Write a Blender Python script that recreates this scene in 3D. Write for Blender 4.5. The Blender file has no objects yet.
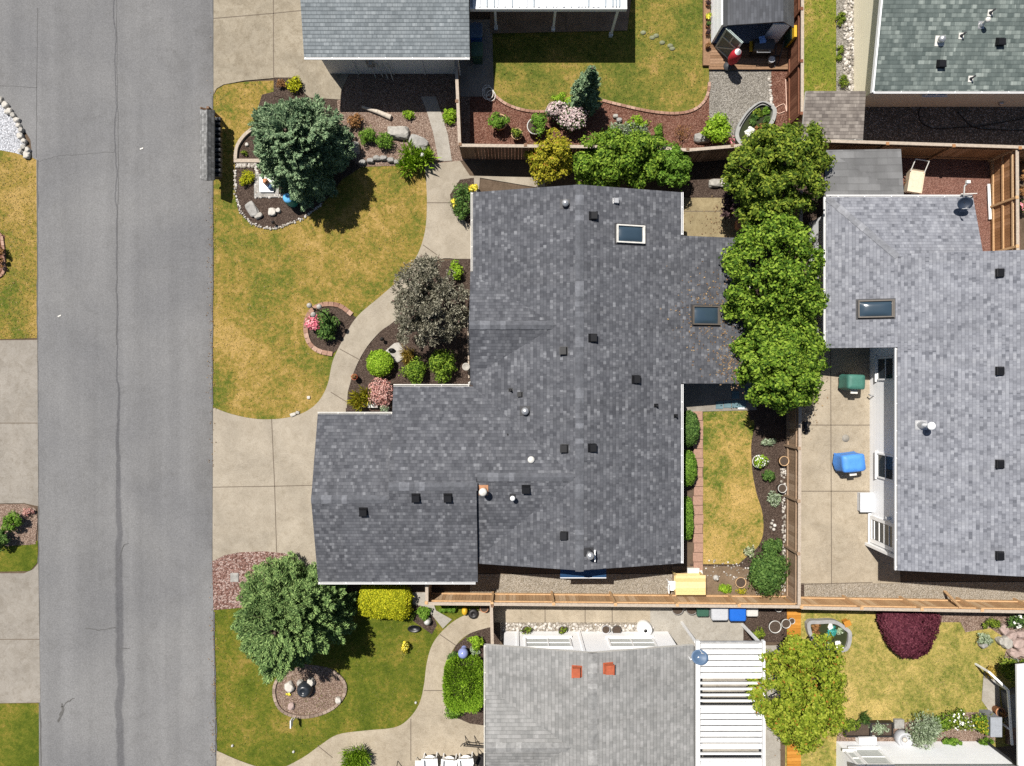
import bpy, math, random
import numpy as np
from mathutils import Vector, Matrix, noise
from mathutils.geometry import tessellate_polygon

# ---------------------------------------------------------------- scene, camera, light
scene = bpy.context.scene
COL = scene.collection
S = 0.045          # metres per photo pixel at ground level
H = 30.9           # camera height in metres
cam_d = bpy.data.cameras.new("camera")
cam = bpy.data.objects.new("camera", cam_d)
COL.objects.link(cam)
cam.location = (0, 0, H)
cam.rotation_euler = (0, 0, 0)
cam_d.sensor_width = 36.0
cam_d.lens = (H / S) / 1024.0 * 36.0
cam_d.clip_start = 0.1
cam_d.clip_end = 500
scene.camera = cam

SUN = Vector((-0.317, 0.425, 1.0)).normalized()
elev = math.asin(SUN.z)
azim = math.atan2(SUN.x, SUN.y)
w = bpy.data.worlds.new("World")
scene.world = w
w.use_nodes = True
nt = w.node_tree
sky = nt.nodes.new("ShaderNodeTexSky")
sky.sky_type = 'NISHITA'
sky.sun_disc = False
sky.sun_elevation = elev
sky.sun_rotation = azim
nt.links.new(sky.outputs[0], nt.nodes["Background"].inputs[0])
nt.nodes["Background"].inputs[1].default_value = 0.05
sun_d = bpy.data.lights.new("sun", 'SUN')
sun_d.energy = 5.0
sun_d.angle = math.radians(0.5)
sun_d.color = (1.0, 0.955, 0.89)
sun = bpy.data.objects.new("sun", sun_d)
COL.objects.link(sun)
sun.rotation_euler = SUN.to_track_quat('Z', 'Y').to_euler()
sun.location = (-10, 14, 40)
scene.view_settings.view_transform = 'Standard'
scene.view_settings.look = 'None'
scene.view_settings.gamma = 1
scene.view_settings.use_curve_mapping = False
scene.view_settings.exposure = 0.55
scene.render.engine = 'CYCLES'
scene.cycles.max_bounces = 5
scene.cycles.diffuse_bounces = 2
scene.cycles.glossy_bounces = 2
scene.cycles.transmission_bounces = 3
scene.cycles.use_denoising = False
scene.render.filter_size = 1.2


# ---------------------------------------------------------------- coordinates
def P(u, v, z=0.0):
    """World point of height z that the photo shows at pixel (u, v)."""
    k = S * (1 - z / H)
    return Vector(((u - 512) * k, (383 - v) * k, z))


def onto(u, v, fn):
    z = 2.6
    for _ in range(8):
        p = P(u, v, z)
        z = fn(p.x, p.y)
    return P(u, v, z)


def spline(pts, n=5, closed=False):
    pts = [Vector(p) if len(p) == 3 else Vector((p[0], p[1], 0)) for p in pts]
    out = []
    N = len(pts)
    rng = range(N if closed else N - 1)
    for i in rng:
        if closed:
            p0, p1, p2, p3 = pts[i - 1], pts[i], pts[(i + 1) % N], pts[(i + 2) % N]
        else:
            p0, p1, p2, p3 = pts[max(i - 1, 0)], pts[i], pts[i + 1], pts[min(i + 2, N - 1)]
        for j in range(n):
            t = j / n
            out.append(0.5 * ((2 * p1) + (p2 - p0) * t + (2 * p0 - 5 * p1 + 4 * p2 - p3) * t * t + (3 * p1 - p0 - 3 * p2 + p3) * t ** 3))
    if not closed:
        out.append(pts[-1])
    return out


# ---------------------------------------------------------------- materials
def new_mat(name):
    m = bpy.data.materials.new(name)
    m.use_nodes = True
    t = m.node_tree
    return m, t, t.nodes["Principled BSDF"]


def N(t, kind, **kw):
    n = t.nodes.new("ShaderNode" + kind)
    for k, v in kw.items():
        if k in n.inputs:
            n.inputs[k].default_value = v
        else:
            setattr(n, k, v)
    return n


def ramp(t, fac, stops):
    r = N(t, "ValToRGB")
    e = r.color_ramp.elements
    while len(e) < len(stops):
        e.new(0.5)
    for i, (p, c) in enumerate(stops):
        e[i].position = p
        e[i].color = (*c, 1)
    t.links.new(fac, r.inputs[0])
    return r.outputs[0]


def mixc(t, fac, a, b, mode='MIX'):
    n = N(t, "Mix", data_type='RGBA', blend_type=mode)
    for sock, val in ((n.inputs[0], fac), (n.inputs[6], a), (n.inputs[7], b)):
        if isinstance(val, (int, float)):
            sock.default_value = val
        elif isinstance(val, tuple):
            sock.default_value = (*val, 1)
        else:
            t.links.new(val, sock)
    return n.outputs[2]


def pos(t):
    return N(t, "NewGeometry").outputs["Position"]


def noise_fac(t, scale, detail=3, rough=0.6, vec=None, dist=0.0):
    n = N(t, "TexNoise", Scale=scale, Detail=detail, Roughness=rough, Distortion=dist)
    t.links.new(vec if vec is not None else pos(t), n.inputs["Vector"])
    return n.outputs[0]


def bump(t, bsdf, height, strength=0.5, dist=0.02):
    b = N(t, "Bump", Strength=strength, Distance=dist)
    t.links.new(height, b.inputs["Height"])
    t.links.new(b.outputs[0], bsdf.inputs["Normal"])


def plain(name, c, rough=0.6, var=0.12, scale=6.0, metal=0.0, spec=0.4, fine=40.0, fmix=0.35):
    """Solid colour with slight wear: coarse and fine brightness noise."""
    m, t, b = new_mat(name)
    lo = tuple(x * (1 - var) for x in c)
    hi = tuple(min(1, x * (1 + var)) for x in c)
    tc = N(t, "TexCoord").outputs["Object"]
    c1 = ramp(t, noise_fac(t, scale, 4, 0.65, tc), [(0.3, lo), (0.7, hi)])
    c2 = mixc(t, fmix, c1, ramp(t, noise_fac(t, fine, 2, 0.5, tc), [(0.3, (0.55,) * 3), (0.7, (1.0,) * 3)]), 'MULTIPLY')
    t.links.new(c2, b.inputs["Base Color"])
    b.inputs["Roughness"].default_value = rough
    b.inputs["Metallic"].default_value = metal
    b.inputs["Specular IOR Level"].default_value = spec
    return m


def shingle(name, stops, row=0.142, wide=0.27, tint=(1, 1, 1), line=0.6, bumpy=0.6, blot=0.15, slot=0.003):
    m, t, b = new_mat(name)
    uv = N(t, "UVMap", uv_map="uv").outputs[0]
    facs = []
    for wd, off, sh in ((wide, 0.5, 0.0), (wide * 0.63, 0.37, 0.41)):
        mp = N(t, "Mapping")
        mp.inputs["Location"].default_value = (sh, 0, 0)
        t.links.new(uv, mp.inputs[0])
        br = N(t, "TexBrick", offset=off, offset_frequency=2, Scale=1.0)
        br.inputs["Color1"].default_value = (0, 0, 0, 1)
        br.inputs["Color2"].default_value = (1, 1, 1, 1)
        br.inputs["Mortar"].default_value = (0.0, 0.0, 0.0, 1)
        br.inputs["Mortar Size"].default_value = slot
        br.inputs["Mortar Smooth"].default_value = 0.1
        br.inputs["Brick Width"].default_value = wd
        br.inputs["Row Height"].default_value = row
        t.links.new(mp.outputs[0], br.inputs["Vector"])
        facs.append(br)
    val = mixc(t, 0.4, facs[0].outputs["Color"], facs[1].outputs["Color"])
    col = ramp(t, val, stops)
    col = mixc(t, 1.0, col, tint, 'MULTIPLY')
    col = mixc(t, blot, col, ramp(t, noise_fac(t, 0.7, 4, 0.6), [(0.3, (0.55,) * 3), (0.7, (1.2,) * 3)]), 'MULTIPLY')
    col = mixc(t, 0.5, col, ramp(t, noise_fac(t, 60, 2, 0.7), [(0.25, (0.5,) * 3), (0.75, (1.3,) * 3)]), 'MULTIPLY')
    # shadow line at every course's lower edge (shingle thickness), painted into the colour
    sep = N(t, "SeparateXYZ")
    t.links.new(uv, sep.inputs[0])
    dv = N(t, "Math", operation='DIVIDE'); dv.inputs[1].default_value = row
    t.links.new(sep.outputs[1], dv.inputs[0])
    fr = N(t, "Math", operation='FRACT')
    t.links.new(dv.outputs[0], fr.inputs[0])
    col = mixc(t, line, col, ramp(t, fr.outputs[0], [(0.0, (0.35,) * 3), (0.14, (0.62,) * 3), (0.2, (1.0,) * 3)]), 'MULTIPLY')
    mp = N(t, "Mapping")
    mp.inputs["Scale"].default_value = (1.6, 0.22, 1)
    t.links.new(uv, mp.inputs[0])
    col = mixc(t, 0.35, col, ramp(t, noise_fac(t, 1.0, 5, 0.7, mp.outputs[0], 0.6), [(0.3, (0.72, 0.71, 0.69)), (0.55, (1.0,) * 3), (0.75, (1.12,) * 3)]), 'MULTIPLY')
    t.links.new(col, b.inputs["Base Color"])
    b.inputs["Roughness"].default_value = 0.9
    b.inputs["Specular IOR Level"].default_value = 0.15
    inv = N(t, "Math", operation='SUBTRACT'); inv.inputs[0].default_value = 1.0
    t.links.new(fr.outputs[0], inv.inputs[1])
    bump(t, b, inv.outputs[0], bumpy, 0.012)
    return m


def lawn_mat(name, stops, big=0.22, seed=0.0, fine=0.55):
    m, t, b = new_mat(name)
    ad = N(t, "VectorMath", operation='ADD')
    ad.inputs[1].default_value = (seed, seed * 1.7, 0)
    t.links.new(pos(t), ad.inputs[0])
    v = ad.outputs[0]
    f1 = noise_fac(t, big, 3, 0.55, v, 0.4)
    f2 = noise_fac(t, 0.95, 5, 0.68, v, 0.9)
    f3 = noise_fac(t, 5.5, 4, 0.75, v, 0.5)
    a = N(t, "Math", operation='MULTIPLY_ADD'); a.inputs[1].default_value = 0.6
    t.links.new(f2, a.inputs[0])
    h = N(t, "Math", operation='MULTIPLY'); h.inputs[1].default_value = 0.6
    t.links.new(f3, h.inputs[0])
    g = N(t, "Math", operation='MULTIPLY_ADD'); g.inputs[1].default_value = 0.6
    t.links.new(f1, g.inputs[0]); t.links.new(h.outputs[0], g.inputs[2])
    t.links.new(g.outputs[0], a.inputs[2])
    sc = N(t, "MapRange"); sc.inputs[1].default_value = 0.74; sc.inputs[2].default_value = 1.06
    t.links.new(a.outputs[0], sc.inputs[0])
    stops = [(p_, tuple(x * k_ for x, k_ in zip(c_, (1.21, 1.14, 0.92)))) for p_, c_ in stops]
    col = ramp(t, sc.outputs[0], stops)
    fn = noise_fac(t, 20, 3, 0.8, v)
    col = mixc(t, fine, col, ramp(t, fn, [(0.3, (0.5, 0.55, 0.5)), (0.5, (0.95,) * 3), (0.7, (1.5, 1.42, 1.35))]), 'MULTIPLY')
    t.links.new(col, b.inputs["Base Color"])
    b.inputs["Roughness"].default_value = 0.95
    b.inputs["Specular IOR Level"].default_value = 0.1
    bump(t, b, noise_fac(t, 30, 3, 0.75, v), 0.9, 0.05)
    return m


def concrete_mat(name, c, stain=0.3, speck=0.35, scale=0.5, dirt=(0.6, 0.56, 0.5)):
    m, t, b = new_mat(name)
    g_ = sum(c) / 3
    c = tuple(x * k_ * 0.67 for x, k_ in zip(c, (1.0, 0.995, 0.98)))
    f1 = noise_fac(t, scale, 5, 0.65, dist=0.6)
    col = ramp(t, f1, [(0.3, tuple(x * 0.82 for x in c)), (0.55, c), (0.75, tuple(min(1, x * 1.1) for x in c))])
    col = mixc(t, stain, col, ramp(t, noise_fac(t, 1.7, 6, 0.7, dist=1.0), [(0.35, dirt), (0.6, (1.05,) * 3)]), 'MULTIPLY')
    col = mixc(t, speck, col, ramp(t, noise_fac(t, 22, 3, 0.85), [(0.3, (0.5,) * 3), (0.7, (1.35,) * 3)]), 'MULTIPLY')
    col = mixc(t, stain, col, ramp(t, noise_fac(t, 5.0, 5, 0.75, dist=1.2), [(0.36, (0.62, 0.58, 0.52)), (0.5, (1.0,) * 3)]), 'MULTIPLY')
    t.links.new(col, b.inputs["Base Color"])
    b.inputs["Roughness"].default_value = 0.9
    b.inputs["Specular IOR Level"].default_value = 0.2
    bump(t, b, noise_fac(t, 40, 3, 0.7), 0.25, 0.01)
    return m


def chips_mat(name, stops, scale=16, rough=0.95, deep=0.05, mid=0.3):
    """Mulch, pebbles, crushed rock: a colour per chip, broken by gaps."""
    m, t, b = new_mat(name)
    stops = [(p_, tuple(x * 0.74 for x in c_)) for p_, c_ in stops]
    vo = N(t, "TexVoronoi", Scale=scale * 1.7)
    t.links.new(pos(t), vo.inputs["Vector"])
    sp = N(t, "SeparateColor")
    t.links.new(vo.outputs["Color"], sp.inputs[0])
    col = ramp(t, sp.outputs[0], stops)
    col = mixc(t, 0.85, col, ramp(t, vo.outputs["Distance"], [(0.25, (1.1,) * 3), (0.8, (0.5,) * 3)]), 'MULTIPLY')
    col = mixc(t, mid, col, ramp(t, noise_fac(t, 1.5, 4, 0.6), [(0.3, (0.6,) * 3), (0.7, (1.25,) * 3)]), 'MULTIPLY')
    t.links.new(col, b.inputs["Base Color"])
    b.inputs["Roughness"].default_value = rough
    b.inputs["Specular IOR Level"].default_value = 0.15
    iv = N(t, "Math", operation='SUBTRACT'); iv.inputs[0].default_value = 1
    t.links.new(vo.outputs["Distance"], iv.inputs[1])
    bump(t, b, iv.outputs[0], 0.8, deep)
    return m


def island_mat(name, stops, rough=0.7, trans=0.0, grain=0.3, gs=12.0, spec=0.3, obj=0.0):
    """A colour for every loose piece of the mesh (leaf, board, stone)."""
    m, t, b = new_mat(name)
    rnd = N(t, "NewGeometry").outputs["Random Per Island"]
    col = ramp(t, rnd, stops)
    if grain:
        col = mixc(t, grain, col, ramp(t, noise_fac(t, gs, 3, 0.7), [(0.3, (0.5,) * 3), (0.7, (1.25,) * 3)]), 'MULTIPLY')
    t.links.new(col, b.inputs["Base Color"])
    b.inputs["Roughness"].default_value = rough
    b.inputs["Specular IOR Level"].default_value = spec
    if trans:
        tr = N(t, "BsdfTranslucent")
        t.links.new(mixc(t, 1.0, col, (1.0, 1.1, 0.5), 'MULTIPLY'), tr.inputs[0])
        mx = N(t, "MixShader")
        mx.inputs[0].default_value = trans
        t.links.new(b.outputs[0], mx.inputs[1])
        t.links.new(tr.outputs[0], mx.inputs[2])
        out = [n for n in t.nodes if n.type == 'OUTPUT_MATERIAL'][0]
        t.links.new(mx.outputs[0], out.inputs[0])
    return m


def leaf(name, dark, mid, light, trans=0.22, odd=None):
    up = lambda c_: tuple(min(0.85, x * 1.18) for x in c_)
    dark, mid, light = up(dark), up(mid), up(light)
    st = [(0.0, dark), (0.45, mid), (0.85, light)]
    if odd:
        st.append((0.955, light)); st.append((0.985, odd))
    return island_mat(name, st, 0.7, trans, 0.0, spec=0.12)


def glass_mat(name, c=(0.02, 0.03, 0.04), rough=0.05):
    m, t, b = new_mat(name)
    b.inputs["Base Color"].default_value = (*c, 1)
    b.inputs["Roughness"].default_value = rough
    b.inputs["Specular IOR Level"].default_value = 0.8
    return m


# ---------------------------------------------------------------- mesh builder
def offset_of(parent):
    o = Vector((0, 0, 0))
    while parent is not None:
        o += parent.location
        parent = parent.parent
    return o


def tag(o, label=None, cat=None, group=None, kind=None):
    if label: o["label"] = label
    if cat: o["category"] = cat
    if group: o["group"] = group
    if kind: o["kind"] = kind
    return o


def thing(name, label, cat, loc, group=None):
    o = bpy.data.objects.new(name, None)
    o.empty_display_size = 0.3
    COL.objects.link(o)
    o.location = loc
    return tag(o, label, cat, group)


class MB:
    def __init__(self):
        self.v, self.f, self.m, self.sm = [], [], [], []

    def add(self, verts, faces, mi=0, smooth=False):
        b = len(self.v)
        self.v += [Vector(p) for p in verts]
        for f in faces:
            self.f.append([b + i for i in f])
            self.m.append(mi)
            self.sm.append(smooth)
        return self

    def poly(self, pts, mi=0):
        pts = [Vector(p) for p in pts]
        tris = tessellate_polygon([pts])
        fs = []
        for a, b, c in tris:
            n = (pts[b] - pts[a]).cross(pts[c] - pts[a])
            fs.append((a, b, c) if n.z >= 0 else (a, c, b))
        return self.add(pts, fs, mi)

    def prism(self, pts, z0, z1, mi=0, cap=None):
        lo = [Vector((p[0], p[1], z0)) for p in pts]
        hi = [Vector((p[0], p[1], z1)) for p in pts]
        n = len(pts)
        area = sum(lo[i].x * lo[(i + 1) % n].y - lo[(i + 1) % n].x * lo[i].y for i in range(n))
        if area < 0:
            lo.reverse(); hi.reverse()
        self.add(lo + hi, [(i, (i + 1) % n, n + (i + 1) % n, n + i) for i in range(n)], mi)
        self.poly(hi, mi if cap is None else cap)
        return self

    def slab(self, pts, t=0.1, mi=0, side=None):
        """A roof plane: top polygon through pts, thickness t straight down."""
        pts = [Vector(p) for p in pts]
        self.poly(pts, mi)
        n = len(pts)
        area = sum(pts[i].x * pts[(i + 1) % n].y - pts[(i + 1) % n].x * pts[i].y for i in range(n))
        if area < 0:
            pts = pts[::-1]
        lo = [p - Vector((0, 0, t)) for p in pts]
        s = mi if side is None else side
        self.add(pts + lo, [(n + i, n + (i + 1) % n, (i + 1) % n, i) for i in range(n)], s)
        self.add(lo, [list(range(n))[::-1]], s) if n == 3 or n == 4 else self.poly(lo, s)
        return self

    def obox(self, c, ax, ay, az, mi=0, bev=0.0):
        c, ax, ay, az = Vector(c), Vector(ax), Vector(ay), Vector(az)
        vs = [c + ax * i + ay * j + az * k for k in (-1, 1) for j in (-1, 1) for i in (-1, 1)]
        fs = [(0, 2, 3, 1), (4, 5, 7, 6), (0, 1, 5, 4), (2, 6, 7, 3), (0, 4, 6, 2), (1, 3, 7, 5)]
        if ax.cross(ay).dot(az) < 0:
            fs = [f[::-1] for f in fs]
        return self.add(vs, fs, mi)

    def box(self, c, sx, sy, sz, rz=0.0, mi=0):
        ca, sa = math.cos(rz), math.sin(rz)
        return self.obox(c, Vector((ca, sa, 0)) * sx / 2, Vector((-sa, ca, 0)) * sy / 2, Vector((0, 0, sz / 2)), mi)

    def bar(self, a, b, wd, ht, mi=0):
        a, b = Vector(a), Vector(b)
        d = (b - a)
        L = d.length
        d.normalize()
        up = Vector((0, 0, 1)) if abs(d.z) < 0.95 else Vector((0, 1, 0))
        s = d.cross(up).normalized()
        n = s.cross(d).normalized()
        return self.obox((a + b) / 2, d * L / 2, s * wd / 2, n * ht / 2, mi)

    def cyl(self, a, b, r0, r1=None, n=10, mi=0, caps=True):
        a, b = Vector(a), Vector(b)
        r1 = r0 if r1 is None else r1
        d = (b - a).normalized()
        x = d.orthogonal().normalized()
        y = d.cross(x)
        vs = []
        for c, r in ((a, r0), (b, r1)):
            for i in range(n):
                an = 2 * math.pi * i / n
                vs.append(c + (x * math.cos(an) + y * math.sin(an)) * r)
        self.add(vs, [(i, (i + 1) % n, n + (i + 1) % n, n + i) for i in range(n)], mi, True)
        if caps:
            self.add(vs[n:], [list(range(n))], mi)
            self.add(vs[:n], [list(range(n))[::-1]], mi)
        return self

    def tube(self, pts, r, n=6, mi=0):
        for a, b in zip(pts[:-1], pts[1:]):
            self.cyl(a, b, r, r, n, mi)
        return self

    def lathe(self, c, prof, n=16, mi=0, axis=None, sx=1.0, sy=1.0):
        """prof: (radius, height) pairs from bottom to top."""
        c = Vector(c)
        M = Matrix.Identity(3) if axis is None else Vector(axis).to_track_quat('Z', 'Y').to_matrix()
        vs = []
        for r, h in prof:
            for i in range(n):
                an = 2 * math.pi * i / n
                vs.append(c + M @ Vector((r * sx * math.cos(an), r * sy * math.sin(an), h)))
        fs = []
        for j in range(len(prof) - 1):
            for i in range(n):
                fs.append((j * n + i, j * n + (i + 1) % n, (j + 1) * n + (i + 1) % n, (j + 1) * n + i))
        self.add(vs, fs, mi, True)
        return self

    def ribbon(self, pts, wd, z0, z1, mi=0, closed=False):
        """Low edging of width wd along a ground line."""
        pts = [Vector((p[0], p[1], 0)) for p in pts]
        n = len(pts)
        vs = []
        for i in range(n):
            a = pts[i - 1] if (i > 0 or closed) else pts[i]
            b = pts[(i + 1) % n] if (i < n - 1 or closed) else pts[i]
            d = (b - a).normalized()
            s = Vector((-d.y, d.x, 0)) * wd / 2
            for q, z in ((pts[i] + s, z0), (pts[i] + s, z1), (pts[i] - s, z1), (pts[i] - s, z0)):
                vs.append(Vector((q.x, q.y, z)))
        fs = []
        for i in range(n if closed else n - 1):
            a, b = i * 4, ((i + 1) % n) * 4
            fs += [(a + k, b + k, b + k + 1, a + k + 1) for k in range(3)]
        if not closed:
            fs += [(0, 1, 2, 3), tuple(4 * (n - 1) + k for k in (3, 2, 1, 0))]
        return self.add(vs, fs, mi)

    def strip(self, pts, wd, z, mi=0):
        pts = [Vector((p[0], p[1], z)) for p in pts]
        vs = []
        n = len(pts)
        wds = wd if isinstance(wd, list) else [wd] * n
        for i in range(n):
            d = (pts[min(i + 1, n - 1)] - pts[max(i - 1, 0)]).normalized()
            s = Vector((-d.y, d.x, 0)) * wds[i] / 2
            vs += [pts[i] - s, pts[i] + s]
        return self.add(vs, [(2 * i, 2 * i + 2, 2 * i + 3, 2 * i + 1) for i in range(n - 1)], mi)

    def build(self, name, mats, parent=None, loc=None):
        mats = mats if isinstance(mats, (list, tuple)) else [mats]
        me = bpy.data.meshes.new(name)
        off = offset_of(parent) if parent else Vector(loc) if loc is not None else Vector((0, 0, 0))
        me.from_pydata([v - off for v in self.v], [], self.f)
        for m in mats:
            me.materials.append(m)
        me.polygons.foreach_set("material_index", self.m)
        me.polygons.foreach_set("use_smooth", self.sm)
        uvl = me.uv_layers.new(name="uv")
        i = 0
        co = self.v
        up = Vector((0, 0, 1))
        for p in me.polygons:
            n = p.normal
            if n.z > 0.9995 or n.z < -0.9995 or abs(n.z) < 1e-4 and n.length < 0.5:
                e1, e2 = Vector((1, 0, 0)), Vector((0, 1, 0))
            else:
                e2 = (up - n * n.z).normalized()
                e1 = e2.cross(n)
            for li in p.loop_indices:
                c = co[me.loops[li].vertex_index]
                uvl.data[li].uv = (c.dot(e1), c.dot(e2))
        me.update()
        o = bpy.data.objects.new(name, me)
        COL.objects.link(o)
        if parent:
            o.parent = parent
        elif loc is not None:
            o.location = loc
        return o


def copy_tree(o, loc=None, rz=None, parent=None):
    c = o.copy()
    COL.objects.link(c)
    if parent: c.parent = parent
    if loc is not None: c.location = loc
    if rz is not None: c.rotation_euler.z = rz
    for ch in list(o.children):
        copy_tree(ch, parent=c)
    return c


# ---------------------------------------------------------------- foliage
def unit(a):
    return a / np.maximum(np.linalg.norm(a, axis=1, keepdims=True), 1e-9)


def leaf_arrays(c, axis, nrm, L, W, fold=0.25):
    """Diamond leaves as two triangles' worth of quad. c, axis, nrm: (n,3)."""
    axis = unit(axis)
    side = unit(np.cross(axis, nrm))
    n2 = np.cross(side, axis)
    L = L[:, None]; W = W[:, None]
    v = np.empty((len(c), 4, 3))
    v[:, 0] = c - axis * L * 0.5
    v[:, 1] = c + side * W * 0.5 + n2 * W * fold + axis * L * 0.05
    v[:, 2] = c + axis * L * 0.5
    v[:, 3] = c - side * W * 0.5 + n2 * W * fold + axis * L * 0.05
    return v.reshape(-1, 3)


def cloud(clumps, n, L, W, rng, mode='leaf', shell=0.6, low=-0.35):
    """Leaves in every clump (cx,cy,cz,rx,ry,rz); leaves face outwards, or point outwards (spray)."""
    cl = np.array(clumps, float)
    wts = (cl[:, 3] * cl[:, 4] + cl[:, 3] * cl[:, 5])
    idx = rng.choice(len(cl), n, p=wts / wts.sum())
    d = unit(rng.normal(size=(n, 3)))
    flip = d[:, 2] < low
    d[flip, 2] *= -1
    r = shell + (1 - shell) * rng.random(n) ** 0.6
    r = np.where(rng.random(n) < 0.16, r * rng.uniform(1.0, 1.45, n), r)
    c = cl[idx, :3] + d * cl[idx, 3:6] * r[:, None]
    rnd = unit(rng.normal(size=(n, 3)))
    if mode == 'leaf':
        nrm = unit(d + 0.6 * rnd + np.array([0, 0, 0.3]))
        axis = np.cross(nrm, unit(rng.normal(size=(n, 3))))
    elif mode == 'spray':
        axis = d + 0.55 * rnd + np.array([0, 0, 0.15])
        nrm = unit(rng.normal(size=(n, 3)) + np.array([0, 0, 1.0]))
    else:  # blades: upright and arching out
        axis = d * 0.7 + 0.35 * rnd + np.array([0, 0, 0.5])
        nrm = unit(rnd + np.array([0, 0, 0.6]))
    s = 0.65 + 0.7 * rng.random(n)
    return leaf_arrays(c, axis, nrm, L * s, W * s)


def crown_clumps(c, rad, n, cr, rng, low=-0.25, fill=0.25):
    out = []
    k = 0
    ph = rng.uniform(0, 6.28, 4)
    while k < n:
        d = rng.normal(size=3)
        d /= np.linalg.norm(d)
        if d[2] < low:
            continue
        an = math.atan2(d[1], d[0])
        edge = 1 + 0.07 * math.sin(3 * an + ph[0]) + 0.07 * math.sin(5 * an + ph[1]) + 0.05 * math.sin(8 * an + ph[2])
        f = edge * (rng.uniform(0.72, 1.0) if rng.random() > fill else rng.uniform(0.2, 0.7))
        s = cr * rng.uniform(0.5, 1.35)
        out.append((c[0] + d[0] * (rad[0] - s * 0.7) * f, c[1] + d[1] * (rad[1] - s * 0.7) * f, c[2] + d[2] * (rad[2] - s * 0.5) * f, s * rng.uniform(0.7, 1.5), s * rng.uniform(0.7, 1.5), s * rng.uniform(0.55, 0.9)))
        k += 1
    return out


def np_mesh(name, layers, mats, parent=None, loc=None):
    """layers: [(quad vertex array (4n,3), material index)]"""
    off = offset_of(parent) if parent else Vector(loc)
    V = np.concatenate([a for a, _ in layers]) - np.array(off)
    nq = len(V) // 4
    me = bpy.data.meshes.new(name)
    me.vertices.add(len(V))
    me.vertices.foreach_set("co", V.astype(np.float32).ravel())
    me.loops.add(4 * nq)
    me.loops.foreach_set("vertex_index", np.arange(4 * nq, dtype=np.int32))
    me.polygons.add(nq)
    me.polygons.foreach_set("loop_start", np.arange(0, 4 * nq, 4, dtype=np.int32))
    me.polygons.foreach_set("loop_total", np.full(nq, 4, dtype=np.int32))
    for m in (mats if isinstance(mats, (list, tuple)) else [mats]):
        me.materials.append(m)
    mi = np.concatenate([np.full(len(a) // 4, i, dtype=np.int32) for a, i in layers])
    me.polygons.foreach_set("material_index", mi)
    me.update(calc_edges=True)
    o = bpy.data.objects.new(name, me)
    COL.objects.link(o)
    if parent: o.parent = parent
    else: o.location = loc
    return o

# ---------------------------------------------------------------- palette
def lin(r, g, b):
    f = lambda x: (x / 255 / 12.92) if x / 255 <= 0.04045 else ((x / 255 + 0.055) / 1.055) ** 2.4
    return (f(r), f(g), f(b))


M_soil = concrete_mat("soil", (0.16, 0.115, 0.08), 0.5, 0.6, 1.2)
M_lawn_dry = lawn_mat("dry_lawn", [(0.0, (0.065, 0.095, 0.016)), (0.3, (0.125, 0.125, 0.028)), (0.6, (0.205, 0.155, 0.045)), (1.0, (0.30, 0.215, 0.09))], 0.24, 3.0)
M_lawn_back = lawn_mat("back_lawn", [(0.0, (0.06, 0.10, 0.016)), (0.28, (0.135, 0.145, 0.034)), (0.55, (0.25, 0.195, 0.065)), (1.0, (0.36, 0.26, 0.11))], 0.35, 7.0)
M_lawn_north = lawn_mat("north_lawn", [(0.0, (0.055, 0.085, 0.015)), (0.4, (0.11, 0.12, 0.028)), (0.7, (0.172, 0.15, 0.04)), (1.0, (0.245, 0.18, 0.07))], 0.28, 12.0)
M_lawn_green = lawn_mat("green_lawn", [(0.0, (0.05, 0.075, 0.009)), (0.45, (0.085, 0.105, 0.015)), (0.8, (0.14, 0.13, 0.026)), (1.0, (0.19, 0.15, 0.045))], 0.3, 21.0)
M_lawn_straw = lawn_mat("straw_lawn", [(0.0, (0.095, 0.12, 0.026)), (0.35, (0.19, 0.185, 0.055)), (0.65, (0.275, 0.235, 0.085)), (1.0, (0.37, 0.295, 0.125))], 0.2, 31.0)
M_lawn_strip = lawn_mat("strip_lawn", [(0.0, (0.075, 0.115, 0.016)), (0.5, (0.13, 0.155, 0.026)), (0.8, (0.20, 0.18, 0.05)), (1.0, (0.27, 0.21, 0.085))], 0.4, 41.0)
M_conc = concrete_mat("concrete", (0.46, 0.405, 0.325), 0.3, 0.4)
M_conc_old = concrete_mat("old_concrete", (0.40, 0.35, 0.27), 0.5, 0.45, 0.6)
M_conc_gold = concrete_mat("mossy_concrete", (0.38, 0.31, 0.18), 0.5, 0.4, 0.8)
M_conc_warm = concrete_mat("patio_concrete", (0.50, 0.43, 0.33), 0.35, 0.45, 0.5)
M_conc_pale = concrete_mat("pale_concrete", (0.47, 0.44, 0.39), 0.35, 0.35, 0.5)
M_conc_west = concrete_mat("grey_concrete", (0.36, 0.33, 0.29), 0.4, 0.4, 0.4)
M_joint = plain("joint", (0.12, 0.095, 0.07), 0.9)
M_mulch_dark = chips_mat("dark_mulch", [(0, (0.075, 0.05, 0.038)), (0.6, (0.115, 0.08, 0.062)), (1, (0.19, 0.14, 0.11))], 18)
M_mulch_pink = chips_mat("bark_mulch", [(0, (0.2, 0.13, 0.095)), (0.6, (0.34, 0.235, 0.18)), (1, (0.52, 0.40, 0.32))], 16)
M_mulch_red = chips_mat("red_mulch", [(0, (0.14, 0.055, 0.035)), (0.6, (0.25, 0.115, 0.08)), (1, (0.38, 0.22, 0.16))], 16)
M_lava = chips_mat("lava_rock", [(0, (0.17, 0.08, 0.06)), (0.5, (0.33, 0.19, 0.155)), (1, (0.55, 0.42, 0.37))], 9, deep=0.08)
M_gravel_grey = chips_mat("grey_gravel", [(0, (0.22, 0.20, 0.17)), (0.6, (0.36, 0.33, 0.28)), (1, (0.5, 0.47, 0.42))], 15)
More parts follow.
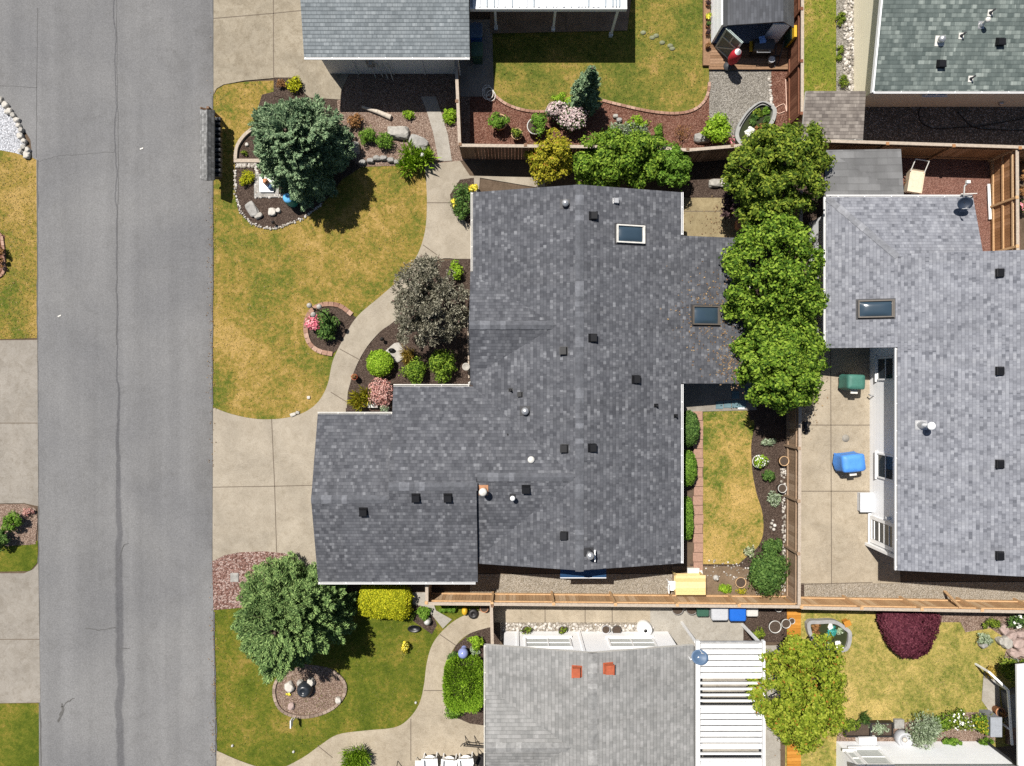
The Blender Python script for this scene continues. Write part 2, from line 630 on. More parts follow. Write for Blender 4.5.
M_gravel_tan = chips_mat("tan_gravel", [(0, (0.33, 0.28, 0.21)), (0.5, (0.43, 0.37, 0.29)), (1, (0.56, 0.5, 0.42))], 15)
M_gravel_white = chips_mat("white_gravel", [(0, (0.4, 0.4, 0.42)), (0.5, (0.62, 0.64, 0.68)), (1, (0.82, 0.82, 0.85))], 11)
M_gravel_dark = chips_mat("dark_gravel", [(0, (0.16, 0.15, 0.13)), (0.7, (0.24, 0.22, 0.19)), (1, (0.6, 0.58, 0.55))], 12)
M_chips_red = chips_mat("red_chips", [(0, (0.22, 0.10, 0.075)), (0.6, (0.31, 0.155, 0.115)), (1, (0.42, 0.24, 0.19))], 17)


def _mth(t, op, x, y=None, z=None):
    n = N(t, "Math", operation=op)
    for i, q in enumerate((x, y, z)):
        if q is None: continue
        if isinstance(q, (int, float)): n.inputs[i].default_value = q
        else: t.links.new(q, n.inputs[i])
    return n.outputs[0]


def ramp_val(t, f, lo, hi):
    m = N(t, "MapRange"); m.inputs[1].default_value = lo; m.inputs[2].default_value = hi
    t.links.new(f, m.inputs[0])
    return m.outputs[0]


def road_mat():
    m, t, b = new_mat("asphalt")
    f1 = noise_fac(t, 0.18, 4, 0.55, dist=0.4)
    col = ramp(t, f1, [(0.3, (0.125, 0.125, 0.128)), (0.7, (0.172, 0.170, 0.168))])
    # tyre lanes: long streaks along the street
    mp = N(t, "Mapping")
    mp.inputs["Scale"].default_value = (1.3, 0.05, 1)
    t.links.new(pos(t), mp.inputs[0])
    col = mixc(t, 0.8, col, ramp(t, noise_fac(t, 1.0, 4, 0.6, mp.outputs[0]), [(0.3, (0.84,) * 3), (0.7, (1.08,) * 3)]), 'MULTIPLY')
    col = mixc(t, 0.6, col, ramp(t, noise_fac(t, 18, 4, 0.9), [(0.3, (0.5,) * 3), (0.5, (0.98,) * 3), (0.7, (1.55,) * 3)]), 'MULTIPLY')
    sp = N(t, "SeparateXYZ"); t.links.new(pos(t), sp.inputs[0])
    mth = lambda op, x, y=None, z=None: _mth(t, op, x, y, z)
    yy = N(t, "CombineXYZ"); t.links.new(sp.outputs[1], yy.inputs[1])
    wob = mth('MULTIPLY', mth('SUBTRACT', noise_fac(t, 0.5, 5, 0.6, yy.outputs[0]), 0.5), 0.5)
    xc = mth('ADD', mth('MULTIPLY', sp.outputs[1], -0.0075), -17.72)
    dx = mth('ABSOLUTE', mth('SUBTRACT', mth('SUBTRACT', sp.outputs[0], xc), wob))
    mr = N(t, "MapRange"); mr.inputs[1].default_value = 1.0; mr.inputs[2].default_value = -9.0; mr.inputs[3].default_value = 0.03; mr.inputs[4].default_value = 0.18
    t.links.new(sp.outputs[1], mr.inputs[0])
    wid = mth('MULTIPLY', mr.outputs[0], mth('ADD', noise_fac(t, 1.3, 4, 0.7), 0.5))
    m2 = N(t, "MapRange", interpolation_type='SMOOTHSTEP'); m2.inputs[1].default_value = 1.25; m2.inputs[2].default_value = 0.55
    t.links.new(mth('DIVIDE', dx, wid), m2.inputs[0])
    seam = mth('MULTIPLY', m2.outputs[0], mth('ADD', noise_fac(t, 7, 4, 0.9), 0.5))
    col = mixc(t, seam, col, (0.62, 0.62, 0.64), 'MULTIPLY')
    # grime gathered along the right-hand edge of the street
    ed = N(t, "MapRange", interpolation_type='SMOOTHSTEP'); ed.inputs[1].default_value = -14.6; ed.inputs[2].default_value = -13.3
    t.links.new(sp.outputs[0], ed.inputs[0])
    gr = mth('MULTIPLY', ed.outputs[0], ramp_val(t, noise_fac(t, 0.33, 4, 0.65), 0.42, 0.62))
    col = mixc(t, gr, col, (0.72, 0.71, 0.7), 'MULTIPLY')
    col = mixc(t, 0.35, col, ramp(t, noise_fac(t, 0.9, 6, 0.7, dist=1.5), [(0.3, (0.7, 0.69, 0.67)), (0.5, (1, 1, 1))]), 'MULTIPLY')
    t.links.new(col, b.inputs["Base Color"])
    b.inputs["Roughness"].default_value = 0.9
    b.inputs["Specular IOR Level"].default_value = 0.25
    bump(t, b, noise_fac(t, 60, 2, 0.8), 0.3, 0.01)
    return m


M_road = road_mat()
M_tar = concrete_mat("crack_sealer", (0.15, 0.15, 0.152), 0.3, 0.3, 2.0)
M_stain = concrete_mat("oil_stain", (0.15, 0.148, 0.145), 0.3, 0.4, 2.0)


# ---------------------------------------------------------------- ground sheets
def sheet(name, pts, mat, z, joints=(), jw=0.035, smooth=0, extra=None):
    mb = MB()
    pp = [P(u, v) for u, v in pts]
    if smooth:
        pp = spline(pp, smooth, True)
    mb.poly([Vector((p.x, p.y, z)) for p in pp])
    for j in joints:
        mb.strip([P(u, v) for u, v in j], jw, z + 0.004, 1)
    o = mb.build(name, [mat, M_joint])
    return tag(o, kind="structure")


g = MB()
g.poly([Vector((x, y, 0)) for x, y in ((-90, -90), (90, -90), (90, 90), (-90, 90))])
tag(g.build("ground", M_soil), kind="structure")


def curve2(pts, n=5):
    """Smooth pixel curve."""
    return [(p.x, p.y) for p in spline(pts, n)]


path_left = curve2([(425, 165), (427, 200), (425, 232), (416, 258), (401, 278), (381, 296), (357, 317), (343, 340), (333, 361), (328, 384), (319, 401), (305, 412), (285, 418), (258, 419), (232, 414), (213, 407)])
# lawns
sheet("lawn", [(213, 96), (217, 89), (225, 85), (245, 82), (290, 80), (345, 140), (425, 164)] + path_left[1:], M_lawn_dry, 0.02)
sheet("lawn", [(212.5, 600), (330, 590), (445, 600), (480, 605), (470, 640), (440, 720), (395, 740), (280, 785), (216, 760)], M_lawn_green, 0.02)
sheet("lawn", [(490, -60), (710, -60), (712, 100), (690, 125), (490, 125)], M_lawn_north, 0.02)
sheet("lawn", [(703, 411), (765, 408), (775, 470), (775, 564), (703, 564)], M_lawn_back, 0.02)
sheet("lawn", [(785, 606), (1050, 606), (1050, 740), (785, 775)], M_lawn_straw, 0.02)
sheet("lawn", [(800, -60), (838, -60), (837, 100), (800, 150)], M_lawn_strip, 0.02)
sheet("lawn", [(-80, 135), (37, 150), (37.5, 338), (-80, 342)], M_lawn_dry, 0.02)
sheet("lawn", [(-80, 545), (30, 545), (38, 540), (38, 562), (30, 571), (-80, 573)], M_lawn_green, 0.02)
sheet("lawn", [(-80, 704), (40, 703), (42, 790), (-80, 790)], M_lawn_green, 0.02)

# planting beds
sheet("garden_bed", curve2([(235, 162), (237, 205), (246, 219), (258, 227), (275, 228), (290, 224), (303, 218), (322, 205), (342, 180)]) + [(362, 167), (345, 90), (300, 85), (262, 95), (252, 131), (240, 145)], M_mulch_dark, 0.03)
sheet("garden_bed", [(335, 70), (470, 70), (470, 160), (428, 165), (360, 167), (341, 150)], M_mulch_pink, 0.034)
sheet("garden_bed", curve2([(333, 354), (319, 351), (309, 342), (306, 326), (310, 313), (321, 305), (338, 305), (349, 312), (357, 318)], 4) + [(350, 330), (340, 347)], M_mulch_dark, 0.03)
sheet("garden_bed", [(472, 258), (462, 258), (430, 264), (400, 315), (380, 332), (365, 350), (354, 372), (347, 392), (345, 418), (480, 418), (520, 300), (500, 258)], M_mulch_dark, 0.03)
sheet("garden_bed", [(455, 90), (492, 92)] + curve2([(497, 98), (505, 104), (517, 109), (532, 112), (548, 113), (580, 108), (604, 101), (622, 106), (650, 112), (675, 114), (692, 111), (703, 103), (709, 88)]) + [(714, 130), (730, 150), (690, 155), (620, 160), (455, 160)], M_mulch_red, 0.03)
sheet("garden_bed", curve2([(752, 400), (754, 425), (751, 445), (752, 470), (756, 492), (762, 512), (763, 532), (758, 546), (746, 557), (738, 564)]) + [(690, 564), (690, 600), (804, 600), (804, 395)], M_mulch_dark, 0.028)
sheet("soil_patch", [(672, 566), (738, 566), (765, 575), (795, 560), (795, 600), (672, 600)], concrete_mat("dry_soil", (0.25, 0.18, 0.12), 0.5, 0.6, 1.5), 0.034)
sheet("garden_bed", curve2([(282, 672), (275, 685), (276, 700), (284, 711), (300, 717), (318, 715), (335, 706), (345, 693), (344, 680), (330, 668), (305, 664)]), M_mulch_pink, 0.03, smooth=0)
sheet("garden_bed", [(404, 598), (430, 605), (437, 625), (432, 634), (412, 620), (400, 618)], M_mulch_dark, 0.03)
sheet("garden_bed", [(490, 618), (470, 633), (456, 645), (448, 662), (444, 690), (446, 710), (470, 724), (492, 728), (500, 640)], M_mulch_dark, 0.03)
sheet("garden_bed", [(460, 180), (474, 178), (474, 228), (466, 222), (452, 208), (450, 195)], M_mulch_dark, 0.052)
sheet("garden_bed", [(536, 170), (700, 186), (700, 160), (536, 158)], M_mulch_dark, 0.036)
sheet("garden_bed", [(-80, 505), (25, 504), (36, 508), (38, 520), (36, 544), (-80, 552)], M_mulch_pink, 0.03)
sheet("garden_bed", curve2([(-60, 235), (0, 233), (4, 245), (5, 260), (3, 275), (-60, 283)], 3), M_mulch_red, 0.03)
sheet("garden_bed", [(690, 150), (800, 120), (830, 150), (830, 420), (750, 420), (690, 240)], M_mulch_dark, 0.022)
sheet("garden_bed", [(742, 609), (787, 606), (790, 642), (742, 642)], M_mulch_dark, 0.03)
sheet("garden_bed", [(875, 612), (1050, 610), (1050, 690), (1000, 672), (1008, 640), (990, 628), (965, 632), (960, 622), (880, 622)], M_mulch_pink, 0.03)
sheet("garden_bed", [(905, 722), (960, 712), (992, 712), (995, 742), (836, 742), (838, 720), (895, 722)], M_mulch_pink, 0.03)

# gravels
sheet("gravel_bed", curve2([(212.5, 561), (225, 555), (240, 552), (265, 551), (285, 553), (300, 562)]) + [(330, 600), (235, 608), (212.5, 610)], M_lava, 0.036)
sheet("gravel_bed", [(470, 574), (690, 574), (690, 600), (470, 600)], M_gravel_tan, 0.026)
sheet("gravel_bed", [(770, 582), (1060, 582), (1060, 606), (770, 606)], M_gravel_tan, 0.026)
sheet("gravel_bed", [(836, -60), (858, -60), (858, 100), (836, 100)], M_gravel_grey, 0.024)
sheet("gravel_bed", [(862, 90), (1060, 90), (1060, 162), (862, 162)], M_gravel_dark, 0.024)
sheet("gravel_bed", [(709, 70), (785, 70), (775, 152), (728, 152), (709, 128)], M_gravel_grey, 0.04)
sheet("soil_patch", [(771, 70), (792, 70), (792, 150), (768, 150)], M_mulch_red, 0.044)
sheet("gravel_bed", [(500, 621), (655, 621), (655, 640), (500, 640)], M_gravel_tan, 0.026)
sheet("gravel_bed", [(-80, 75), (0, 103), (10, 112), (20, 126), (28, 150), (32, 158), (15, 153), (-80, 135)], M_gravel_white, 0.03)
sheet("mulch_court", [(880, 150), (1018, 150), (1020, 262), (880, 262)], M_chips_red, 0.03)

# road, driveways and paths
rd = MB()
RZ = 0.04
rd.poly([Vector((p.x, p.y, RZ)) for p in [P(*q) for q in ((38.5, -80), (213.5, -80), (213.5, 96), (213, 410), (212.5, 560), (214, 620), (217, 850), (40, 850), (39, 560), (38, 340), (37, 160))]])
rd.poly([Vector((p.x, p.y, RZ)) for p in [P(*q) for q in ((-90, -80), (38.5, -80), (37, 160), (33, 158), (31, 140), (20, 122), (8, 104), (-2, 100), (-90, 70))]])
r2 = random.Random(5)


def wander(pts, amp, n=14):
    out = []
    for a, b in zip(pts[:-1], pts[1:]):
        for i in range(n):
            t = i / n
            out.append((a[0] + (b[0] - a[0]) * t + r2.uniform(-amp, amp), a[1] + (b[1] - a[1]) * t + r2.uniform(-amp, amp)))
    return out + [pts[-1]]


def crack(pts, wd, amp=0.5, n=14, mi=1, z=0.004):
    pp = wander(pts, amp, n)
    rd.strip([P(u, v) for u, v in pp], [wd * r2.uniform(0.6, 1.4) for _ in pp], RZ + z, mi)


crack([(117, -60), (117.5, 60), (119, 150), (118, 250), (117, 345)], 0.022, 0.35, 12)
crack([(119, 560), (124, 545), (129, 543)], 0.035, 0.4, 6, z=0.006)
crack([(116, 627), (100, 630), (86, 628)], 0.05, 0.5, 8, z=0.006)
crack([(121, 648), (130, 648)], 0.05, 0.4, 5, z=0.006)
crack([(60, 715), (66, 702), (75, 698)], 0.05, 0.8, 6, 2, 0.004)
crack([(58, 722), (64, 710), (62, 703)], 0.09, 0.8, 6, 2, 0.006)
crack([(38, 162), (60, 156), (90, 154), (116, 152)], 0.014, 0.5, 8)
crack([(0, 86), (38, 88)], 0.02, 0.4, 6)
crack([(38.4, 8), (37.6, 60), (37, 158)], 0.025, 0.3, 10)
crack([(213.4, -50), (213.6, 92)], 0.05, 0.3, 10)
crack([(213, 96), (213, 250), (213, 405)], 0.05, 0.4, 14)
crack([(213, 410), (212.6, 557)], 0.04, 0.3, 12)
crack([(214, 612), (216, 700), (217, 780)], 0.05, 0.4, 12)
crack([(38, 160), (38, 250), (38, 340), (39, 500), (39.5, 600), (40.5, 700), (42, 780)], 0.05, 0.5, 10, 2)
tag(rd.build("road", [M_road, M_tar, M_stain]), kind="structure")

sheet("driveway", [(213.5, 408)] + path_left[::-1][1:24] + [(346, 402), (346, 420), (345, 600), (318, 590), (300, 562), (285, 553), (265, 551), (240, 552), (225, 555), (213, 561)], M_conc, 0.05,
      [[(272, 419), (275, 486), (277, 552)], [(213, 487), (275, 486), (318, 485)], [(213, 440), (213.2, 440)]])
sheet("driveway", [(214, -80), (360, -80), (360, 50), (341, 93), (341, 100), (310, 98), (303, 92), (303, 84), (297, 78), (280, 78), (245, 81), (224, 85), (217, 89), (214, 95)], M_conc_old, 0.05,
      [[(273.5, -70), (274, 78)], [(214, 19), (273, 14), (312, 10)]])
sheet("garden_bed", [(274, 78), (298, 78), (302, 83), (303, 92), (290, 100), (274, 96)], M_mulch_dark, 0.056)
sheet("driveway", [(-80, 341), (38, 340), (39, 506), (34, 505), (25, 503), (-80, 504)], M_conc_west, 0.046, [[(-80, 423), (38, 423)]])
sheet("driveway", [(-80, 573), (25, 573), (34, 569), (39, 563), (41, 702), (-80, 704)], M_conc_west, 0.046, [[(-80, 639), (40, 639)]])
sheet("path", path_left[:54] + [(334, 408), (347, 408)] + curve2([(348, 392), (354, 372), (365, 350), (380, 332), (400, 315), (432, 264), (458, 259)]) + [(474, 259), (480, 178), (545, 189), (545, 178), (470, 176), (460, 161)], M_conc, 0.046,
      [[(427, 203), (451, 203)], [(423, 245), (437, 255)], [(340, 349), (362, 361)], [(331, 392), (347, 402)]])
sheet("path", [(421, 97), (427, 112), (433, 132), (439, 162), (452, 161), (448, 135), (441, 112), (436, 97)], M_conc_pale, 0.06)
p2l = curve2([(493, 609), (486, 609.5), (475, 612), (460, 617), (445, 628), (433, 643), (427, 662), (424, 685), (419, 704), (408, 719), (394, 727), (365, 730), (338, 734), (320, 745), (303, 757), (280, 768), (262, 767), (240, 760), (217, 750)])
sheet("path", p2l + [(217, 800), (500, 800), (500, 727), (470, 723)] + curve2([(454, 716), (446, 705), (445, 690), (448, 662), (456, 645), (470, 633), (493, 626)]), M_conc_warm, 0.05,
      [[(411, 718), (411, 760)], [(318, 745), (333, 757)], [(424, 690), (446, 690)], [(440, 634), (456, 645)]])
sheet("path", [(412, 592), (430, 592), (436, 610), (452, 619), (443, 628), (425, 606), (413, 604)], M_conc_pale, 0.056)
sheet("patio", [(490, -70), (640, -70), (627, 31), (490, 34)], concrete_mat("brown_concrete", (0.33, 0.24, 0.17), 0.5, 0.4, 0.7), 0.05, [[(566, -60), (566, 32)]])
sheet("path", [(460, 20), (492, 20), (494, 97), (460, 97)], M_conc_west, 0.046)
sheet("patio", [(677, 198), (748, 198), (748, 245), (677, 245)], M_conc_gold, 0.05, [[(677, 211.5), (748, 211.5)]])
sheet("patio", [(800, 330), (885, 330), (900, 583), (800, 583)], M_conc_warm, 0.05, [[(830, 330), (831, 583)], [(800, 425), (870, 425)], [(800, 491), (870, 491)], [(800, 584), (872, 582)]])
sheet("patio", [(680, 375), (756, 375), (756, 410), (680, 412)], M_conc_west, 0.05)
sheet("path", [(494, 606), (650, 606), (650, 622), (494, 622)], M_conc_warm, 0.05, [[(545, 606), (545, 622)], [(585, 606), (585, 622)], [(612, 606), (612, 622)]])
sheet("patio", [(640, 605), (743, 605), (743, 645), (780, 645), (780, 790), (640, 790)], M_conc_pale, 0.048)
sheet("path", [(983, 672), (998, 680), (1000, 712), (991, 714), (981, 700)], M_conc_pale, 0.05)


# grass blades along the lawn surface: short upright tufts, far too many to count
def blades(name, label, poly, n, mat, rng, hgt=0.045):
    pts = [P(u, v) for u, v in poly]
    xs, ys = [p.x for p in pts], [p.y for p in pts]
    q = np.column_stack([rng.uniform(min(xs), max(xs), n), rng.uniform(min(ys), max(ys), n)])
    inside = np.zeros(n, bool)
    j = len(pts) - 1
    for i in range(len(pts)):
        c = ((ys[i] > q[:, 1]) != (ys[j] > q[:, 1])) & (q[:, 0] < (xs[j] - xs[i]) * (q[:, 1] - ys[i]) / (ys[j] - ys[i] + 1e-12) + xs[i])
        inside ^= c
        j = i
    q = q[inside]
    m = len(q)
    c = np.column_stack([q, np.full(m, 0.02 + hgt * 0.25)])
    axis = rng.normal(size=(m, 3)) * np.array([1, 1, 0.2]) + np.array([0, 0, 0.25])
    s = rng.uniform(0.6, 1.4, m)
    arr = leaf_arrays(c, axis, unit(rng.normal(size=(m, 3))), hgt * s, 0.035 * s)
    o = np_mesh(name, [(arr, 0)], mat, loc=(0, 0, 0))
    return tag(o, label, "grass", kind="stuff")


G_dry = island_mat("dry_grass", [(0, (0.11, 0.12, 0.03)), (0.35, (0.18, 0.16, 0.04)), (0.7, (0.27, 0.20, 0.07)), (1, (0.37, 0.28, 0.13))], 0.8, 0.2, 0)
G_green = island_mat("green_grass", [(0, (0.06, 0.09, 0.012)), (0.5, (0.11, 0.13, 0.02)), (1, (0.19, 0.17, 0.05))], 0.8, 0.2, 0)
grng = np.random.default_rng(2)
LAWNS = [
    ([(214, 230), (240, 222), (275, 232), (330, 200), (362, 170), (424, 167), (424, 230), (400, 277), (357, 316), (330, 302), (305, 312), (303, 335), (318, 354), (331, 358), (326, 384), (304, 410), (258, 417), (214, 406)], 9000, G_dry),
    ([(215, 98), (218, 90), (245, 83), (272, 81), (250, 130), (235, 150), (234, 205), (214, 225)], 1300, G_dry),
    ([(215, 612), (330, 600), (410, 622), (432, 640), (424, 690), (405, 718), (338, 732), (290, 762), (218, 750)], 6500, G_green),
    ([(495, 34), (495, 94), (520, 108), (548, 111), (604, 99), (650, 110), (692, 109), (706, 98), (704, 0), (628, 0), (626, 34)], 5500, G_green),
    ([(704, 412), (750, 412), (750, 470), (761, 512), (761, 530), (738, 562), (704, 562)], 2600, G_dry),
    ([(845, 620), (875, 620), (890, 655), (935, 655), (945, 622), (985, 640), (1000, 660), (980, 705), (905, 720), (840, 722)], 4200, G_dry),
    ([(803, 0), (836, 0), (836, 90), (803, 120)], 1400, G_green),
    ([(0, 158), (36, 160), (36, 338), (0, 338)], 2200, G_dry),
]
GL = ("the wide golden front lawn", "the front lawn corner by the mailbox shelter", "the green lower lawn", "the upper back lawn", "the small back lawn", "the straw lawn", "the narrow strip by the cream house", "the lawn at the left edge")
for (poly, n, gm), where in zip(LAWNS, GL):
    blades("grass", "short grass blades in " + where, poly, n, gm, grng)

# ---------------------------------------------------------------- building materials
R_main = shingle("charcoal_shingle", [(0.0, (0.054, 0.056, 0.064)), (0.45, (0.084, 0.087, 0.097)), (0.75, (0.113, 0.116, 0.127)), (1.0, (0.185, 0.19, 0.203))], row=0.135, wide=0.185, line=0.3, bumpy=0.35)
R_northwest = shingle("grey_green_shingle", [(0.0, (0.125, 0.142, 0.152)), (0.5, (0.185, 0.206, 0.217)), (1.0, (0.255, 0.278, 0.288))], row=0.145, wide=0.22, line=0.7, slot=0.012)
R_northeast = shingle("green_shingle", [(0.0, (0.065, 0.083, 0.079)), (0.5, (0.11, 0.133, 0.125)), (0.75, (0.165, 0.193, 0.179)), (1.0, (0.27, 0.303, 0.28))], row=0.16, wide=0.25, line=0.5)
R_east = shingle("silver_shingle", [(0.0, (0.095, 0.10, 0.116)), (0.3, (0.175, 0.181, 0.203)), (0.6, (0.21, 0.217, 0.241)), (1.0, (0.28, 0.288, 0.312))], row=0.13, wide=0.19, line=0.25, bumpy=0.35)
R_south = shingle("grey_shingle", [(0.0, (0.175, 0.175, 0.17)), (0.5, (0.232, 0.23, 0.222)), (1.0, (0.295, 0.29, 0.282))], row=0.145, wide=0.24, line=0.4, blot=0.35)
R_brown = shingle("brown_shingle", [(0.0, (0.11, 0.095, 0.085)), (0.5, (0.18, 0.158, 0.14)), (1.0, (0.28, 0.25, 0.22))], wide=0.26)
R_flat = shingle("roll_roofing", [(0.0, (0.12, 0.12, 0.12)), (0.5, (0.15, 0.15, 0.15)), (1.0, (0.185, 0.185, 0.185))], row=0.3, wide=0.9, line=0.25, blot=0.5)
R_kiosk = shingle("weathered_shake", [(0.0, (0.11, 0.11, 0.108)), (0.5, (0.185, 0.185, 0.18)), (1.0, (0.30, 0.30, 0.295))], row=0.15, wide=0.13)
CAP = lambda n, a, b, c: island_mat(n, [(0, a), (0.75, b), (1.0, c)], 0.9, 0, 0.6, 5, 0.15)
C_main = CAP("charcoal_cap", (0.086, 0.089, 0.099), (0.104, 0.108, 0.119), (0.155, 0.16, 0.175))
C_east = CAP("silver_cap", (0.17, 0.175, 0.19), (0.19, 0.195, 0.21), (0.26, 0.265, 0.285))
C_south = CAP("grey_cap", (0.20, 0.2, 0.195), (0.225, 0.222, 0.215), (0.30, 0.297, 0.288))
W_white = plain("white_siding", (0.86, 0.87, 0.88), 0.6, 0.03, 1.5, fmix=0.04)
W_cream = plain("cream_siding", (0.80, 0.74, 0.57), 0.6, 0.04, 1.0, fmix=0.04)
W_beige = plain("beige_siding", (0.68, 0.66, 0.64), 0.6, 0.04, 1.2, fmix=0.04)
W_grey = plain("grey_siding", (0.3, 0.31, 0.33), 0.6, 0.05, 1.2, fmix=0.05)
X_white = plain("white_paint", (0.8, 0.8, 0.79), 0.5, 0.05, 3.0, fmix=0.06)
X_offwhite = plain("weathered_white_paint", (0.62, 0.60, 0.55), 0.6, 0.12, 5.0)
X_black = plain("black_plastic", (0.006, 0.006, 0.007), 0.4, 0.1)
X_gutter = plain("dark_gutter", (0.03, 0.03, 0.033), 0.6, 0.1)
X_steel = plain("galvanised_steel", (0.55, 0.55, 0.55), 0.35, 0.08, 8, 0.7)
X_copper = plain("rusty_collar", (0.42, 0.22, 0.12), 0.6, 0.15)
X_brick = plain("rusty_red_vent", (0.36, 0.085, 0.035), 0.7, 0.2)
X_lens = glass_mat("window_glass", (0.03, 0.04, 0.05), 0.06)
X_skyglass = glass_mat("skylight_glass", (0.03, 0.05, 0.07), 0.16)
X_frame = plain("bronze_frame", (0.10, 0.085, 0.07), 0.5, 0.1)
X_blind = plain("window_blind", (0.5, 0.52, 0.5), 0.7, 0.08)


# ---------------------------------------------------------------- roof furniture (all parts of their house)
def basis(fn, p):
    e = 0.05
    n = Vector((fn(p.x - e, p.y) - fn(p.x + e, p.y), fn(p.x, p.y - e) - fn(p.x, p.y + e), 2 * e)).normalized()
    up = (Vector((0, 0, 1)) - n * n.z)
    up = up.normalized() if up.length > 1e-3 else Vector((0, 1, 0))
    return n, up, up.cross(n)


def box_vent(par, u, v, fn, mat=None, s=1.0):
    p = onto(u, v, fn); n, up, sd = basis(fn, p)
    mb = MB()
    mb.obox(p + n * 0.012, sd * 0.175 * s, up * 0.16 * s, n * 0.01, 0)
    a, b, h = 0.16 * s, 0.14 * s, 0.2 * s
    lo = [p + sd * i * a + up * (j * b) + n * 0.0 for i, j in ((-1, -1), (1, -1), (1, 1), (-1, 1))]
    hi = [p + sd * i * a * 0.86 + up * (j * b * 0.84 - 0.01) + n * h * (1.0 if j < 0 else 0.8) for i, j in ((-1, -1), (1, -1), (1, 1), (-1, 1))]
    mb.add(lo + hi, [(0, 1, 5, 4), (1, 2, 6, 5), (2, 3, 7, 6), (3, 0, 4, 7), (4, 5, 6, 7)], 0)
    mb.obox(p - up * b * 0.9 + n * h * 0.86, sd * a * 0.98, up * 0.03, n * 0.012, 0)
    return mb.build("roof_vent", mat or X_black, par)


def pipe_vent(par, u, v, fn, r=0.06, h=0.4, mat=None, collar=None, cap=False):
    p = onto(u, v, fn); n, up, sd = basis(fn, p)
    mb = MB()
    mb.obox(p + n * 0.01, sd * r * 2.2, up * r * 2.6, n * 0.008, 1)
    mb.lathe(p, [(r * 1.9, -0.03), (r * 1.5, h * 0.3), (r * 1.02, h * 0.36)], 14, 1)
    mb.cyl(p - Vector((0, 0, 0.05)), p + Vector((0, 0, h)), r, r, 14, 0)
    if cap:
        mb.lathe(p + Vector((0, 0, h)), [(r * 0.9, 0.0), (r * 1.9, 0.03), (r * 1.9, 0.07), (r * 1.2, 0.13), (0.001, 0.15)], 16, 0)
    return mb.build("vent_pipe", [mat or X_white, collar or X_gutter], par)


def small_flash(par, u, v, fn, mat=None):
    p = onto(u, v, fn); n, up, sd = basis(fn, p)
    mb = MB()
    mb.obox(p + n * 0.01, sd * 0.1, up * 0.12, n * 0.008, 0)
    mb.lathe(p, [(0.075, -0.02), (0.05, 0.08), (0.035, 0.09), (0.035, 0.3), (0.001, 0.3)], 10, 1)
    return mb.build("vent_pipe", [mat or X_steel, X_gutter], par)


def turbine(par, u, v, fn, r=0.13, fl=None):
    p = onto(u, v, fn); n, up, sd = basis(fn, p)
    mb = MB()
    mb.obox(p + n * 0.01, sd * r * 1.25, up * r * 1.3, n * 0.01, 1)
    mb.cyl(p, p + Vector((0, 0, 0.14)), r * 0.7, r * 0.7, 16, 0)
    mb.lathe(p + Vector((0, 0, 0.14)), [(r * 0.95, -0.02), (r, 0.03), (r * 0.85, 0.1), (r * 0.4, 0.15), (0.001, 0.16)], 18, 0)
    return mb.build("roof_vent", [X_steel, fl or X_gutter], par)


def skylight(par, u, v, fn, wu, wv, frame_mat, along_x=True):
    p = onto(u, v, fn); n, up, sd = basis(fn, p)
    ex = Vector((1, 0, 0)); ex = (ex - n * ex.dot(n)).normalized(); ey = n.cross(ex)
    k = S * (1 - p.z / H)
    a, b = wu * k / 2, wv * k / 2
    f = 0.05
    mb = MB()
    mb.obox(p + n * 0.01, ex * (a + 0.06), ey * (b + 0.06), n * 0.012, 1)
    for s in (-1, 1):
        mb.obox(p + n * 0.07 + ey * s * (b - f / 2), ex * a, ey * f / 2, n * 0.07, 0)
        mb.obox(p + n * 0.07 + ex * s * (a - f / 2), ex * f / 2, ey * (b - f - 0.002), n * 0.068, 0)
    mb.obox(p + n * 0.052 + ex * (a - f * 1.5), ex * f * 0.45, ey * (b - f - 0.004), n * 0.06, 0)
    o = mb.build("skylight", [frame_mat, X_gutter], par)
    gl = MB()
    G = 10
    A, B = a - f - 0.002, b - f - 0.002
    vs = []
    for j in range(G + 1):
        for i in range(G + 1):
            x, y = 2 * i / G - 1, 2 * j / G - 1
            vs.append(p + ex * A * x + ey * B * y + n * (0.06 + 0.09 * (1 - x ** 4) * (1 - y ** 4)))
    gl.add(vs, [(j * (G + 1) + i, j * (G + 1) + i + 1, (j + 1) * (G + 1) + i + 1, (j + 1) * (G + 1) + i) for j in range(G) for i in range(G)], 0, True)
    gl.build("pane", X_skyglass, o)
    return o


def ridge_cap(par, a, b, mat, fall=0.26, wd=0.17, step=0.2):
    """Row of cap shingles folded over the ridge from a to b."""
    a, b = Vector(a), Vector(b)
    d = (b - a); L = d.length; d.normalize()
    s = d.cross(Vector((0, 0, 1))).normalized()
    drop = Vector((0, 0, -wd * fall))
    mb = MB()
    n = int(L / step)
    for i in range(n):
        q0, q1 = a + d * (L * i / n), a + d * (L * (i + 1) / n + 0.05)
        l0, l1 = Vector((0, 0, 0.022)), Vector((0, 0, 0.010))
        w2 = wd * random.Random(i).uniform(0.95, 1.05)
        mb.add([q0 + l0 + s * w2 + drop, q0 + l0, q0 + l0 - s * w2 + drop, q1 + l1 + s * w2 + drop, q1 + l1, q1 + l1 - s * w2 + drop,
                q0 + s * w2 + drop - l0, q0 - s * w2 + drop - l0],
               [(0, 3, 4, 1), (1, 4, 5, 2), (6, 0, 1), (6, 1, 2, 7)])
    return mb.build("ridge_cap", mat, par)


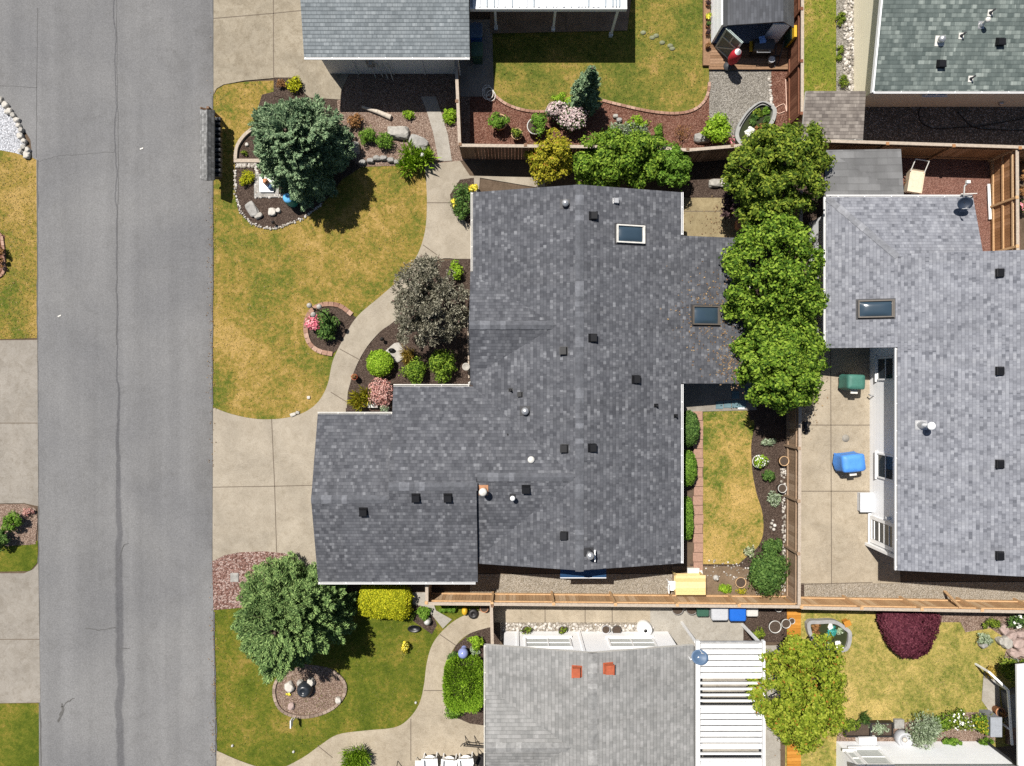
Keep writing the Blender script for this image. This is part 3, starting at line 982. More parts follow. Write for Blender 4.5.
def gutter(par, a, b, mat, r=0.06):
    """Open trough: back, floor and lip, hung just outside the eave line a-b."""
    a, b = Vector(a), Vector(b)
    d = (b - a).normalized()
    s = d.cross(Vector((0, 0, 1))).normalized()
    mb = MB()
    prof = [(0.005, 0.0), (0.005, -0.1), (0.07, -0.1), (0.09, 0.01), (0.058, 0.012), (0.05, -0.075), (0.022, -0.08), (0.024, 0.0)]
    vs = [q + s * o + Vector((0, 0, z)) for q in (a, b) for o, z in prof]
    m = len(prof)
    mb.add(vs, [(i, (i + 1) % m, m + (i + 1) % m, m + i) for i in range(m) if i not in (4, 5, 6)], 0)
    mb.add(vs, [(i, (i + 1) % m, m + (i + 1) % m, m + i) for i in (4, 5, 6)], 1)
    L = (b - a).length
    for i in range(int(L / 1.1) + 1):
        q = a + d * min(L - 0.02, 0.05 + i * 1.1)
        mb.obox(q + s * 0.04 + Vector((0, 0, 0.004)), d * 0.012, s * 0.042, Vector((0, 0, 0.006)), 0)
    return mb.build("gutter", [mat, X_gutter], par)


def window(par, o, d, width, z0, z1, nrm, bars=(1, 0), frame=None, glass=None, name="window", fr=0.07):
    """Window on a vertical wall: o centre foot point on the wall, d along it, nrm outwards."""
    o, d, nrm = Vector(o), Vector(d).normalized(), Vector(nrm).normalized()
    c = Vector((o.x, o.y, (z0 + z1) / 2))
    hz = Vector((0, 0, (z1 - z0) / 2)); hw = width / 2
    mb = MB()
    up = Vector((0, 0, 1))
    for s in (-1, 1):
        mb.obox(c + d * s * (hw - fr / 2) + nrm * 0.03, d * fr / 2, nrm * 0.035, hz)
        mb.obox(c + up * s * (hz.z - fr / 2) + nrm * 0.03, d * (hw - fr - 0.002), nrm * 0.033, up * fr / 2)
    for i in range(bars[0]):
        x = -hw + width * (i + 1) / (bars[0] + 1)
        mb.obox(c + d * x + nrm * 0.026, d * 0.025, nrm * 0.028, hz - up * (fr + 0.002))
    for i in range(bars[1]):
        z = -hz.z + 2 * hz.z * (i + 1) / (bars[1] + 1)
        mb.obox(c + up * z + nrm * 0.024, d * (hw - fr - 0.004), nrm * 0.024, up * 0.018)
    mb.obox(c - up * (hz.z + 0.03) + nrm * 0.05, d * (hw + 0.06), nrm * 0.055, up * 0.026)
    w_ = mb.build(name, frame or X_white, par)
    g_ = MB()
    g_.obox(c + nrm * 0.012, d * (hw - fr - 0.001), nrm * 0.011, hz - up * (fr + 0.001))
    g_.build("pane", glass or X_lens, w_)
    return w_


def siding(mb, a, b, z0, z1, mi=0, step=0.2, out=0.006):
    """Lap boards along the wall foot line a-b (outside on the right-hand side)."""
    a, b = Vector((a[0], a[1], 0)), Vector((b[0], b[1], 0))
    d = (b - a).normalized(); nr = Vector((d.y, -d.x, 0))
    z = z0
    while z < z1 - 0.02:
        t = min(z + step, z1)
        mb.add([a + nr * out + Vector((0, 0, z)), b + nr * out + Vector((0, 0, z)), b + nr * 0.003 + Vector((0, 0, t)), a + nr * 0.003 + Vector((0, 0, t)),
                a + Vector((0, 0, z)), b + Vector((0, 0, z))], [(0, 1, 2, 3), (4, 5, 1, 0)], mi)
        z = t


# ================================================================ central house
house = thing("house", "large central house with charcoal shingle roof and attached garage", "house", (2.6, -0.5, 0))
XW, XE, XR, YN, YS = -1.61, 6.97, 2.68, 7.86, -7.43
SL = (3.68 - 2.6) / (XR - XW)
f_mainW = lambda x, y: 2.6 + SL * (x - XW)
f_mainE = lambda x, y: 3.68 - SL * (x - XR)
f_main = lambda x, y: min(f_mainW(x, y), f_mainE(x, y))
f_garS = lambda x, y: 2.6 + 0.28 * (y + 8.20)
f_eastS = lambda x, y: 3.643 + 0.285 * (y + 3.737)
f_garN = lambda x, y: 3.748 - 0.29 * (y + 4.10)
f_garW = lambda x, y: 3.6 - 0.28 * (y + 4.63)
V = lambda x, y, f: Vector((x, y, f(x, y)))
rf = MB()
rf.slab([V(XW, YN, f_mainW), V(XR, YN + 0.01, f_mainW), V(XR, YS, f_mainW), V(-1.38, YS, f_mainW), V(-1.38, -4.0, f_mainW), V(XW, -0.3, f_mainW)], 0.16, 0, 1)
rf.slab([V(XR, YN + 0.01, f_mainE), V(XE, YN, f_mainE), V(XE, YS, f_mainE), V(XR, YS, f_mainE)], 0.16, 0, 1)
rf.slab([(6.94, 6.08, 2.585), (9.92, 6.08, 2.05), (9.92, -0.02, 2.05), (6.94, -0.02, 2.585)], 0.14, 0, 1)
# garage: west wing, middle wing, eastern wing, entry gable
rf.slab([V(-7.99, -4.63, f_garW), V(-4.87, -4.63, f_garW), V(-4.87, -1.28, f_garW), V(-7.99, -1.28, f_garW)], 0.16, 0, 1)
rf.slab([V(-7.99, -8.20, f_garS), V(-1.41, -8.20, f_garS), V(-1.41, -4.1, f_garS), V(-4.88, -4.1, f_garS), V(-4.88, -4.63, f_garS), V(-7.99, -4.63, f_garS)], 0.16, 0, 1)
rf.slab([V(-4.885, -0.14, f_garN), V(-4.885, -4.1, f_garN), V(-1.41, -4.1, f_garN), V(-1.405, -3.737, f_garN), V(2.6, -3.737, f_garN), V(2.6, -0.14, f_garN)], 0.16, 0, 1)
rf.slab([V(-1.40, -3.737, f_eastS), V(-1.40, -7.38, f_eastS), V(2.5, -7.38, f_eastS), V(2.5, -3.737, f_eastS)], 0.12, 0, 1)
f_entS = lambda x, y: 3.46 - 0.42 * (2.32 - y)
f_entN = lambda x, y: 3.46 - 0.40 * (y - 2.32)
rf.slab([V(-1.72, 2.32, f_entS), V(-1.72, -0.1, f_entS), V(1.85, -0.1, f_entS), V(1.85, 2.32, f_entS)], 0.14, 0, 1)
rf.slab([V(-1.72, 2.32, f_entN), V(1.85, 2.32, f_entN), V(1.85, 4.6, f_entN), V(-1.72, 4.6, f_entN)], 0.14, 0, 1)
roof = rf.build("roof", [R_main, X_gutter], house)
ridge_cap(roof, (XR, YN, 3.68), (XR, YS, 3.68), C_main, SL)
ridge_cap(roof, (-7.99, -4.63, 3.6), (-4.95, -4.63, 3.6), C_main, 0.28)
ridge_cap(roof, (-4.88, -4.1, 3.748), (-1.42, -4.1, 3.748), C_main, 0.28)
ridge_cap(roof, (-1.38, -3.737, 3.643), (2.4, -3.737, 3.643), C_main, 0.28)
ridge_cap(roof, (-1.70, 2.32, 3.46), (1.6, 2.32, 3.46), C_main, 0.34)
hw = MB()
hw.prism([(-1.2, 7.4), (6.55, 7.4), (6.6, 5.7), (6.6, -6.95), (-1.0, -6.95), (-1.0, -2.0), (-1.25, -2.0)], 0, 2.6, 0)
hw.prism([(6.6, 5.7), (9.6, 5.7), (9.6, 0.4), (6.6, 0.4)], 0, 1.95, 0)
hw.prism([(-7.55, -7.75), (-1.5, -7.75), (-1.5, -0.6), (-4.45, -0.6), (-4.45, -1.65), (-7.55, -1.65)], 0, 2.55, 0)
for y in (7.4, -6.95):
    s = 0.01 if y > 0 else -0.01
    hw.slab([(-1.25, y + s, 2.6), (6.6, y + s, 2.6), (XR, y + s, 3.5)], 0.01, 0) if False else hw.add(
        [(-1.25, y, 2.58), (6.6, y, 2.58), (XR, y, 3.53)], [(0, 1, 2)] if y < 0 else [(1, 0, 2)], 0)
hw.add([(-7.55, -7.75, 2.55), (-7.55, -1.65, 2.55), (-7.55, -4.63, 3.42)], [(1, 0, 2)], 0)
hw.add([(-1.25, 0.2, 2.55), (-1.25, 4.4, 2.55), (-1.25, 2.32, 3.24)], [(1, 0, 2)], 0)
walls = hw.build("wall", W_grey, house)
for u, v, f in ((592.5, 216, f_mainE), (564, 351, f_mainW), (592, 338, f_mainE), (564.7, 448.5, f_mainW), (591.6, 447.8, f_mainE), (635.4, 379.5, f_mainE), (564.5, 535.5, f_mainW),
                (416, 497, f_garS), (448, 497, f_garS), (363.5, 511, f_garS), (526, 488.5, f_eastS)):
    box_vent(roof, u, v, f)
box_vent(roof, 520.5, 394.5, f_mainW, s=0.6)
box_vent(roof, 615, 201, f_mainE, X_steel, 0.7)
turbine(roof, 565, 204, f_mainW, 0.15)
turbine(roof, 525, 411, f_mainW, 0.16)
pipe_vent(roof, 531, 459, f_mainW, 0.075, 0.25, X_offwhite, X_steel, True)
pipe_vent(roof, 483.5, 490, f_eastS, 0.085, 0.5, X_offwhite, X_copper, True)
pipe_vent(roof, 512.6, 497, f_eastS, 0.055, 0.3, X_white, X_gutter, True)
for u, v, f in ((510.6, 390, f_mainW), (507.6, 434, f_mainW), (656, 405.5, f_mainE), (675.7, 416, f_mainE)):
    pipe_vent(roof, u, v, f, 0.035, 0.25, X_black, X_black)
pipe_vent(roof, 588.5, 552, f_mainE, 0.08, 0.55, X_steel, X_gutter, True)
ar = MB()
pa = onto(594, 551, f_mainE)
ar.bar(pa, pa + Vector((0, 0.0, 0.35)), 0.03, 0.03); ar.bar(pa + Vector((0, -0.35, 0.3)), pa + Vector((0, 0.12, 0.3)), 0.04, 0.03)
ar.build("antenna_mount", X_white, roof)
skylight(roof, 630, 234.5, f_mainE, 30, 18, X_offwhite)
f_ext = lambda x, y: 2.585 - 0.177 * (x - 6.94)
skylight(roof, 705.5, 315.5, lambda x, y: f_ext(x, y) if x > 6.94 else f_mainE(x, y), 29, 19, X_frame)
gutter(house, (-7.99, -8.20, 2.6), (-1.5, -8.20, 2.6), X_white)
gutter(house, (-4.9, -1.28, 2.66), (-7.99, -1.28, 2.66), X_offwhite)
gutter(house, (-1.75, -0.14, 2.6), (-4.885, -0.14, 2.6), X_offwhite)
gutter(house, (XE, YS, 2.6), (XE, -0.05, 2.6), X_white)
gutter(house, (XE, 6.1, 2.6), (XE, YN, 2.6), X_white)
gutter(house, (XW, YN, 2.6), (XW, 4.6, 2.6), X_offwhite)
gutter(house, (9.92, -0.02, 2.03), (9.92, 6.08, 2.03), X_offwhite)
ds = MB()
ds.tube([Vector((-1.78, 0.0, 2.5)), Vector((-1.6, 0.12, 2.2)), Vector((-1.45, 0.15, 0.1))], 0.045)
ds.build("downspout", X_offwhite, house)
aw = MB()
aw.slab([(2.05, -6.98, 2.3), (3.95, -6.98, 2.3), (3.97, -8.2, 1.95), (2.03, -8.2, 1.95)], 0.03, 0, 0)
aw.obox((3.0, -8.21, 1.93), (0.97, 0, 0), (0, 0.012, 0), (0, 0, 0.05), 1)
aw.build("awning", [plain("navy_canvas", (0.012, 0.05, 0.12), 0.8, 0.1), X_white], house)
gd = MB()
gd.obox((-7.57, -4.7, 1.1), (0, 2.3, 0), (0.02, 0, 0), (0, 0, 1.05))
for i in range(4):
    gd.obox((-7.595, -4.7, 0.35 + i * 0.5), (0, 2.28, 0), (0.01, 0, 0), (0, 0, 0.21))
gd.build("garage_door", X_white, house)
window(house, (-1.25, 5.7, 0), (0, 1, 0), 1.6, 0.9, 2.1, (-1, 0, 0))
window(house, (6.6, -3.5, 0), (0, 1, 0), 1.8, 0.9, 2.1, (1, 0, 0))

# ================================================================ neighbour north-west
nwh = thing("house", "north-western house with pale grey-green shingles beside the upper driveway", "house", P(390, 30))
f_nw = lambda x, y: 2.7 + 0.24 * (y - 13.39)
rf = MB()
rf.slab([V(-8.54, 13.39, f_nw), V(-1.74, 13.39, f_nw), V(-1.74, 19.5, f_nw), V(-8.54, 19.5, f_nw)], 0.14, 0, 1)
rf.slab([(-8.54, 19.5, 4.166), (-1.74, 19.5, 4.166), (-1.74, 26, 2.65), (-8.54, 26, 2.65)], 0.14, 0, 1)
nroof = rf.build("roof", [R_northwest, X_gutter], nwh)
ridge_cap(nroof, (-8.54, 19.5, 4.166), (-1.74, 19.5, 4.166), C_east)
gutter(nwh, (-8.54, 13.39, 2.68), (-1.74, 13.39, 2.68), X_white)
wl = MB()
wl.prism([(-8.19, 13.9), (-2.47, 13.9), (-2.47, 25.6), (-8.19, 25.6)], 0, 2.75, 0)
siding(wl, (-8.19, 13.9), (-2.47, 13.9), 0.1, 2.7, 0, 0.22)
for x in (-6.9, -5.3, -3.9):
    wl.obox((x, 13.88, 1.3), (0.03, 0, 0), (0, 0.025, 0), (0, 0, 1.25), 0)
wl.build("wall", W_beige, nwh)
mt = MB()
mt.obox((-6.1, 13.82, 1.3), (0.16, 0, 0), (0, 0.09, 0), (0, 0, 0.28)); mt.cyl((-6.1, 13.74, 1.35), (-6.1, 13.66, 1.35), 0.1, 0.1, 14)
mt.tube([Vector((-6.1, 13.84, 1.55)), Vector((-6.1, 13.84, 2.6))], 0.03)
mt.build("electric_meter", X_steel, nwh)
ds = MB()
ds.tube([Vector((-2.0, 13.45, 2.6)), Vector((-2.3, 13.8, 2.4)), Vector((-2.35, 13.82, 0.1))], 0.05)
ds.build("downspout", X_white, nwh)

# ================================================================ neighbour north-east
neh = thing("house", "north-eastern house with cream walls and mottled green shingle roof", "house", P(950, 30))
f_ne = lambda x, y: 2.8 + 0.2 * (y - 11.95)
rf = MB()
rf.slab([V(14.79, 11.95, f_ne), V(27, 11.95, f_ne), V(27, 19.5, f_ne), V(14.79, 19.5, f_ne)], 0.14, 0, 1)
neroof = rf.build("roof", [R_northeast, X_gutter], neh)
gutter(neh, (14.79, 11.95, 2.78), (27, 11.95, 2.78), X_white)
rk = MB()
rk.bar((14.76, 11.9, 2.75), (14.76, 19.5, 4.27), 0.06, 0.18)
rk.build("fascia", X_white, neh)
wl = MB()
wl.prism([(15.35, 12.42), (26.5, 12.42), (26.5, 19.3), (15.35, 19.3)], 0, 2.85, 0)
siding(wl, (15.35, 12.42), (26.5, 12.42), 0.15, 2.8, 0, 0.2)
siding(wl, (15.35, 19.3), (15.35, 12.42), 0.15, 2.8, 0, 0.2)
wl.build("wall", W_cream, neh)
window(neh, (18.2, 12.42, 0), (1, 0, 0), 0.95, 1.35, 2.25, (0, -1, 0), (1, 0))
window(neh, (22.9, 12.42, 0), (1, 0, 0), 0.9, 1.2, 2.2, (0, -1, 0), (1, 0))
lp = MB()
lp.lathe((21.6, 12.36, 0.5), [(0.09, 0), (0.09, 0.14), (0.001, 0.16)], 10)
lp.build("wall_lamp", X_steel, neh)
turbine(neroof, 939.5, 41, f_ne, 0.15, X_offwhite)
pipe_vent(neroof, 981, 25, f_ne, 0.055, 0.35, X_offwhite, X_steel, True)
for u, v in ((990, 13), (961, 36), (970.5, 79)):
    small_flash(neroof, u, v, f_ne, X_offwhite)
for u, v in ((999.6, 42), (940.5, 64)):
    box_vent(neroof, u, v, f_ne)

# ================================================================ neighbour east
eh = thing("house", "eastern house with silver-grey shingles, white wall and paved side patio", "house", P(940, 380))
f_aw = lambda x, y: 2.6 + 0.25 * (x - 12.95)
f_an = lambda x, y: 2.6 + 0.25 * (7.67 - y)
f_b = lambda x, y: 3.2 + 0.2 * (x - 15.55)
rf = MB()
rf.slab([V(12.95, 7.67, f_aw), V(15.54, 5.08, f_aw), V(15.54, 1.44, f_aw), V(12.95, 1.44, f_aw)], 0.14, 0, 1)
rf.slab([V(12.95, 7.67, f_an), V(19.0, 7.67, f_an), V(19.0, 5.08, f_an), V(15.54, 5.08, f_an)], 0.14, 0, 1)
rf.slab([V(15.55, 5.2, f_b), V(21.7, 5.2, f_b), V(21.7, -7.56, f_b), V(15.55, -7.56, f_b)], 0.14, 0, 1)
rf.slab([(21.7, 5.2, 4.43), (27.5, 5.2, 3.27), (27.5, -7.56, 3.27), (21.7, -7.56, 4.43)], 0.14, 0, 1)
eroof = rf.build("roof", [R_east, X_gutter], eh)
ridge_cap(eroof, (13.02, 7.60, 2.6175), (15.5, 5.12, 3.2375), C_east, 0.177, 0.13, 0.26)
gutter(eh, (12.95, 7.67, 2.57), (12.95, 1.44, 2.57), X_white)
gutter(eh, (19.0, 7.67, 2.57), (12.95, 7.67, 2.57), X_white)
gutter(eh, (15.55, 1.42, 3.17), (15.55, -7.56, 3.17), X_white)
wl = MB()
wl.prism([(13.35, 7.2), (18.6, 7.2), (18.6, 4.8), (27, 4.8), (27, -7.25), (16.07, -7.25), (16.07, 1.88), (13.35, 1.88)], 0, 2.6, 0)
wl.prism([(16.07, 4.8), (27, 4.8), (27, -7.25), (16.07, -7.25)], 2.6, 3.1, 0)
siding(wl, (16.07, 1.88), (16.07, -7.25), 0.15, 3.1, 0, 0.25)
wl.add([(16.07, -7.25, 3.1), (27, -7.25, 3.1), (21.7, -7.25, 4.2)], [(0, 1, 2)], 0)
wl.add([(16.07, 4.8, 3.1), (27, 4.8, 3.1), (21.7, 4.8, 4.2)], [(1, 0, 2)], 0)
wl.build("wall", W_white, eh)
window(eh, (16.07, 0.62, 0), (0, 1, 0), 1.0, 0.72, 2.1, (-1, 0, 0), (0, 1))
window(eh, (16.07, -3.6, 0), (0, 1, 0), 1.1, 0.72, 2.1, (-1, 0, 0), (0, 1))
window(eh, (16.07, -6.5, 0), (0, 1, 0), 1.2, 0.15, 2.15, (-1, 0, 0), (0, 0), name="door", fr=0.16)
dm = MB()
for i in range(4):
    dm.obox((16.035, -6.5, 0.5 + 0.4 * i), (0.012, 0, 0), (0, 0.42, 0), (0, 0, 0.02))
dm.build("glazing_bar", X_white, eh)
lp = MB()
lp.lathe((15.98, -5.75, 1.6), [(0.05, 0), (0.09, 0.06), (0.07, 0.2), (0.001, 0.24)], 10)
lp.build("wall_lamp", X_white, eh)
tp = MB()
tp.tube([Vector((16.05, -0.55, 0.45)), Vector((15.9, -0.55, 0.45)), Vector((15.86, -0.5, 0.36))], 0.03)
tp.build("tap", X_steel, eh)
sk = MB()
sk.obox((15.95, -7.22, 1.3), (0.1, 0, 0), (0, 0.06, 0), (0, 0, 1.5))
sk.build("corner_board", X_white, eh)
for u, v in ((999.5, 273), (999.5, 371), (999.5, 464), (999.5, 555.5)):
    box_vent(eroof, u, v, f_b)
pipe_vent(eroof, 921, 425, f_b, 0.085, 0.65, X_white, X_steel, True)
skylight(eroof, 875.5, 309, f_aw, 33, 17.5, X_frame)
# flat-roofed porch joined to the north side
pc = MB()
pc.slab([P(826, 150, 2.25), P(901, 149, 2.25), P(904, 197, 2.4), P(824, 197, 2.4)], 0.14, 0, 1)
porch_roof = pc.build("porch_roof", [R_flat, X_gutter], eh)
for u, v in ((832, 156), (896, 156)):
    q = P(u, v, 2.2)
    m_ = MB(); m_.bar((q.x, q.y, 0), (q.x, q.y, 2.15), 0.1, 0.1); m_.build("post", X_offwhite, eh)

# ================================================================ neighbour south
sh = thing("house", "southern house with weathered light-grey shingles and white gable wall", "house", P(590, 720))
XW2, XE2, XR2, YN2 = -1.07, 7.5, 3.22, -10.8
SL2 = 0.2
f_sw = lambda x, y: 2.6 + SL2 * (x - XW2)
f_se = lambda x, y: 2.6 + SL2 * (XE2 - x)
zr2 = f_sw(XR2, 0)
f_cn = lambda x, y: 3.28 - 0.31 * (y + 14.67)
f_cs = lambda x, y: 3.28 - 0.31 * (-14.67 - y)
rf = MB()
rf.slab([V(XW2, YN2, f_sw), V(XR2, YN2, f_sw), V(XR2, -24, f_sw), V(XW2, -24, f_sw)], 0.16, 0, 1)
rf.slab([V(XR2, YN2, f_se), V(XE2, YN2, f_se), V(XE2, -24, f_se), V(XR2, -24, f_se)], 0.16, 0, 1)
rf.slab([V(-1.08, -14.67, f_cn), V(-1.08, -12.2, f_cn), V(2.6, -12.2, f_cn), V(2.6, -14.67, f_cn)][::-1], 0.14, 0, 1)
rf.slab([V(-1.08, -14.67, f_cs), V(-1.08, -17.1, f_cs), V(2.6, -17.1, f_cs), V(2.6, -14.67, f_cs)], 0.14, 0, 1)
sroof = rf.build("roof", [R_south, X_offwhite], sh)
ridge_cap(sroof, (XR2, YN2, zr2), (XR2, -24, zr2), C_south, SL2, 0.19)
ridge_cap(sroof, (-1.05, -14.67, 3.28), (2.4, -14.67, 3.28), C_south, 0.3, 0.19)
wl = MB()
wl.prism([(-0.35, -11.16), (7.0, -11.16), (7.0, -24), (-0.35, -24)], 0, 2.6, 0)
wl.add([(-0.35, -11.155, 2.58), (7.0, -11.155, 2.58), (XR2, -11.155, 3.3)], [(1, 0, 2)], 0)
siding(wl, (7.0, -11.16), (-0.35, -11.16), 0.1, 2.6, 0, 0.22)
wl.obox((0.25, -11.13, 1.3), (0.05, 0, 0), (0, 0.03, 0), (0, 0, 1.3)); wl.obox((3.0, -11.13, 1.3), (0.05, 0, 0), (0, 0.03, 0), (0, 0, 1.3))
wl.build("wall", W_white, sh)
gutter(sh, (XW2, YN2, 2.57), (XW2, -24, 2.57), X_offwhite)
for x in (1.55, 5.15):
    window(sh, (x, -11.16, 0), (-1, 0, 0), 2.0, 0.9, 2.0, (0, 1, 0), (1, 1), None, X_blind)
lb = MB()
lb.lathe((5.2, -10.95, 0.35), [(0.3, 0), (0.33, 0.1), (0.33, 0.5), (0.12, 0.7), (0.001, 0.72)], 14)
for u, v in ((577, 671), (608, 668)):
    box_vent(sroof, u, v, f_sw if u < 590 else f_se, X_brick, 1.3)
X_gapshade = plain('panel_gap_shade', (0.3, 0.3, 0.3), 0.6, 0.2)  # rafters under closed panels, painted grey for the shadow in the gaps
# white patio cover on the eastern side
pv = thing("patio_cover", "white slatted patio cover with open rafter bays beside the southern house", "patio cover", P(730, 700))
ZC = 2.55
X0, X1, Y0, Y1 = P(696, 640, ZC).x, P(765, 640, ZC).x, P(700, 641, ZC).y, -22.0
fr = MB()
fr.box(((X0 + 0.07), (Y0 + Y1) / 2, ZC - 0.05), 0.16, Y0 - Y1, 0.22)
fr.box(((X1 - 0.05), (Y0 + Y1) / 2, ZC - 0.06), 0.1, Y0 - Y1, 0.2)
fr.build("beam", X_white, pv)
yy = Y0 - 0.06
k = 0
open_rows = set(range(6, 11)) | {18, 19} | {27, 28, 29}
while yy > Y1:
    row = MB()
    cy = yy - 0.1
    row.box(((X0 + X1) / 2 + 0.02, yy, ZC - 0.07), X1 - X0 - 0.3, 0.06, 0.11)
    row.build("rafter", X_white if k in open_rows or k - 1 in open_rows else X_gapshade, pv)
    if k not in open_rows:
        pn = MB()
        pn.box(((X0 + X1) / 2 + 0.02, yy - 0.122, ZC + 0.03), X1 - X0 - 0.32, 0.168, 0.02)
        pn.box(((X0 + X1) / 2 + 0.02, yy - 0.122, ZC + 0.046), X1 - X0 - 0.32, 0.11, 0.012)
        pn.build("roof_panel", X_white, pv)
    yy -= 0.243
    k += 1
for x, y in ((X1 - 0.1, Y0 - 0.2), (X1 - 0.1, -15.0), (X1 - 0.1, -19.0)):
    m_ = MB(); m_.bar((x, y, 0), (x, y, ZC - 0.16), 0.1, 0.1); m_.build("post", X_white, pv)
for x, y in ((7.6, -20.0), (7.62, Y0 - 0.1)):
    m_ = MB(); m_.bar((x, y, 0), (x, y, ZC - 0.16), 0.09, 0.09); m_.build("post", X_white, pv)

# ================================================================ south-eastern house (its wall meets the lower edge)
seh = thing("house", "white-walled house at the lower right corner behind the flower bed", "house", P(910, 760))
wl = MB()
xa, xb, ya = P(836, 741).x, P(985, 741).x, P(836, 741).y
wl.prism([(xa, ya), (xb, ya), (xb, -24), (xa, -24)], 0, 2.6, 0)
siding(wl, (xb, ya), (xa, ya), 0.1, 2.6, 0, 0.25)
wl.build("wall", W_white, seh)
rf = MB()
rf.slab([(xa - 0.5, ya + 0.3, 2.7), (xb + 0.5, ya + 0.3, 2.7), (xb + 0.5, -24, 4.2), (xa - 0.5, -24, 4.2)], 0.14, 0, 1)
rf.build("roof", [R_south, X_white], seh)
window(seh, (P(856, 741).x, ya, 0), (-1, 0, 0), 1.25, 0.7, 2.0, (0, 1, 0), (0, 1), None, X_blind)
window(seh, (P(840, 741).x, ya, 0), (-1, 0, 0), 0.5, 0.9, 2.0, (0, 1, 0), (0, 1), None, X_blind)
ds = MB()
ds.tube([Vector((xb - 0.06, ya + 0.05, 0.05)), Vector((xb - 0.06, ya + 0.05, 2.6))], 0.06)
ds.build("downspout", X_gutter, seh)
hp = MB()
hp.prism([P(855, 740), P(855, 733.5), P(872, 733), P(872, 740)], 0, 0.4, 0)
hp.build("utility_box", X_white, seh)
# porch with steps at the right edge
po = thing("porch", "grey decked porch with brown steps and white rail at the right edge", "porch", P(1012, 715))
m_ = MB(); m_.prism([P(1000, 690), P(1030, 684), P(1034, 722), P(1004, 722)], 0, 0.5); m_.build("deck", plain("grey_decking", (0.2, 0.195, 0.18), 0.8, 0.15, 8), po)
for i in range(3):
    m_ = MB(); m_.prism([P(1005, 722 + 7 * i), P(1034, 722 + 7 * i), P(1034, 728.7 + 7 * i), P(1005, 728.7 + 7 * i)], 0, 0.42 - 0.13 * i)
    m_.build("step", plain("brown_step", (0.2, 0.12, 0.08), 0.8, 0.15, 8), po)
m_ = MB()
m_.bar(P(989, 672, 0.9), P(1008, 690, 0.9), 0.09, 0.06); m_.bar(P(1008, 690, 0.9), P(1012, 745, 0.9), 0.09, 0.06)
for q in ((989, 672), (1008, 690), (1011, 730)):
    a_ = P(*q, 0.9); m_.bar((a_.x, a_.y, 0), (a_.x, a_.y, 0.9), 0.07, 0.07)
m_.build("handrail", X_white, po)
m_ = MB(); m_.slab([P(1017, 665, 2.4), P(1060, 660, 2.4), P(1060, 790, 2.4), P(1019, 790, 2.4)], 0.1, 0); m_.build("canopy", X_white, po)
q = P(1022, 700, 0); m_ = MB(); m_.bar((q.x, q.y, 0), (q.x, q.y, 2.3), 0.1, 0.1); m_.build("post", X_white, po)
m_ = MB(); q = P(1024, 780, 0); m_.bar((q.x, q.y, 0), (q.x, q.y, 2.3), 0.1, 0.1); m_.build("post", X_white, po)

# ================================================================ patio cover of the north yard
npc = thing("patio_cover", "white ribbed patio cover on three posts at the top edge of the photo", "patio cover", P(550, 15))
m_ = MB()
y0 = P(550, 9, 2.5).y; xa, xb = P(470, 9, 2.5).x, P(627, 9, 2.5).x
m_.box(((xa + xb) / 2, y0 + 0.05, 2.42), xb - xa, 0.12, 0.2); m_.build("beam", X_white, npc)
m_ = MB()
m_.box(((xa + xb) / 2, y0 + 2.2, 2.5), xb - xa, 4.3, 0.03, 0, 0)
rr = random.Random(3)
x = xa + 0.1
while x < xb - 0.05:
    m_.box((x, y0 + 2.2, 2.545), rr.choice((0.06, 0.06, 0.1)), 4.28, 0.055, 0, rr.choice((0, 0, 1)))
    x += rr.choice((0.14, 0.2, 0.3))
m_.build("roof_panel", [plain("white_fibreglass", (0.66, 0.68, 0.70), 0.5, 0.2, 2), plain("translucent_rib", (0.28, 0.32, 0.35), 0.5, 0.2, 2)], npc)
for u, v in ((496, 29), (553, 30.5), (610.5, 36)):
    q = P(u, v)
    m_ = MB(); m_.bar((q.x, q.y, 0), (q.x, q.y, 2.35), 0.1, 0.1); m_.box((q.x, q.y, 0.1), 0.16, 0.16, 0.2); m_.build("post", X_white, npc)

# ================================================================ small roofed gate beside the north-eastern house
gs = thing("shed", "small shed with brown-grey shingle roof between green house and fence", "shed", P(835, 118))
m_ = MB(); m_.slab([P(806, 91, 1.9), P(866, 91, 1.9), P(863, 139, 1.72), P(802, 139, 1.72)], 0.12, 0, 1); m_.build("roof", [R_brown, X_offwhite], gs)
m_ = MB(); m_.prism([P(811, 97, 1.8), P(860, 97, 1.8), P(858, 133, 1.7), P(808, 133, 1.7)], 0, 1.64); m_.build("wall", W_cream, gs)
gutter(gs, P(802, 139, 1.7), P(863, 139, 1.7), X_offwhite)

# ---------------------------------------------------------------- fences
def wood(name, a, b, c, grain=0.5):
    return island_mat(name, [(0, a), (0.5, b), (1, c)], 0.85, 0, grain, 14, 0.15)


F_tan = wood("tan_fence_wood", (0.36, 0.215, 0.11), (0.47, 0.305, 0.17), (0.57, 0.405, 0.255))
F_orange = wood("orange_fence_wood", (0.38, 0.22, 0.11), (0.48, 0.30, 0.155), (0.56, 0.39, 0.23))
F_red = wood("red_brown_fence_wood", (0.115, 0.045, 0.025), (0.16, 0.068, 0.04), (0.22, 0.10, 0.06))
F_brown = wood("brown_fence_wood", (0.13, 0.075, 0.045), (0.18, 0.11, 0.07), (0.25, 0.16, 0.105))
F_cap = wood("weathered_cap_wood", (0.27, 0.22, 0.17), (0.36, 0.30, 0.24), (0.44, 0.38, 0.31))
F_cedar = wood("cedar_fence_wood", (0.23, 0.115, 0.05), (0.31, 0.16, 0.075), (0.38, 0.21, 0.11))
F_weather = wood("weathered_fence_wood", (0.20, 0.135, 0.085), (0.28, 0.195, 0.13), (0.36, 0.265, 0.185))


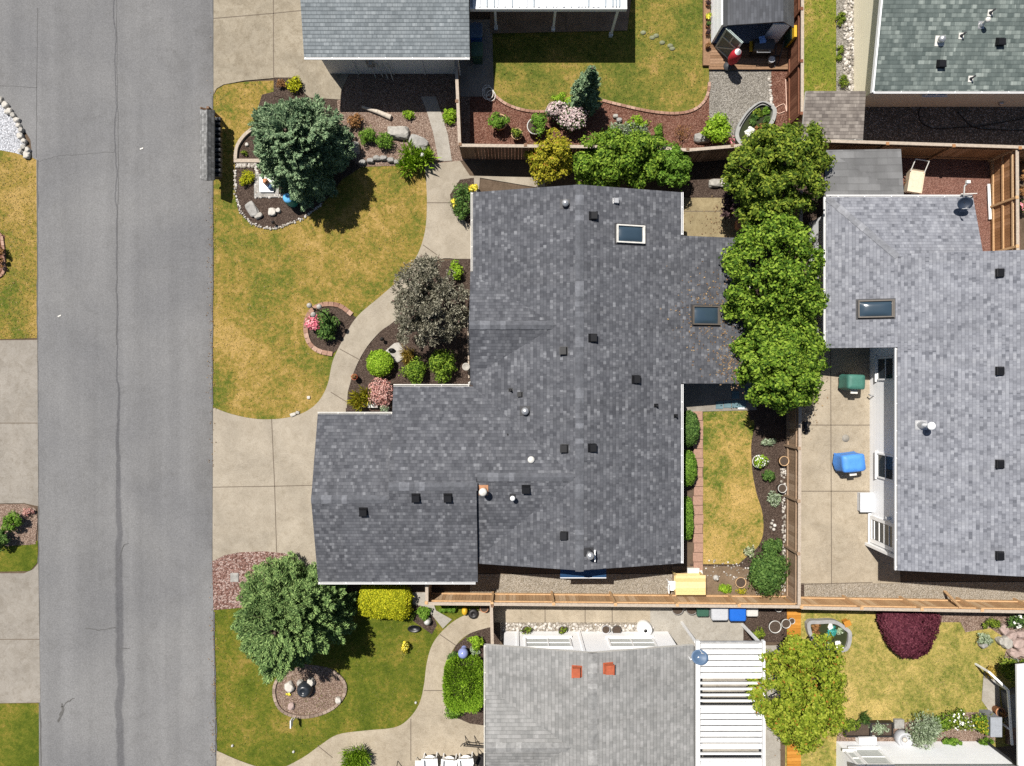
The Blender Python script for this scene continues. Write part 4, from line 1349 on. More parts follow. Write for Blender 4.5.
def fence(label, pts, h, side, mat, rail=None, cap=F_cap, gap=0.008, group="wooden yard fences", bay=2.43, posts=True, rails=2):
    pts = [P(u, v) for u, v in pts]
    t = thing("fence", label, "fence", pts[0], group)
    rng_ = random.Random(len(label))
    for si, (a, b) in enumerate(zip(pts[:-1], pts[1:])):
        L = (b - a).length
        d = (b - a).normalized()
        nr = Vector((-d.y, d.x, 0)) * side
        nb = max(1, round(L / bay))
        for i in range(nb):
            q0, q1 = a + d * L * i / nb, a + d * L * (i + 1) / nb
            m = MB()
            l = (q1 - q0).length
            n = int(l / 0.142)
            for j in range(n):
                c = q0 + d * (l * (j + 0.5) / n)
                hh = h + rng_.uniform(-0.012, 0.012)
                m.obox(c + Vector((0, 0, hh / 2 + 0.03)), d * (l / n / 2 - gap / 2), nr * 0.01, Vector((0, 0, hh / 2)))
            m.build("board_panel", mat, t)
            m = MB()
            for z in ([0.3, h - 0.3] if rails == 2 else [0.25, h * 0.52, h - 0.2]):
                m.bar(q0 + nr * 0.035 + Vector((0, 0, z)), q1 + nr * 0.035 + Vector((0, 0, z)), 0.045, 0.09)
            m.build("rail", rail or mat, t)
            if cap:
                m = MB()
                m.bar(q0 + nr * 0.02 + Vector((0, 0, h + 0.062)), q1 + nr * 0.02 + Vector((0, 0, h + 0.062)), 0.13, 0.03)
                m.build("cap", cap, t)
            if posts:
                m = MB()
                q = q0 + nr * 0.06 if not (i == 0 and si) else q0 + nr * 0.06
                m.bar(q, q + Vector((0, 0, h + 0.02)), 0.09, 0.09)
                m.box((q.x, q.y, h + 0.09), 0.13, 0.13, 0.03)
                m.build("post", rail or mat, t)
    return t


fence("tan board fence behind the central house with recycling bins on its far side", [(431, 574), (431, 592), (493, 592.5), (785, 595)], 1.62, 1, F_tan, F_orange)
fence("weathered board fence separating the back lawn and tree row from the eastern patio", [(785, 595), (786, 395), (787, 200)], 1.5, 1, F_weather, F_weather)
fence("red-brown board fence between the tool shed and the narrow grass strip", [(787, 128), (787.5, -70)], 1.6, 1, F_red, F_red)
fence("orange board fence along the pebble strip south of the eastern house", [(785.5, 596), (1070, 601)], 1.62, 1, F_orange, F_orange)
fence("brown slatted fence between mulched flower bed and the charcoal-roofed house", [(463, 159), (648, 161), (678, 163.5), (720, 160), (786, 152)], 1.66, 1, F_brown, F_brown, gap=0.01)
fence("dark brown fence running down from the north-western house to the front path", [(459.5, 76), (463, 158)], 1.66, -1, F_brown, F_brown)
fence("reddish fence closing the mulched courtyard behind the grey porch roof", [(803, 154.5), (990, 160.5), (1060, 162.5)], 1.75, -1, F_cedar, F_cedar)
fence("cedar fence with bare posts and three rails on the right of the courtyard", [(989.5, 161.5), (990.5, 300)], 1.65, -1, F_cedar, F_orange, rails=3, bay=1.9)
fence("short brown fence from the tan fence to the white gable wall", [(492, 593.5), (493, 631)], 1.62, 1, F_brown, F_brown)

# ---------------------------------------------------------------- foliage colours
L_spruce = leaf("spruce_needles", (0.04, 0.075, 0.04), (0.11, 0.175, 0.09), (0.26, 0.35, 0.195), 0.12)
L_pine = leaf("pine_needles", (0.04, 0.08, 0.024), (0.105, 0.175, 0.055), (0.235, 0.33, 0.115), 0.12)
L_smoky = leaf("smoky_leaves", (0.05, 0.047, 0.032), (0.135, 0.128, 0.09), (0.29, 0.275, 0.21), 0.1, (0.14, 0.085, 0.075))
L_olive = leaf("olive_leaves", (0.02, 0.042, 0.005), (0.08, 0.128, 0.013), (0.20, 0.245, 0.03))
L_bright = leaf("bright_leaves", (0.018, 0.045, 0.005), (0.08, 0.15, 0.012), (0.20, 0.285, 0.034))
L_hedge = leaf("hedge_leaves", (0.035, 0.085, 0.010), (0.08, 0.16, 0.015), (0.15, 0.25, 0.035))
L_yolive = leaf("yellow_green_leaves", (0.11, 0.12, 0.008), (0.23, 0.22, 0.015), (0.36, 0.31, 0.03), 0.22, (0.34, 0.16, 0.03))
L_gold = leaf("golden_leaves", (0.13, 0.155, 0.006), (0.27, 0.285, 0.01), (0.42, 0.40, 0.02))
L_grassy = leaf("vivid_blades", (0.06, 0.13, 0.008), (0.13, 0.24, 0.012), (0.22, 0.34, 0.03))
L_lime = leaf("lime_leaves", (0.07, 0.14, 0.008), (0.15, 0.26, 0.012), (0.26, 0.38, 0.035))
L_purple = leaf("burgundy_leaves", (0.035, 0.007, 0.013), (0.065, 0.013, 0.022), (0.11, 0.03, 0.042), 0.12)
L_plum = leaf("plum_leaves", (0.02, 0.012, 0.014), (0.045, 0.025, 0.026), (0.09, 0.055, 0.055), 0.12)
L_dark = leaf("dark_leaves", (0.02, 0.05, 0.012), (0.05, 0.10, 0.02), (0.10, 0.17, 0.04))
L_autumn = leaf("mixed_leaves", (0.07, 0.11, 0.008), (0.155, 0.20, 0.014), (0.26, 0.29, 0.035), 0.22, (0.33, 0.13, 0.025))
L_pink = leaf("pink_flowers", (0.24, 0.11, 0.10), (0.38, 0.21, 0.19), (0.50, 0.34, 0.30), 0.15)
L_palepink = leaf("pale_pink_flowers", (0.34, 0.24, 0.245), (0.46, 0.35, 0.35), (0.58, 0.49, 0.47), 0.15)
L_rose = leaf("rose_flowers", (0.45, 0.07, 0.12), (0.62, 0.16, 0.22), (0.75, 0.34, 0.36), 0.15)
L_coral = leaf("coral_leaves", (0.28, 0.10, 0.09), (0.42, 0.2, 0.17), (0.5, 0.30, 0.25), 0.15)
L_yellow = leaf("yellow_flowers", (0.55, 0.42, 0.02), (0.7, 0.56, 0.05), (0.78, 0.68, 0.15), 0.15)
L_white = leaf("white_flowers", (0.6, 0.58, 0.5), (0.74, 0.72, 0.66), (0.82, 0.8, 0.76), 0.15)
L_silver = leaf("silver_leaves", (0.10, 0.14, 0.07), (0.19, 0.24, 0.14), (0.31, 0.36, 0.26), 0.15)
L_rust = leaf("rust_leaves", (0.10, 0.05, 0.02), (0.19, 0.09, 0.035), (0.28, 0.15, 0.06), 0.15)
L_bronze = leaf("bronze_grass", (0.16, 0.10, 0.02), (0.27, 0.18, 0.03), (0.34, 0.26, 0.06), 0.15)
B_bark = plain("bark", (0.085, 0.06, 0.045), 0.9, 0.3, 12)
B_stem = plain("stem", (0.07, 0.06, 0.03), 0.9, 0.3, 12)
seed = [100]


def nrng():
    seed[0] += 1
    return np.random.default_rng(seed[0])


def tree(name, label, u, v, ru, rv, h, mat, n, L, W, clumps, cr, mode='leaf', low=0.45, cat="tree", group=None, extra=(), fill=0.25, lo=-0.35):
    rng = nrng()
    z0 = h * (0.22 if low is None else low) * 0.5
    zc = (z0 + h) / 2
    k = S * (1 - zc / H)
    c = P(u, v, zc)
    t = thing(name, label, cat, (c.x, c.y, 0), group)
    rad = (ru * k, rv * k, (h - z0) / 2)
    cl = crown_clumps((c.x, c.y, zc), rad, clumps, cr, rng, lo, fill)
    for (eu, ev, er, ez, en) in extra:       # outlying boughs
        q = P(eu, ev, ez)
        cl += crown_clumps((q.x, q.y, ez), (er * k, er * k, er * k * 0.8), en, cr, rng, -0.3, fill)
    np_mesh("crown", [(cloud(cl, n, L, W, rng, mode, 0.3), 0)], mat, t)
    m = MB()
    tr = 0.035 * h
    m.cyl((c.x, c.y, -0.05), (c.x + 0.05, c.y, h * 0.4), tr, tr * 0.75, 9)
    m.cyl((c.x + 0.05, c.y, h * 0.4), (c.x, c.y + 0.05, h * 0.85), tr * 0.75, tr * 0.25, 9)
    for i in range(9):
        q = cl[int(rng.integers(len(cl)))]
        m.cyl((c.x + 0.03, c.y, h * rng.uniform(0.25, 0.6)), q[:3], tr * 0.4, tr * 0.1, 6)
    m.build("trunk", B_bark, t)
    return t


def conifer(name, label, u, v, r, h, mat, boughs, per, group=None, narrow=1.0, extra=(), spray=0.17):
    """Boughs radiating from the trunk, each a feather of needle sprays."""
    rng = nrng()
    zc = h * 0.5
    k = S * (1 - zc / H)
    c = P(u, v, zc)
    R = r * k
    t = thing(name, label, "tree", (c.x, c.y, 0), group)
    C_, AX, NR, LL, WW = [], [], [], [], []
    m = MB()
    m.cyl((c.x, c.y, -0.05), (c.x, c.y, h * 0.9), 0.035 * h, 0.01 * h, 9)
    ph = rng.uniform(0, 6.28, 3)
    specs = [(c.x, c.y, R, h, boughs)] + [(P(eu, ev, ez * 0.5).x, P(eu, ev, ez * 0.5).y, er * k, ez, eb) for eu, ev, er, ez, eb in extra]
    for (cx, cy, RR, hh, nb) in specs:
        for i in range(nb):
            f = rng.random()                            # 0 bottom .. 1 top
            z0 = hh * (0.08 + 0.78 * f ** 0.9)
            an = i * 2.39996 + rng.normal() * 0.25
            lob = 1 + 0.08 * math.sin(3 * an + ph[0]) + 0.08 * math.sin(5 * an + ph[1]) + 0.05 * math.sin(9 * an + ph[2])
            L = RR * lob * (1.0 - f ** 2.2 * 0.72) * rng.uniform(0.82, 1.04) * (1 if narrow == 1 else (1 - 0.55 * f))
            el = 0.05 + 0.75 * f + rng.normal() * 0.1
            dr = np.array([math.cos(an) * math.cos(el), math.sin(an) * math.cos(el), math.sin(el)])
            L = L / max(0.55, math.cos(el))
            L = min(L, (hh - z0) / max(0.15, math.sin(el)) if el > 0.3 else L)
            lat = np.array([-math.sin(an), math.cos(an), 0.0])
            n = int(per * (0.45 + 0.7 * L / RR))
            tt = 0.25 + 0.75 * rng.random(n) ** 0.75
            side = rng.choice([-1, 1], n)
            wdt = L * 0.27 * np.sin(np.clip((1.06 - tt) * 1.9, 0, 1.57))
            off = rng.random(n) * wdt
            base = np.array([cx, cy, z0])
            p = base + dr * (L * tt)[:, None] + lat * (side * off)[:, None]
            p[:, 2] += rng.normal(size=n) * 0.05 - 0.12 * (tt ** 2) * L * 0.3 - off * 0.25
            ax = dr + lat * (side * (0.35 + 0.6 * rng.random(n)))[:, None] + rng.normal(size=(n, 3)) * 0.25
            C_.append(p); AX.append(ax); NR.append(np.array([0, 0, 1.0]) + rng.normal(size=(n, 3)) * 0.45)
            s = 0.7 + 0.6 * rng.random(n)
            LL.append(spray * s); WW.append(spray * 0.27 * s)
            e_ = base + dr * L * 0.8
            if i % 3 == 0:
                m.cyl(base, e_, 0.02, 0.006, 5)
    arr = leaf_arrays(np.concatenate(C_), np.concatenate(AX), np.concatenate(NR), np.concatenate(LL), np.concatenate(WW))
    np_mesh("crown", [(arr, 0)], mat, t)
    m.build("trunk", B_bark, t)
    return t


conifer("juniper_tree", "bushy blue-green conifer shading the dark front bed near the mailbox shelter", 299, 145, 50, 4.4, L_spruce, 380, 250, spray=0.14)
conifer("pine_tree", "broad light-green conifer over the lava-rock corner by the lower lawn", 289, 618, 57, 4.4, L_pine, 460, 270, extra=((335, 608, 20, 2.6, 60),), spray=0.13)
tree("smoky_tree", "small grey-purple leaved tree beside the curved front path", 429, 303, 41, 48, 3.3, L_smoky, 21000, 0.12, 0.04, 320, 0.17, 'spray', 0.3, fill=0.45)
tree("olive_green_tree", "large olive-green tree overhanging the fence corner and grey porch roof", 776, 172, 50, 52, 5.0, L_olive, 24000, 0.14, 0.075, 260, 0.27, 'leaf', 0.5, extra=((735, 178, 12, 2.6, 10), (825, 160, 9, 2.8, 6), (752, 215, 16, 2.4, 10)))
tree("bright_green_tree", "tall bright-green tree wedged between the two grey roofs", 773, 274, 50, 62, 5.2, L_bright, 29000, 0.14, 0.085, 320, 0.27, 'leaf', 0.5, extra=((738, 300, 18, 2.4, 22), (812, 300, 16, 2.4, 20), (760, 322, 20, 2.6, 24), (795, 325, 18, 2.6, 22), (775, 226, 20, 3.0, 22), (752, 236, 14, 2.6, 14), (729, 262, 10, 2.6, 10), (728, 312, 11, 2.4, 10), (744, 346, 13, 2.2, 14), (818, 345, 11, 2.4, 10), (742, 376, 10, 2.0, 9), (812, 388, 10, 2.2, 9), (775, 335, 22, 3.6, 34), (800, 330, 18, 3.4, 26), (756, 332, 16, 3.0, 18), (806, 312, 14, 3.0, 14)))
tree("bright_green_tree", "lower bright-green tree casting shade on the back lawn's end", 780, 366, 42, 46, 5.2, L_bright, 20000, 0.14, 0.085, 210, 0.26, 'leaf', 0.45)
tree("plum_tree", "small dark purple plum tree beside the mossy concrete slab", 735, 206, 14, 18, 2.2, L_plum, 2600, 0.12, 0.075, 34, 0.22)
tree("mixed_leaf_tree", "round yellow-green tree with rusty tints beside the white patio cover", 799, 690, 49, 60, 4.0, L_autumn, 32000, 0.12, 0.07, 360, 0.25, 'leaf', 0.4)
conifer("conifer_tree", "slim upright blue-green conifer behind the pale pink hydrangea", 588, 85, 19, 4.0, L_spruce, 150, 90, narrow=0.7, spray=0.14)


def shrub(name, label, u, v, ru, rv, h, mat, n, L, W, mode='leaf', cat="shrub", group=None, clumps=14, cr=None, flower=None, fn=0, fL=0.09, z0=0.0, fname="blossom", low=-0.35, parent=None):
    rng = nrng()
    zc = z0 + h * 0.5
    k = S * (1 - zc / H)
    c = P(u, v, zc)
    rx, ry = ru * k, rv * k
    cr = cr or min(rx, ry) * 0.42
    cl = crown_clumps((c.x, c.y, zc), (rx, ry, h / 2), clumps, cr, rng, -0.3, 0.25)
    layers = [(cloud(cl, n, L, W, rng, mode, 0.55, low), 0)]
    st = []
    for i in range(7):
        q = np.array(cl[int(rng.integers(len(cl)))][:3])
        b = np.array([c.x, c.y, z0])
        st.append(leaf_arrays((b + q)[None] / 2, (q - b)[None] + 1e-3, rng.normal(size=(1, 3)), np.array([np.linalg.norm(q - b) + 0.05]), np.array([0.03])))
    layers.append((np.concatenate(st), 1))
    o = np_mesh(name, layers, [mat, B_stem], parent, None if parent else (c.x, c.y, z0))
    if parent is None:
        tag(o, label, cat, group)
    if flower is not None:
        top = [(a, b, zz + s * 0.5, s, s2, s3 * 0.7) for (a, b, zz, s, s2, s3) in cl if zz > zc - h * 0.1]
        fo = np_mesh(fname, [(cloud(top, fn, fL, fL * 0.9, rng, 'leaf', 0.8, 0.1), 0)], flower, o)
    return o


def dome(name, label, u, v, ru, rv, h, mat, n, L, W, mode='leaf', cat="hedge", boxy=0.0, group=None, angle=0.0, taper=1.0):
    """Clipped shrub: a dense even shell of leaves over a rounded block."""
    rng = nrng()
    zc = h * 0.5
    k = S * (1 - h * 0.8 / H)
    c = P(u, v, h * 0.8)
    d = rng.normal(size=(n, 3))
    if boxy:
        d = rng.uniform(-1, 1, (n, 3))
        ax_ = rng.choice(3, n, p=(0.2, 0.2, 0.6))
        d[np.arange(n), ax_] = np.sign(d[np.arange(n), ax_])
    d = unit(d)
    d[:, 2] = np.abs(d[:, 2]) * np.where(rng.random(n) < 0.8, 1, -0.5)
    p = 2.0 + boxy * 6
    q = d / (np.sum(np.abs(d) ** p, axis=1, keepdims=True) ** (1 / p))
    bumps = 1 + 0.045 * np.sin(d[:, :1] * 9 + seed[0]) * np.cos(d[:, 1:2] * 8) + 0.06 * rng.normal(size=(n, 1)) * 0.5
    pts = q * np.array([ru * k, rv * k, h * 0.5]) * bumps * (0.9 + 0.1 * rng.random((n, 1)))
    pts[:, 0] *= taper + (1 - taper) * np.clip((pts[:, 1] / (rv * k) + 1) / 2, 0, 1) ** 0.7
    ca, sa = math.cos(angle), math.sin(angle)
    R = np.array([[ca, -sa, 0], [sa, ca, 0], [0, 0, 1]])
    pts = pts @ R.T + np.array([c.x, c.y, zc])
    rnd = unit(rng.normal(size=(n, 3)))
    if mode == 'leaf':
        nrm = unit(d @ R.T + 0.7 * rnd + np.array([0, 0, 0.3])); ax = np.cross(nrm, unit(rng.normal(size=(n, 3))))
    else:
        ax = d @ R.T + 0.7 * rnd; nrm = unit(rnd + np.array([0, 0, 1.0]))
    s = 0.65 + 0.7 * rng.random(n)
    layers = [(leaf_arrays(pts, ax, nrm, L * s, W * s), 0)]
    # woody inside so that the shell is not see-through
    m = 260
    b = np.array([c.x, c.y, 0.0])
    tip = np.array([c.x, c.y, zc]) + ((d[:m] @ R.T) * np.array([ru * k, rv * k, h * 0.5]) * 0.82)
    layers.append((leaf_arrays((b + tip) / 2, tip - b, unit(rng.normal(size=(m, 3))), np.linalg.norm(tip - b, axis=1), np.full(m, 0.06)), 1))
    o = np_mesh(name, layers, [mat, B_stem], None, (c.x, c.y, 0))
    return tag(o, label, cat, group)


# clipped and large shrubs
dome("hedge", "golden-yellow clipped hedge below the garage gutter", 384, 603, 26, 16, 1.0, L_gold, 9000, 0.075, 0.05, 'leaf', boxy=0.5, angle=-0.08)
dome("hedge", "vivid green clipped block shrub beside the southern house's path", 464, 686, 21, 27, 1.0, L_grassy, 15000, 0.085, 0.04, 'spray', boxy=0.25)
shrub("shrub", "low leafy skirt growing at the foot of the vivid green block", 456, 707, 12, 9, 0.5, L_hedge, 900, 0.1, 0.06)
dome("smoke_bush", "flat-topped burgundy bush standing against the orange fence", 912, 634.5, 34, 24, 0.9, L_purple, 13000, 0.085, 0.06, 'leaf', "shrub", boxy=0.35, taper=0.35)
dome("shrub", "round clipped bright-green ball beside the curved front path", 379, 363, 13.5, 13.5, 0.85, L_lime, 3800, 0.075, 0.05, 'leaf', "shrub")
dome("shrub", "dark green rounded bush topmost along the white eastern gutter", 691, 429, 10, 18, 1.1, L_dark, 3200, 0.085, 0.055, 'leaf', "shrub")
dome("shrub", "smooth mid-green rounded bush second along the white eastern gutter", 689, 469, 9.5, 18, 1.1, L_hedge, 3200, 0.075, 0.05, 'leaf', "shrub")
dome("hedge", "narrow green hedge strip third along the white eastern gutter", 687, 519, 6.5, 21, 0.8, L_hedge, 3000, 0.07, 0.045, 'leaf', boxy=0.3)
shrub("shrub", "big dark-leaved bush in the back lawn's fence corner", 767, 572, 20, 19, 1.3, L_dark, 5200, 0.12, 0.07, clumps=46)
shrub("shrub", "small dark bush just above the big corner bush", 772, 548, 10, 9, 0.7, L_dark, 1300, 0.1, 0.06)
shrub("shrub", "yellow-olive bush over the slatted fence next to the charcoal roof", 552, 160, 25, 25, 2.5, L_yolive, 6600, 0.11, 0.065, clumps=46, cr=0.28)
shrub("shrub", "glossy green bush left of its row above the charcoal roof edge", 601, 161, 31, 28, 2.7, L_bright, 10500, 0.13, 0.08, clumps=80, cr=0.30)
shrub("shrub", "glossy green bush at the centre of its row above the charcoal roof edge", 637, 161, 32, 29, 2.8, L_bright, 10500, 0.13, 0.08, clumps=80, cr=0.30)
shrub("shrub", "darker green bush at the right end of its row above the roof edge", 668, 168, 23, 22, 2.3, L_hedge, 6000, 0.12, 0.075, clumps=50, cr=0.26)
shrub("shrub", "bright-green bush touching the entry gutter in the front bed", 415, 372, 12, 12, 0.9, L_bright, 2000, 0.085, 0.055, clumps=22)
shrub("shrub", "taller green bush under the smoky tree by the front gutter", 443, 364, 14, 17, 1.2, L_bright, 2800, 0.09, 0.06, clumps=28)
shrub("shrub", "lime bush at the upper corner of the front bed against the roof edge", 455, 269, 9, 10, 0.7, L_lime, 1300, 0.075, 0.05)
shrub("azalea", "coral-pink bush at the garage corner of the front bed", 382, 391, 13, 14, 0.8, L_coral, 2000, 0.08, 0.05, clumps=26, flower=L_pink, fn=500, fL=0.07)
shrub("fern", "spiky yellow-green fern at the lower end of the front bed", 361, 399, 12, 12, 0.6, L_yolive, 420, 0.42, 0.05, 'blade', "fern", cr=0.22)
shrub("ornamental_grass", "bronze grass tuft between the grey slab and the bright bush", 408, 355, 9, 11, 0.5, L_bronze, 420, 0.34, 0.03, 'blade', "grass tuft", cr=0.16)
shrub("rose_bush", "rose-flowered bush in the small round bed of the front lawn", 325, 326, 14, 15, 0.8, L_dark, 1500, 0.1, 0.07, clumps=22)
shrub("geranium", "cluster of bright rose-red blooms left in the round lawn bed", 316, 323, 9, 9, 0.7, L_dark, 300, 0.08, 0.05, cat="flowers", flower=L_rose, fn=700, fL=0.075)
shrub("fern", "bright-green arching fern beside the junction of the two front paths", 413, 158, 19, 15, 0.7, L_lime, 800, 0.42, 0.06, 'blade', "fern", clumps=16, cr=0.28)
shrub("shrub", "green ball bush left of the pair in the bark-mulched front bed", 367, 137, 9, 9, 0.6, L_hedge, 1200, 0.07, 0.045)
shrub("shrub", "green ball bush right of the pair in the bark-mulched front bed", 384, 142, 9, 9, 0.6, L_hedge, 1200, 0.07, 0.045)
shrub("shrub", "tiny pale-green sprout in bark mulch near the driftwood log", 408, 115, 6, 5, 0.3, L_lime, 260, 0.08, 0.05)
shrub("shrub", "rusty red-leaved shrub at the conifer's edge in bark mulch", 356, 121, 9, 8, 0.5, L_rust, 600, 0.08, 0.05)
shrub("shrub", "lime-green clump between the stepping path and the dark fence", 449, 116, 8, 9, 0.4, L_lime, 700, 0.09, 0.05)
shrub("shrub", "bright yellow-green shrub in the notch of the upper driveway", 294, 84, 7, 8, 0.5, L_gold, 700, 0.08, 0.05)
shrub("shrub", "dark little shrub beside the yellow-green one at the upper driveway", 281, 84, 5, 5, 0.4, L_rust, 250, 0.07, 0.05)
shrub("shrub", "grey-green shrub with a lime heart at the charcoal roof's upper left corner", 463, 203, 12, 20, 0.9, L_dark, 1800, 0.085, 0.05, clumps=24)
shrub("lily", "yellow flower clump at the corner of the charcoal roof", 474, 188, 5.5, 4, 0.8, L_lime, 120, 0.08, 0.05, cat="flowers", flower=L_yellow, fn=220, fL=0.075)
shrub("lily", "yellow flower clump leaning over the front path slab", 454, 204, 4.5, 5, 0.7, L_lime, 120, 0.08, 0.05, cat="flowers", flower=L_yellow, fn=220, fL=0.075)
shrub("shrub", "golden moss-like shrub beside the pebble-edged square", 246, 178, 9, 9, 0.4, L_gold, 900, 0.06, 0.04)
shrub("hydrangea", "pale pink hydrangea, left clump beside the slim conifer", 555, 110, 10, 11, 1.0, L_dark, 900, 0.1, 0.07, flower=L_palepink, fn=650, fL=0.085, clumps=16)
shrub("hydrangea", "pale pink hydrangea, right and larger clump at the slim conifer's foot", 573, 119, 15, 13, 1.1, L_dark, 1300, 0.1, 0.07, flower=L_palepink, fn=1000, fL=0.085, clumps=22)
shrub("shrub", "lime-leaved shrub behind the pale hydrangea clumps", 562, 100, 12, 7, 0.7, L_lime, 700, 0.09, 0.05)
shrub("shrub", "silvery-leaved shrub in front of the slatted fence bed", 632, 132, 17, 10, 0.7, L_silver, 1300, 0.11, 0.035, 'spray', clumps=18)
shrub("shrub", "light-green spreading shrub above the silvery one", 638, 123, 12, 9, 0.6, L_lime, 800, 0.08, 0.05)
shrub("shrub", "small green bush in red mulch right of the silvery shrub", 658, 131, 6, 8, 0.6, L_hedge, 600, 0.08, 0.05)
shrub("shrub", "bare reddish shrub in red mulch near the stone block", 682, 132, 9, 9, 0.5, L_rust, 260, 0.07, 0.03, 'spray')
shrub("shrub", "round lime-green bush at the corner of the grey gravel", 717, 130, 13.5, 14, 1.0, L_lime, 2600, 0.095, 0.065, clumps=30)
shrub("shrub", "yellow-green groundcover under the charcoal roof's bush row", 660, 144, 10, 4, 0.4, L_lime, 500, 0.07, 0.045)
shrub("shrub", "blue-green bush at the lower end of the silvery lawn bed shrubs", 616, 128, 9, 6, 0.4, L_silver, 400, 0.08, 0.04)
shrub("flower_clump", "small red flowers by the pond-side end of the slatted fence", 730, 140, 5, 6, 0.3, L_dark, 160, 0.07, 0.05, cat="flowers", flower=L_rose, fn=120, fL=0.06)
shrub("shrub", "cobwebby grey groundcover in the back bed under the tree shade", 768, 441, 8, 5, 0.3, L_silver, 420, 0.07, 0.045)
shrub("shrub", "small round dark shrub in the soil bed left of the white urn", 768, 476, 7, 7.5, 0.5, L_dark, 800, 0.075, 0.05)
shrub("shrub", "pale-green rosette below the white urn in the soil bed", 773.5, 499, 7, 7.5, 0.3, L_silver, 420, 0.12, 0.05, 'spray')
shrub("hosta", "cream variegated plant at the lower right corner of the back lawn", 748, 552, 6.5, 6, 0.4, leaf("variegated_leaves", (0.2, 0.26, 0.1), (0.36, 0.4, 0.24), (0.52, 0.52, 0.4)), 320, 0.13, 0.06, 'blade', "plant")
shrub("shrub", "bright low groundcover between the terracotta bowl and wooden table", 725, 587, 7, 6, 0.25, L_lime, 500, 0.07, 0.05)
shrub("shrub", "straggly lime groundcover right of the terracotta bowl", 742, 591, 7, 4, 0.2, L_yolive, 220, 0.07, 0.04)
shrub("ivy", "green ivy mat under the tan fence's front end", 450, 609, 14, 4.5, 0.35, L_hedge, 900, 0.08, 0.055, cat="ivy")
shrub("shrub", "leafy green shrub behind the white stone ornament", 424, 613, 8, 8, 0.5, L_hedge, 700, 0.09, 0.06)
shrub("shrub", "dark olive shrub at the hedge's lower edge by the stone ornament", 409, 616, 7, 6, 0.3, L_olive, 360, 0.08, 0.05)
shrub("daylily", "orange and yellow flower clump alone on the lower lawn", 405, 647, 4.5, 6, 0.5, L_yolive, 200, 0.12, 0.04, 'blade', "flowers", flower=L_yellow, fn=110, fL=0.08)
shrub("shrub", "lime shrub at the top of the kidney bed beside the short fence", 477, 641, 8, 8, 0.6, L_lime, 800, 0.085, 0.055)
shrub("shrub", "blue-green leafy shrub under the lime one in the kidney bed", 475, 651, 5, 5, 0.4, L_silver, 300, 0.09, 0.06)
shrub("shrub", "dark spreading shrub left of the blue glass ball", 454, 656, 7, 6, 0.4, L_dark, 500, 0.09, 0.05)
shrub("ornamental_grass", "round lime grass ball on the lower concrete by the white chairs", 354.5, 757, 13.5, 11, 0.8, L_lime, 1700, 0.3, 0.035, 'blade', "grass tuft", clumps=14, cr=0.3)
shrub("shrub", "round green bush at the left edge between the two grey driveways", 13, 523, 9.5, 8.5, 0.9, L_hedge, 1300, 0.085, 0.055)
shrub("shrub", "dark bushy shrub cut by the left edge below the round bush", 2, 540, 9, 11, 0.9, L_dark, 1100, 0.1, 0.06)
shrub("heather", "pinkish heather patch beside the round bush at the left edge", 28, 512, 6, 4, 0.3, L_coral, 300, 0.06, 0.035, flower=L_pink, fn=90, fL=0.05)
shrub("shrub", "dark plant cut by the left edge in the upper lawn's red bed", 0, 256, 5, 14, 0.6, L_rust, 500, 0.08, 0.05)
# the bottom-right garden
shrub("shrub", "large grey-green shrub at the white wall's flower bed", 924, 729, 18, 17, 0.9, L_silver, 2600, 0.11, 0.045, 'spray', clumps=34)
shrub("shrub", "bright-green mound right of the large grey-green shrub", 943, 722, 9, 9, 0.6, L_bright, 800, 0.08, 0.05)
shrub("shrub", "olive flowering shrub with cream blossoms below the straw lawn", 961, 719, 13, 12, 0.7, L_olive, 1200, 0.08, 0.05, flower=L_white, fn=90, fL=0.08)
shrub("rose_bush", "green rose bush with orange blooms beside the terracotta pot", 983, 722, 11, 12, 0.7, L_bright, 1200, 0.085, 0.05, flower=L_yolive, fn=90, fL=0.09)
shrub("shrub", "dark green trailing shrub against the white wall's middle", 950, 742, 14, 5, 0.5, L_hedge, 900, 0.1, 0.05)
shrub("shrub", "small grassy clump at the white wall's right end", 985, 742, 9, 5, 0.4, L_hedge, 420, 0.12, 0.04, 'blade')
shrub("shrub", "clipped low shrub in the left square planter by the white wall", 854, 725, 13, 7, 0.45, L_olive, 900, 0.07, 0.045)
shrub("shrub", "silvery low shrub in the right square planter by the white wall", 879, 727, 12, 7, 0.35, L_silver, 620, 0.07, 0.045)
shrub("ornamental_grass", "small upright tuft above the left square planter", 863, 717, 5, 5, 0.6, L_dark, 160, 0.35, 0.03, 'blade', "grass tuft", cr=0.12)
shrub("shrub", "round grey-green bush left of the rock group on the straw lawn", 985, 638, 8, 6.5, 0.5, L_silver, 650, 0.075, 0.05)
shrub("shrub", "dry olive shrub above the rock group by the orange fence", 990, 623, 12, 6, 0.4, L_olive, 650, 0.07, 0.045)
shrub("shrub", "dark blue-green bush with white blossom at the fence's right end", 1018, 620, 10, 10, 0.8, L_dark, 1000, 0.085, 0.05, flower=L_white, fn=40, fL=0.12)
shrub("shrub", "wide dull-green shrub at the right edge above the white rail", 1014, 668, 18, 11, 0.8, L_olive, 1500, 0.09, 0.055, clumps=22)
shrub("shrub", "small straw-coloured shrub at the end of the white rail", 990, 672, 6, 6, 0.5, L_bronze, 360, 0.08, 0.05)
shrub("shrub", "ragged weed clump in the soil patch next to the white bin", 757, 634, 8, 7, 0.4, L_olive, 420, 0.1, 0.05)
shrub("shrub", "creeping green weeds beside the narrow strip's grey pebbles, upper clump", 841, 20, 5, 9, 0.3, L_olive, 420, 0.08, 0.04)
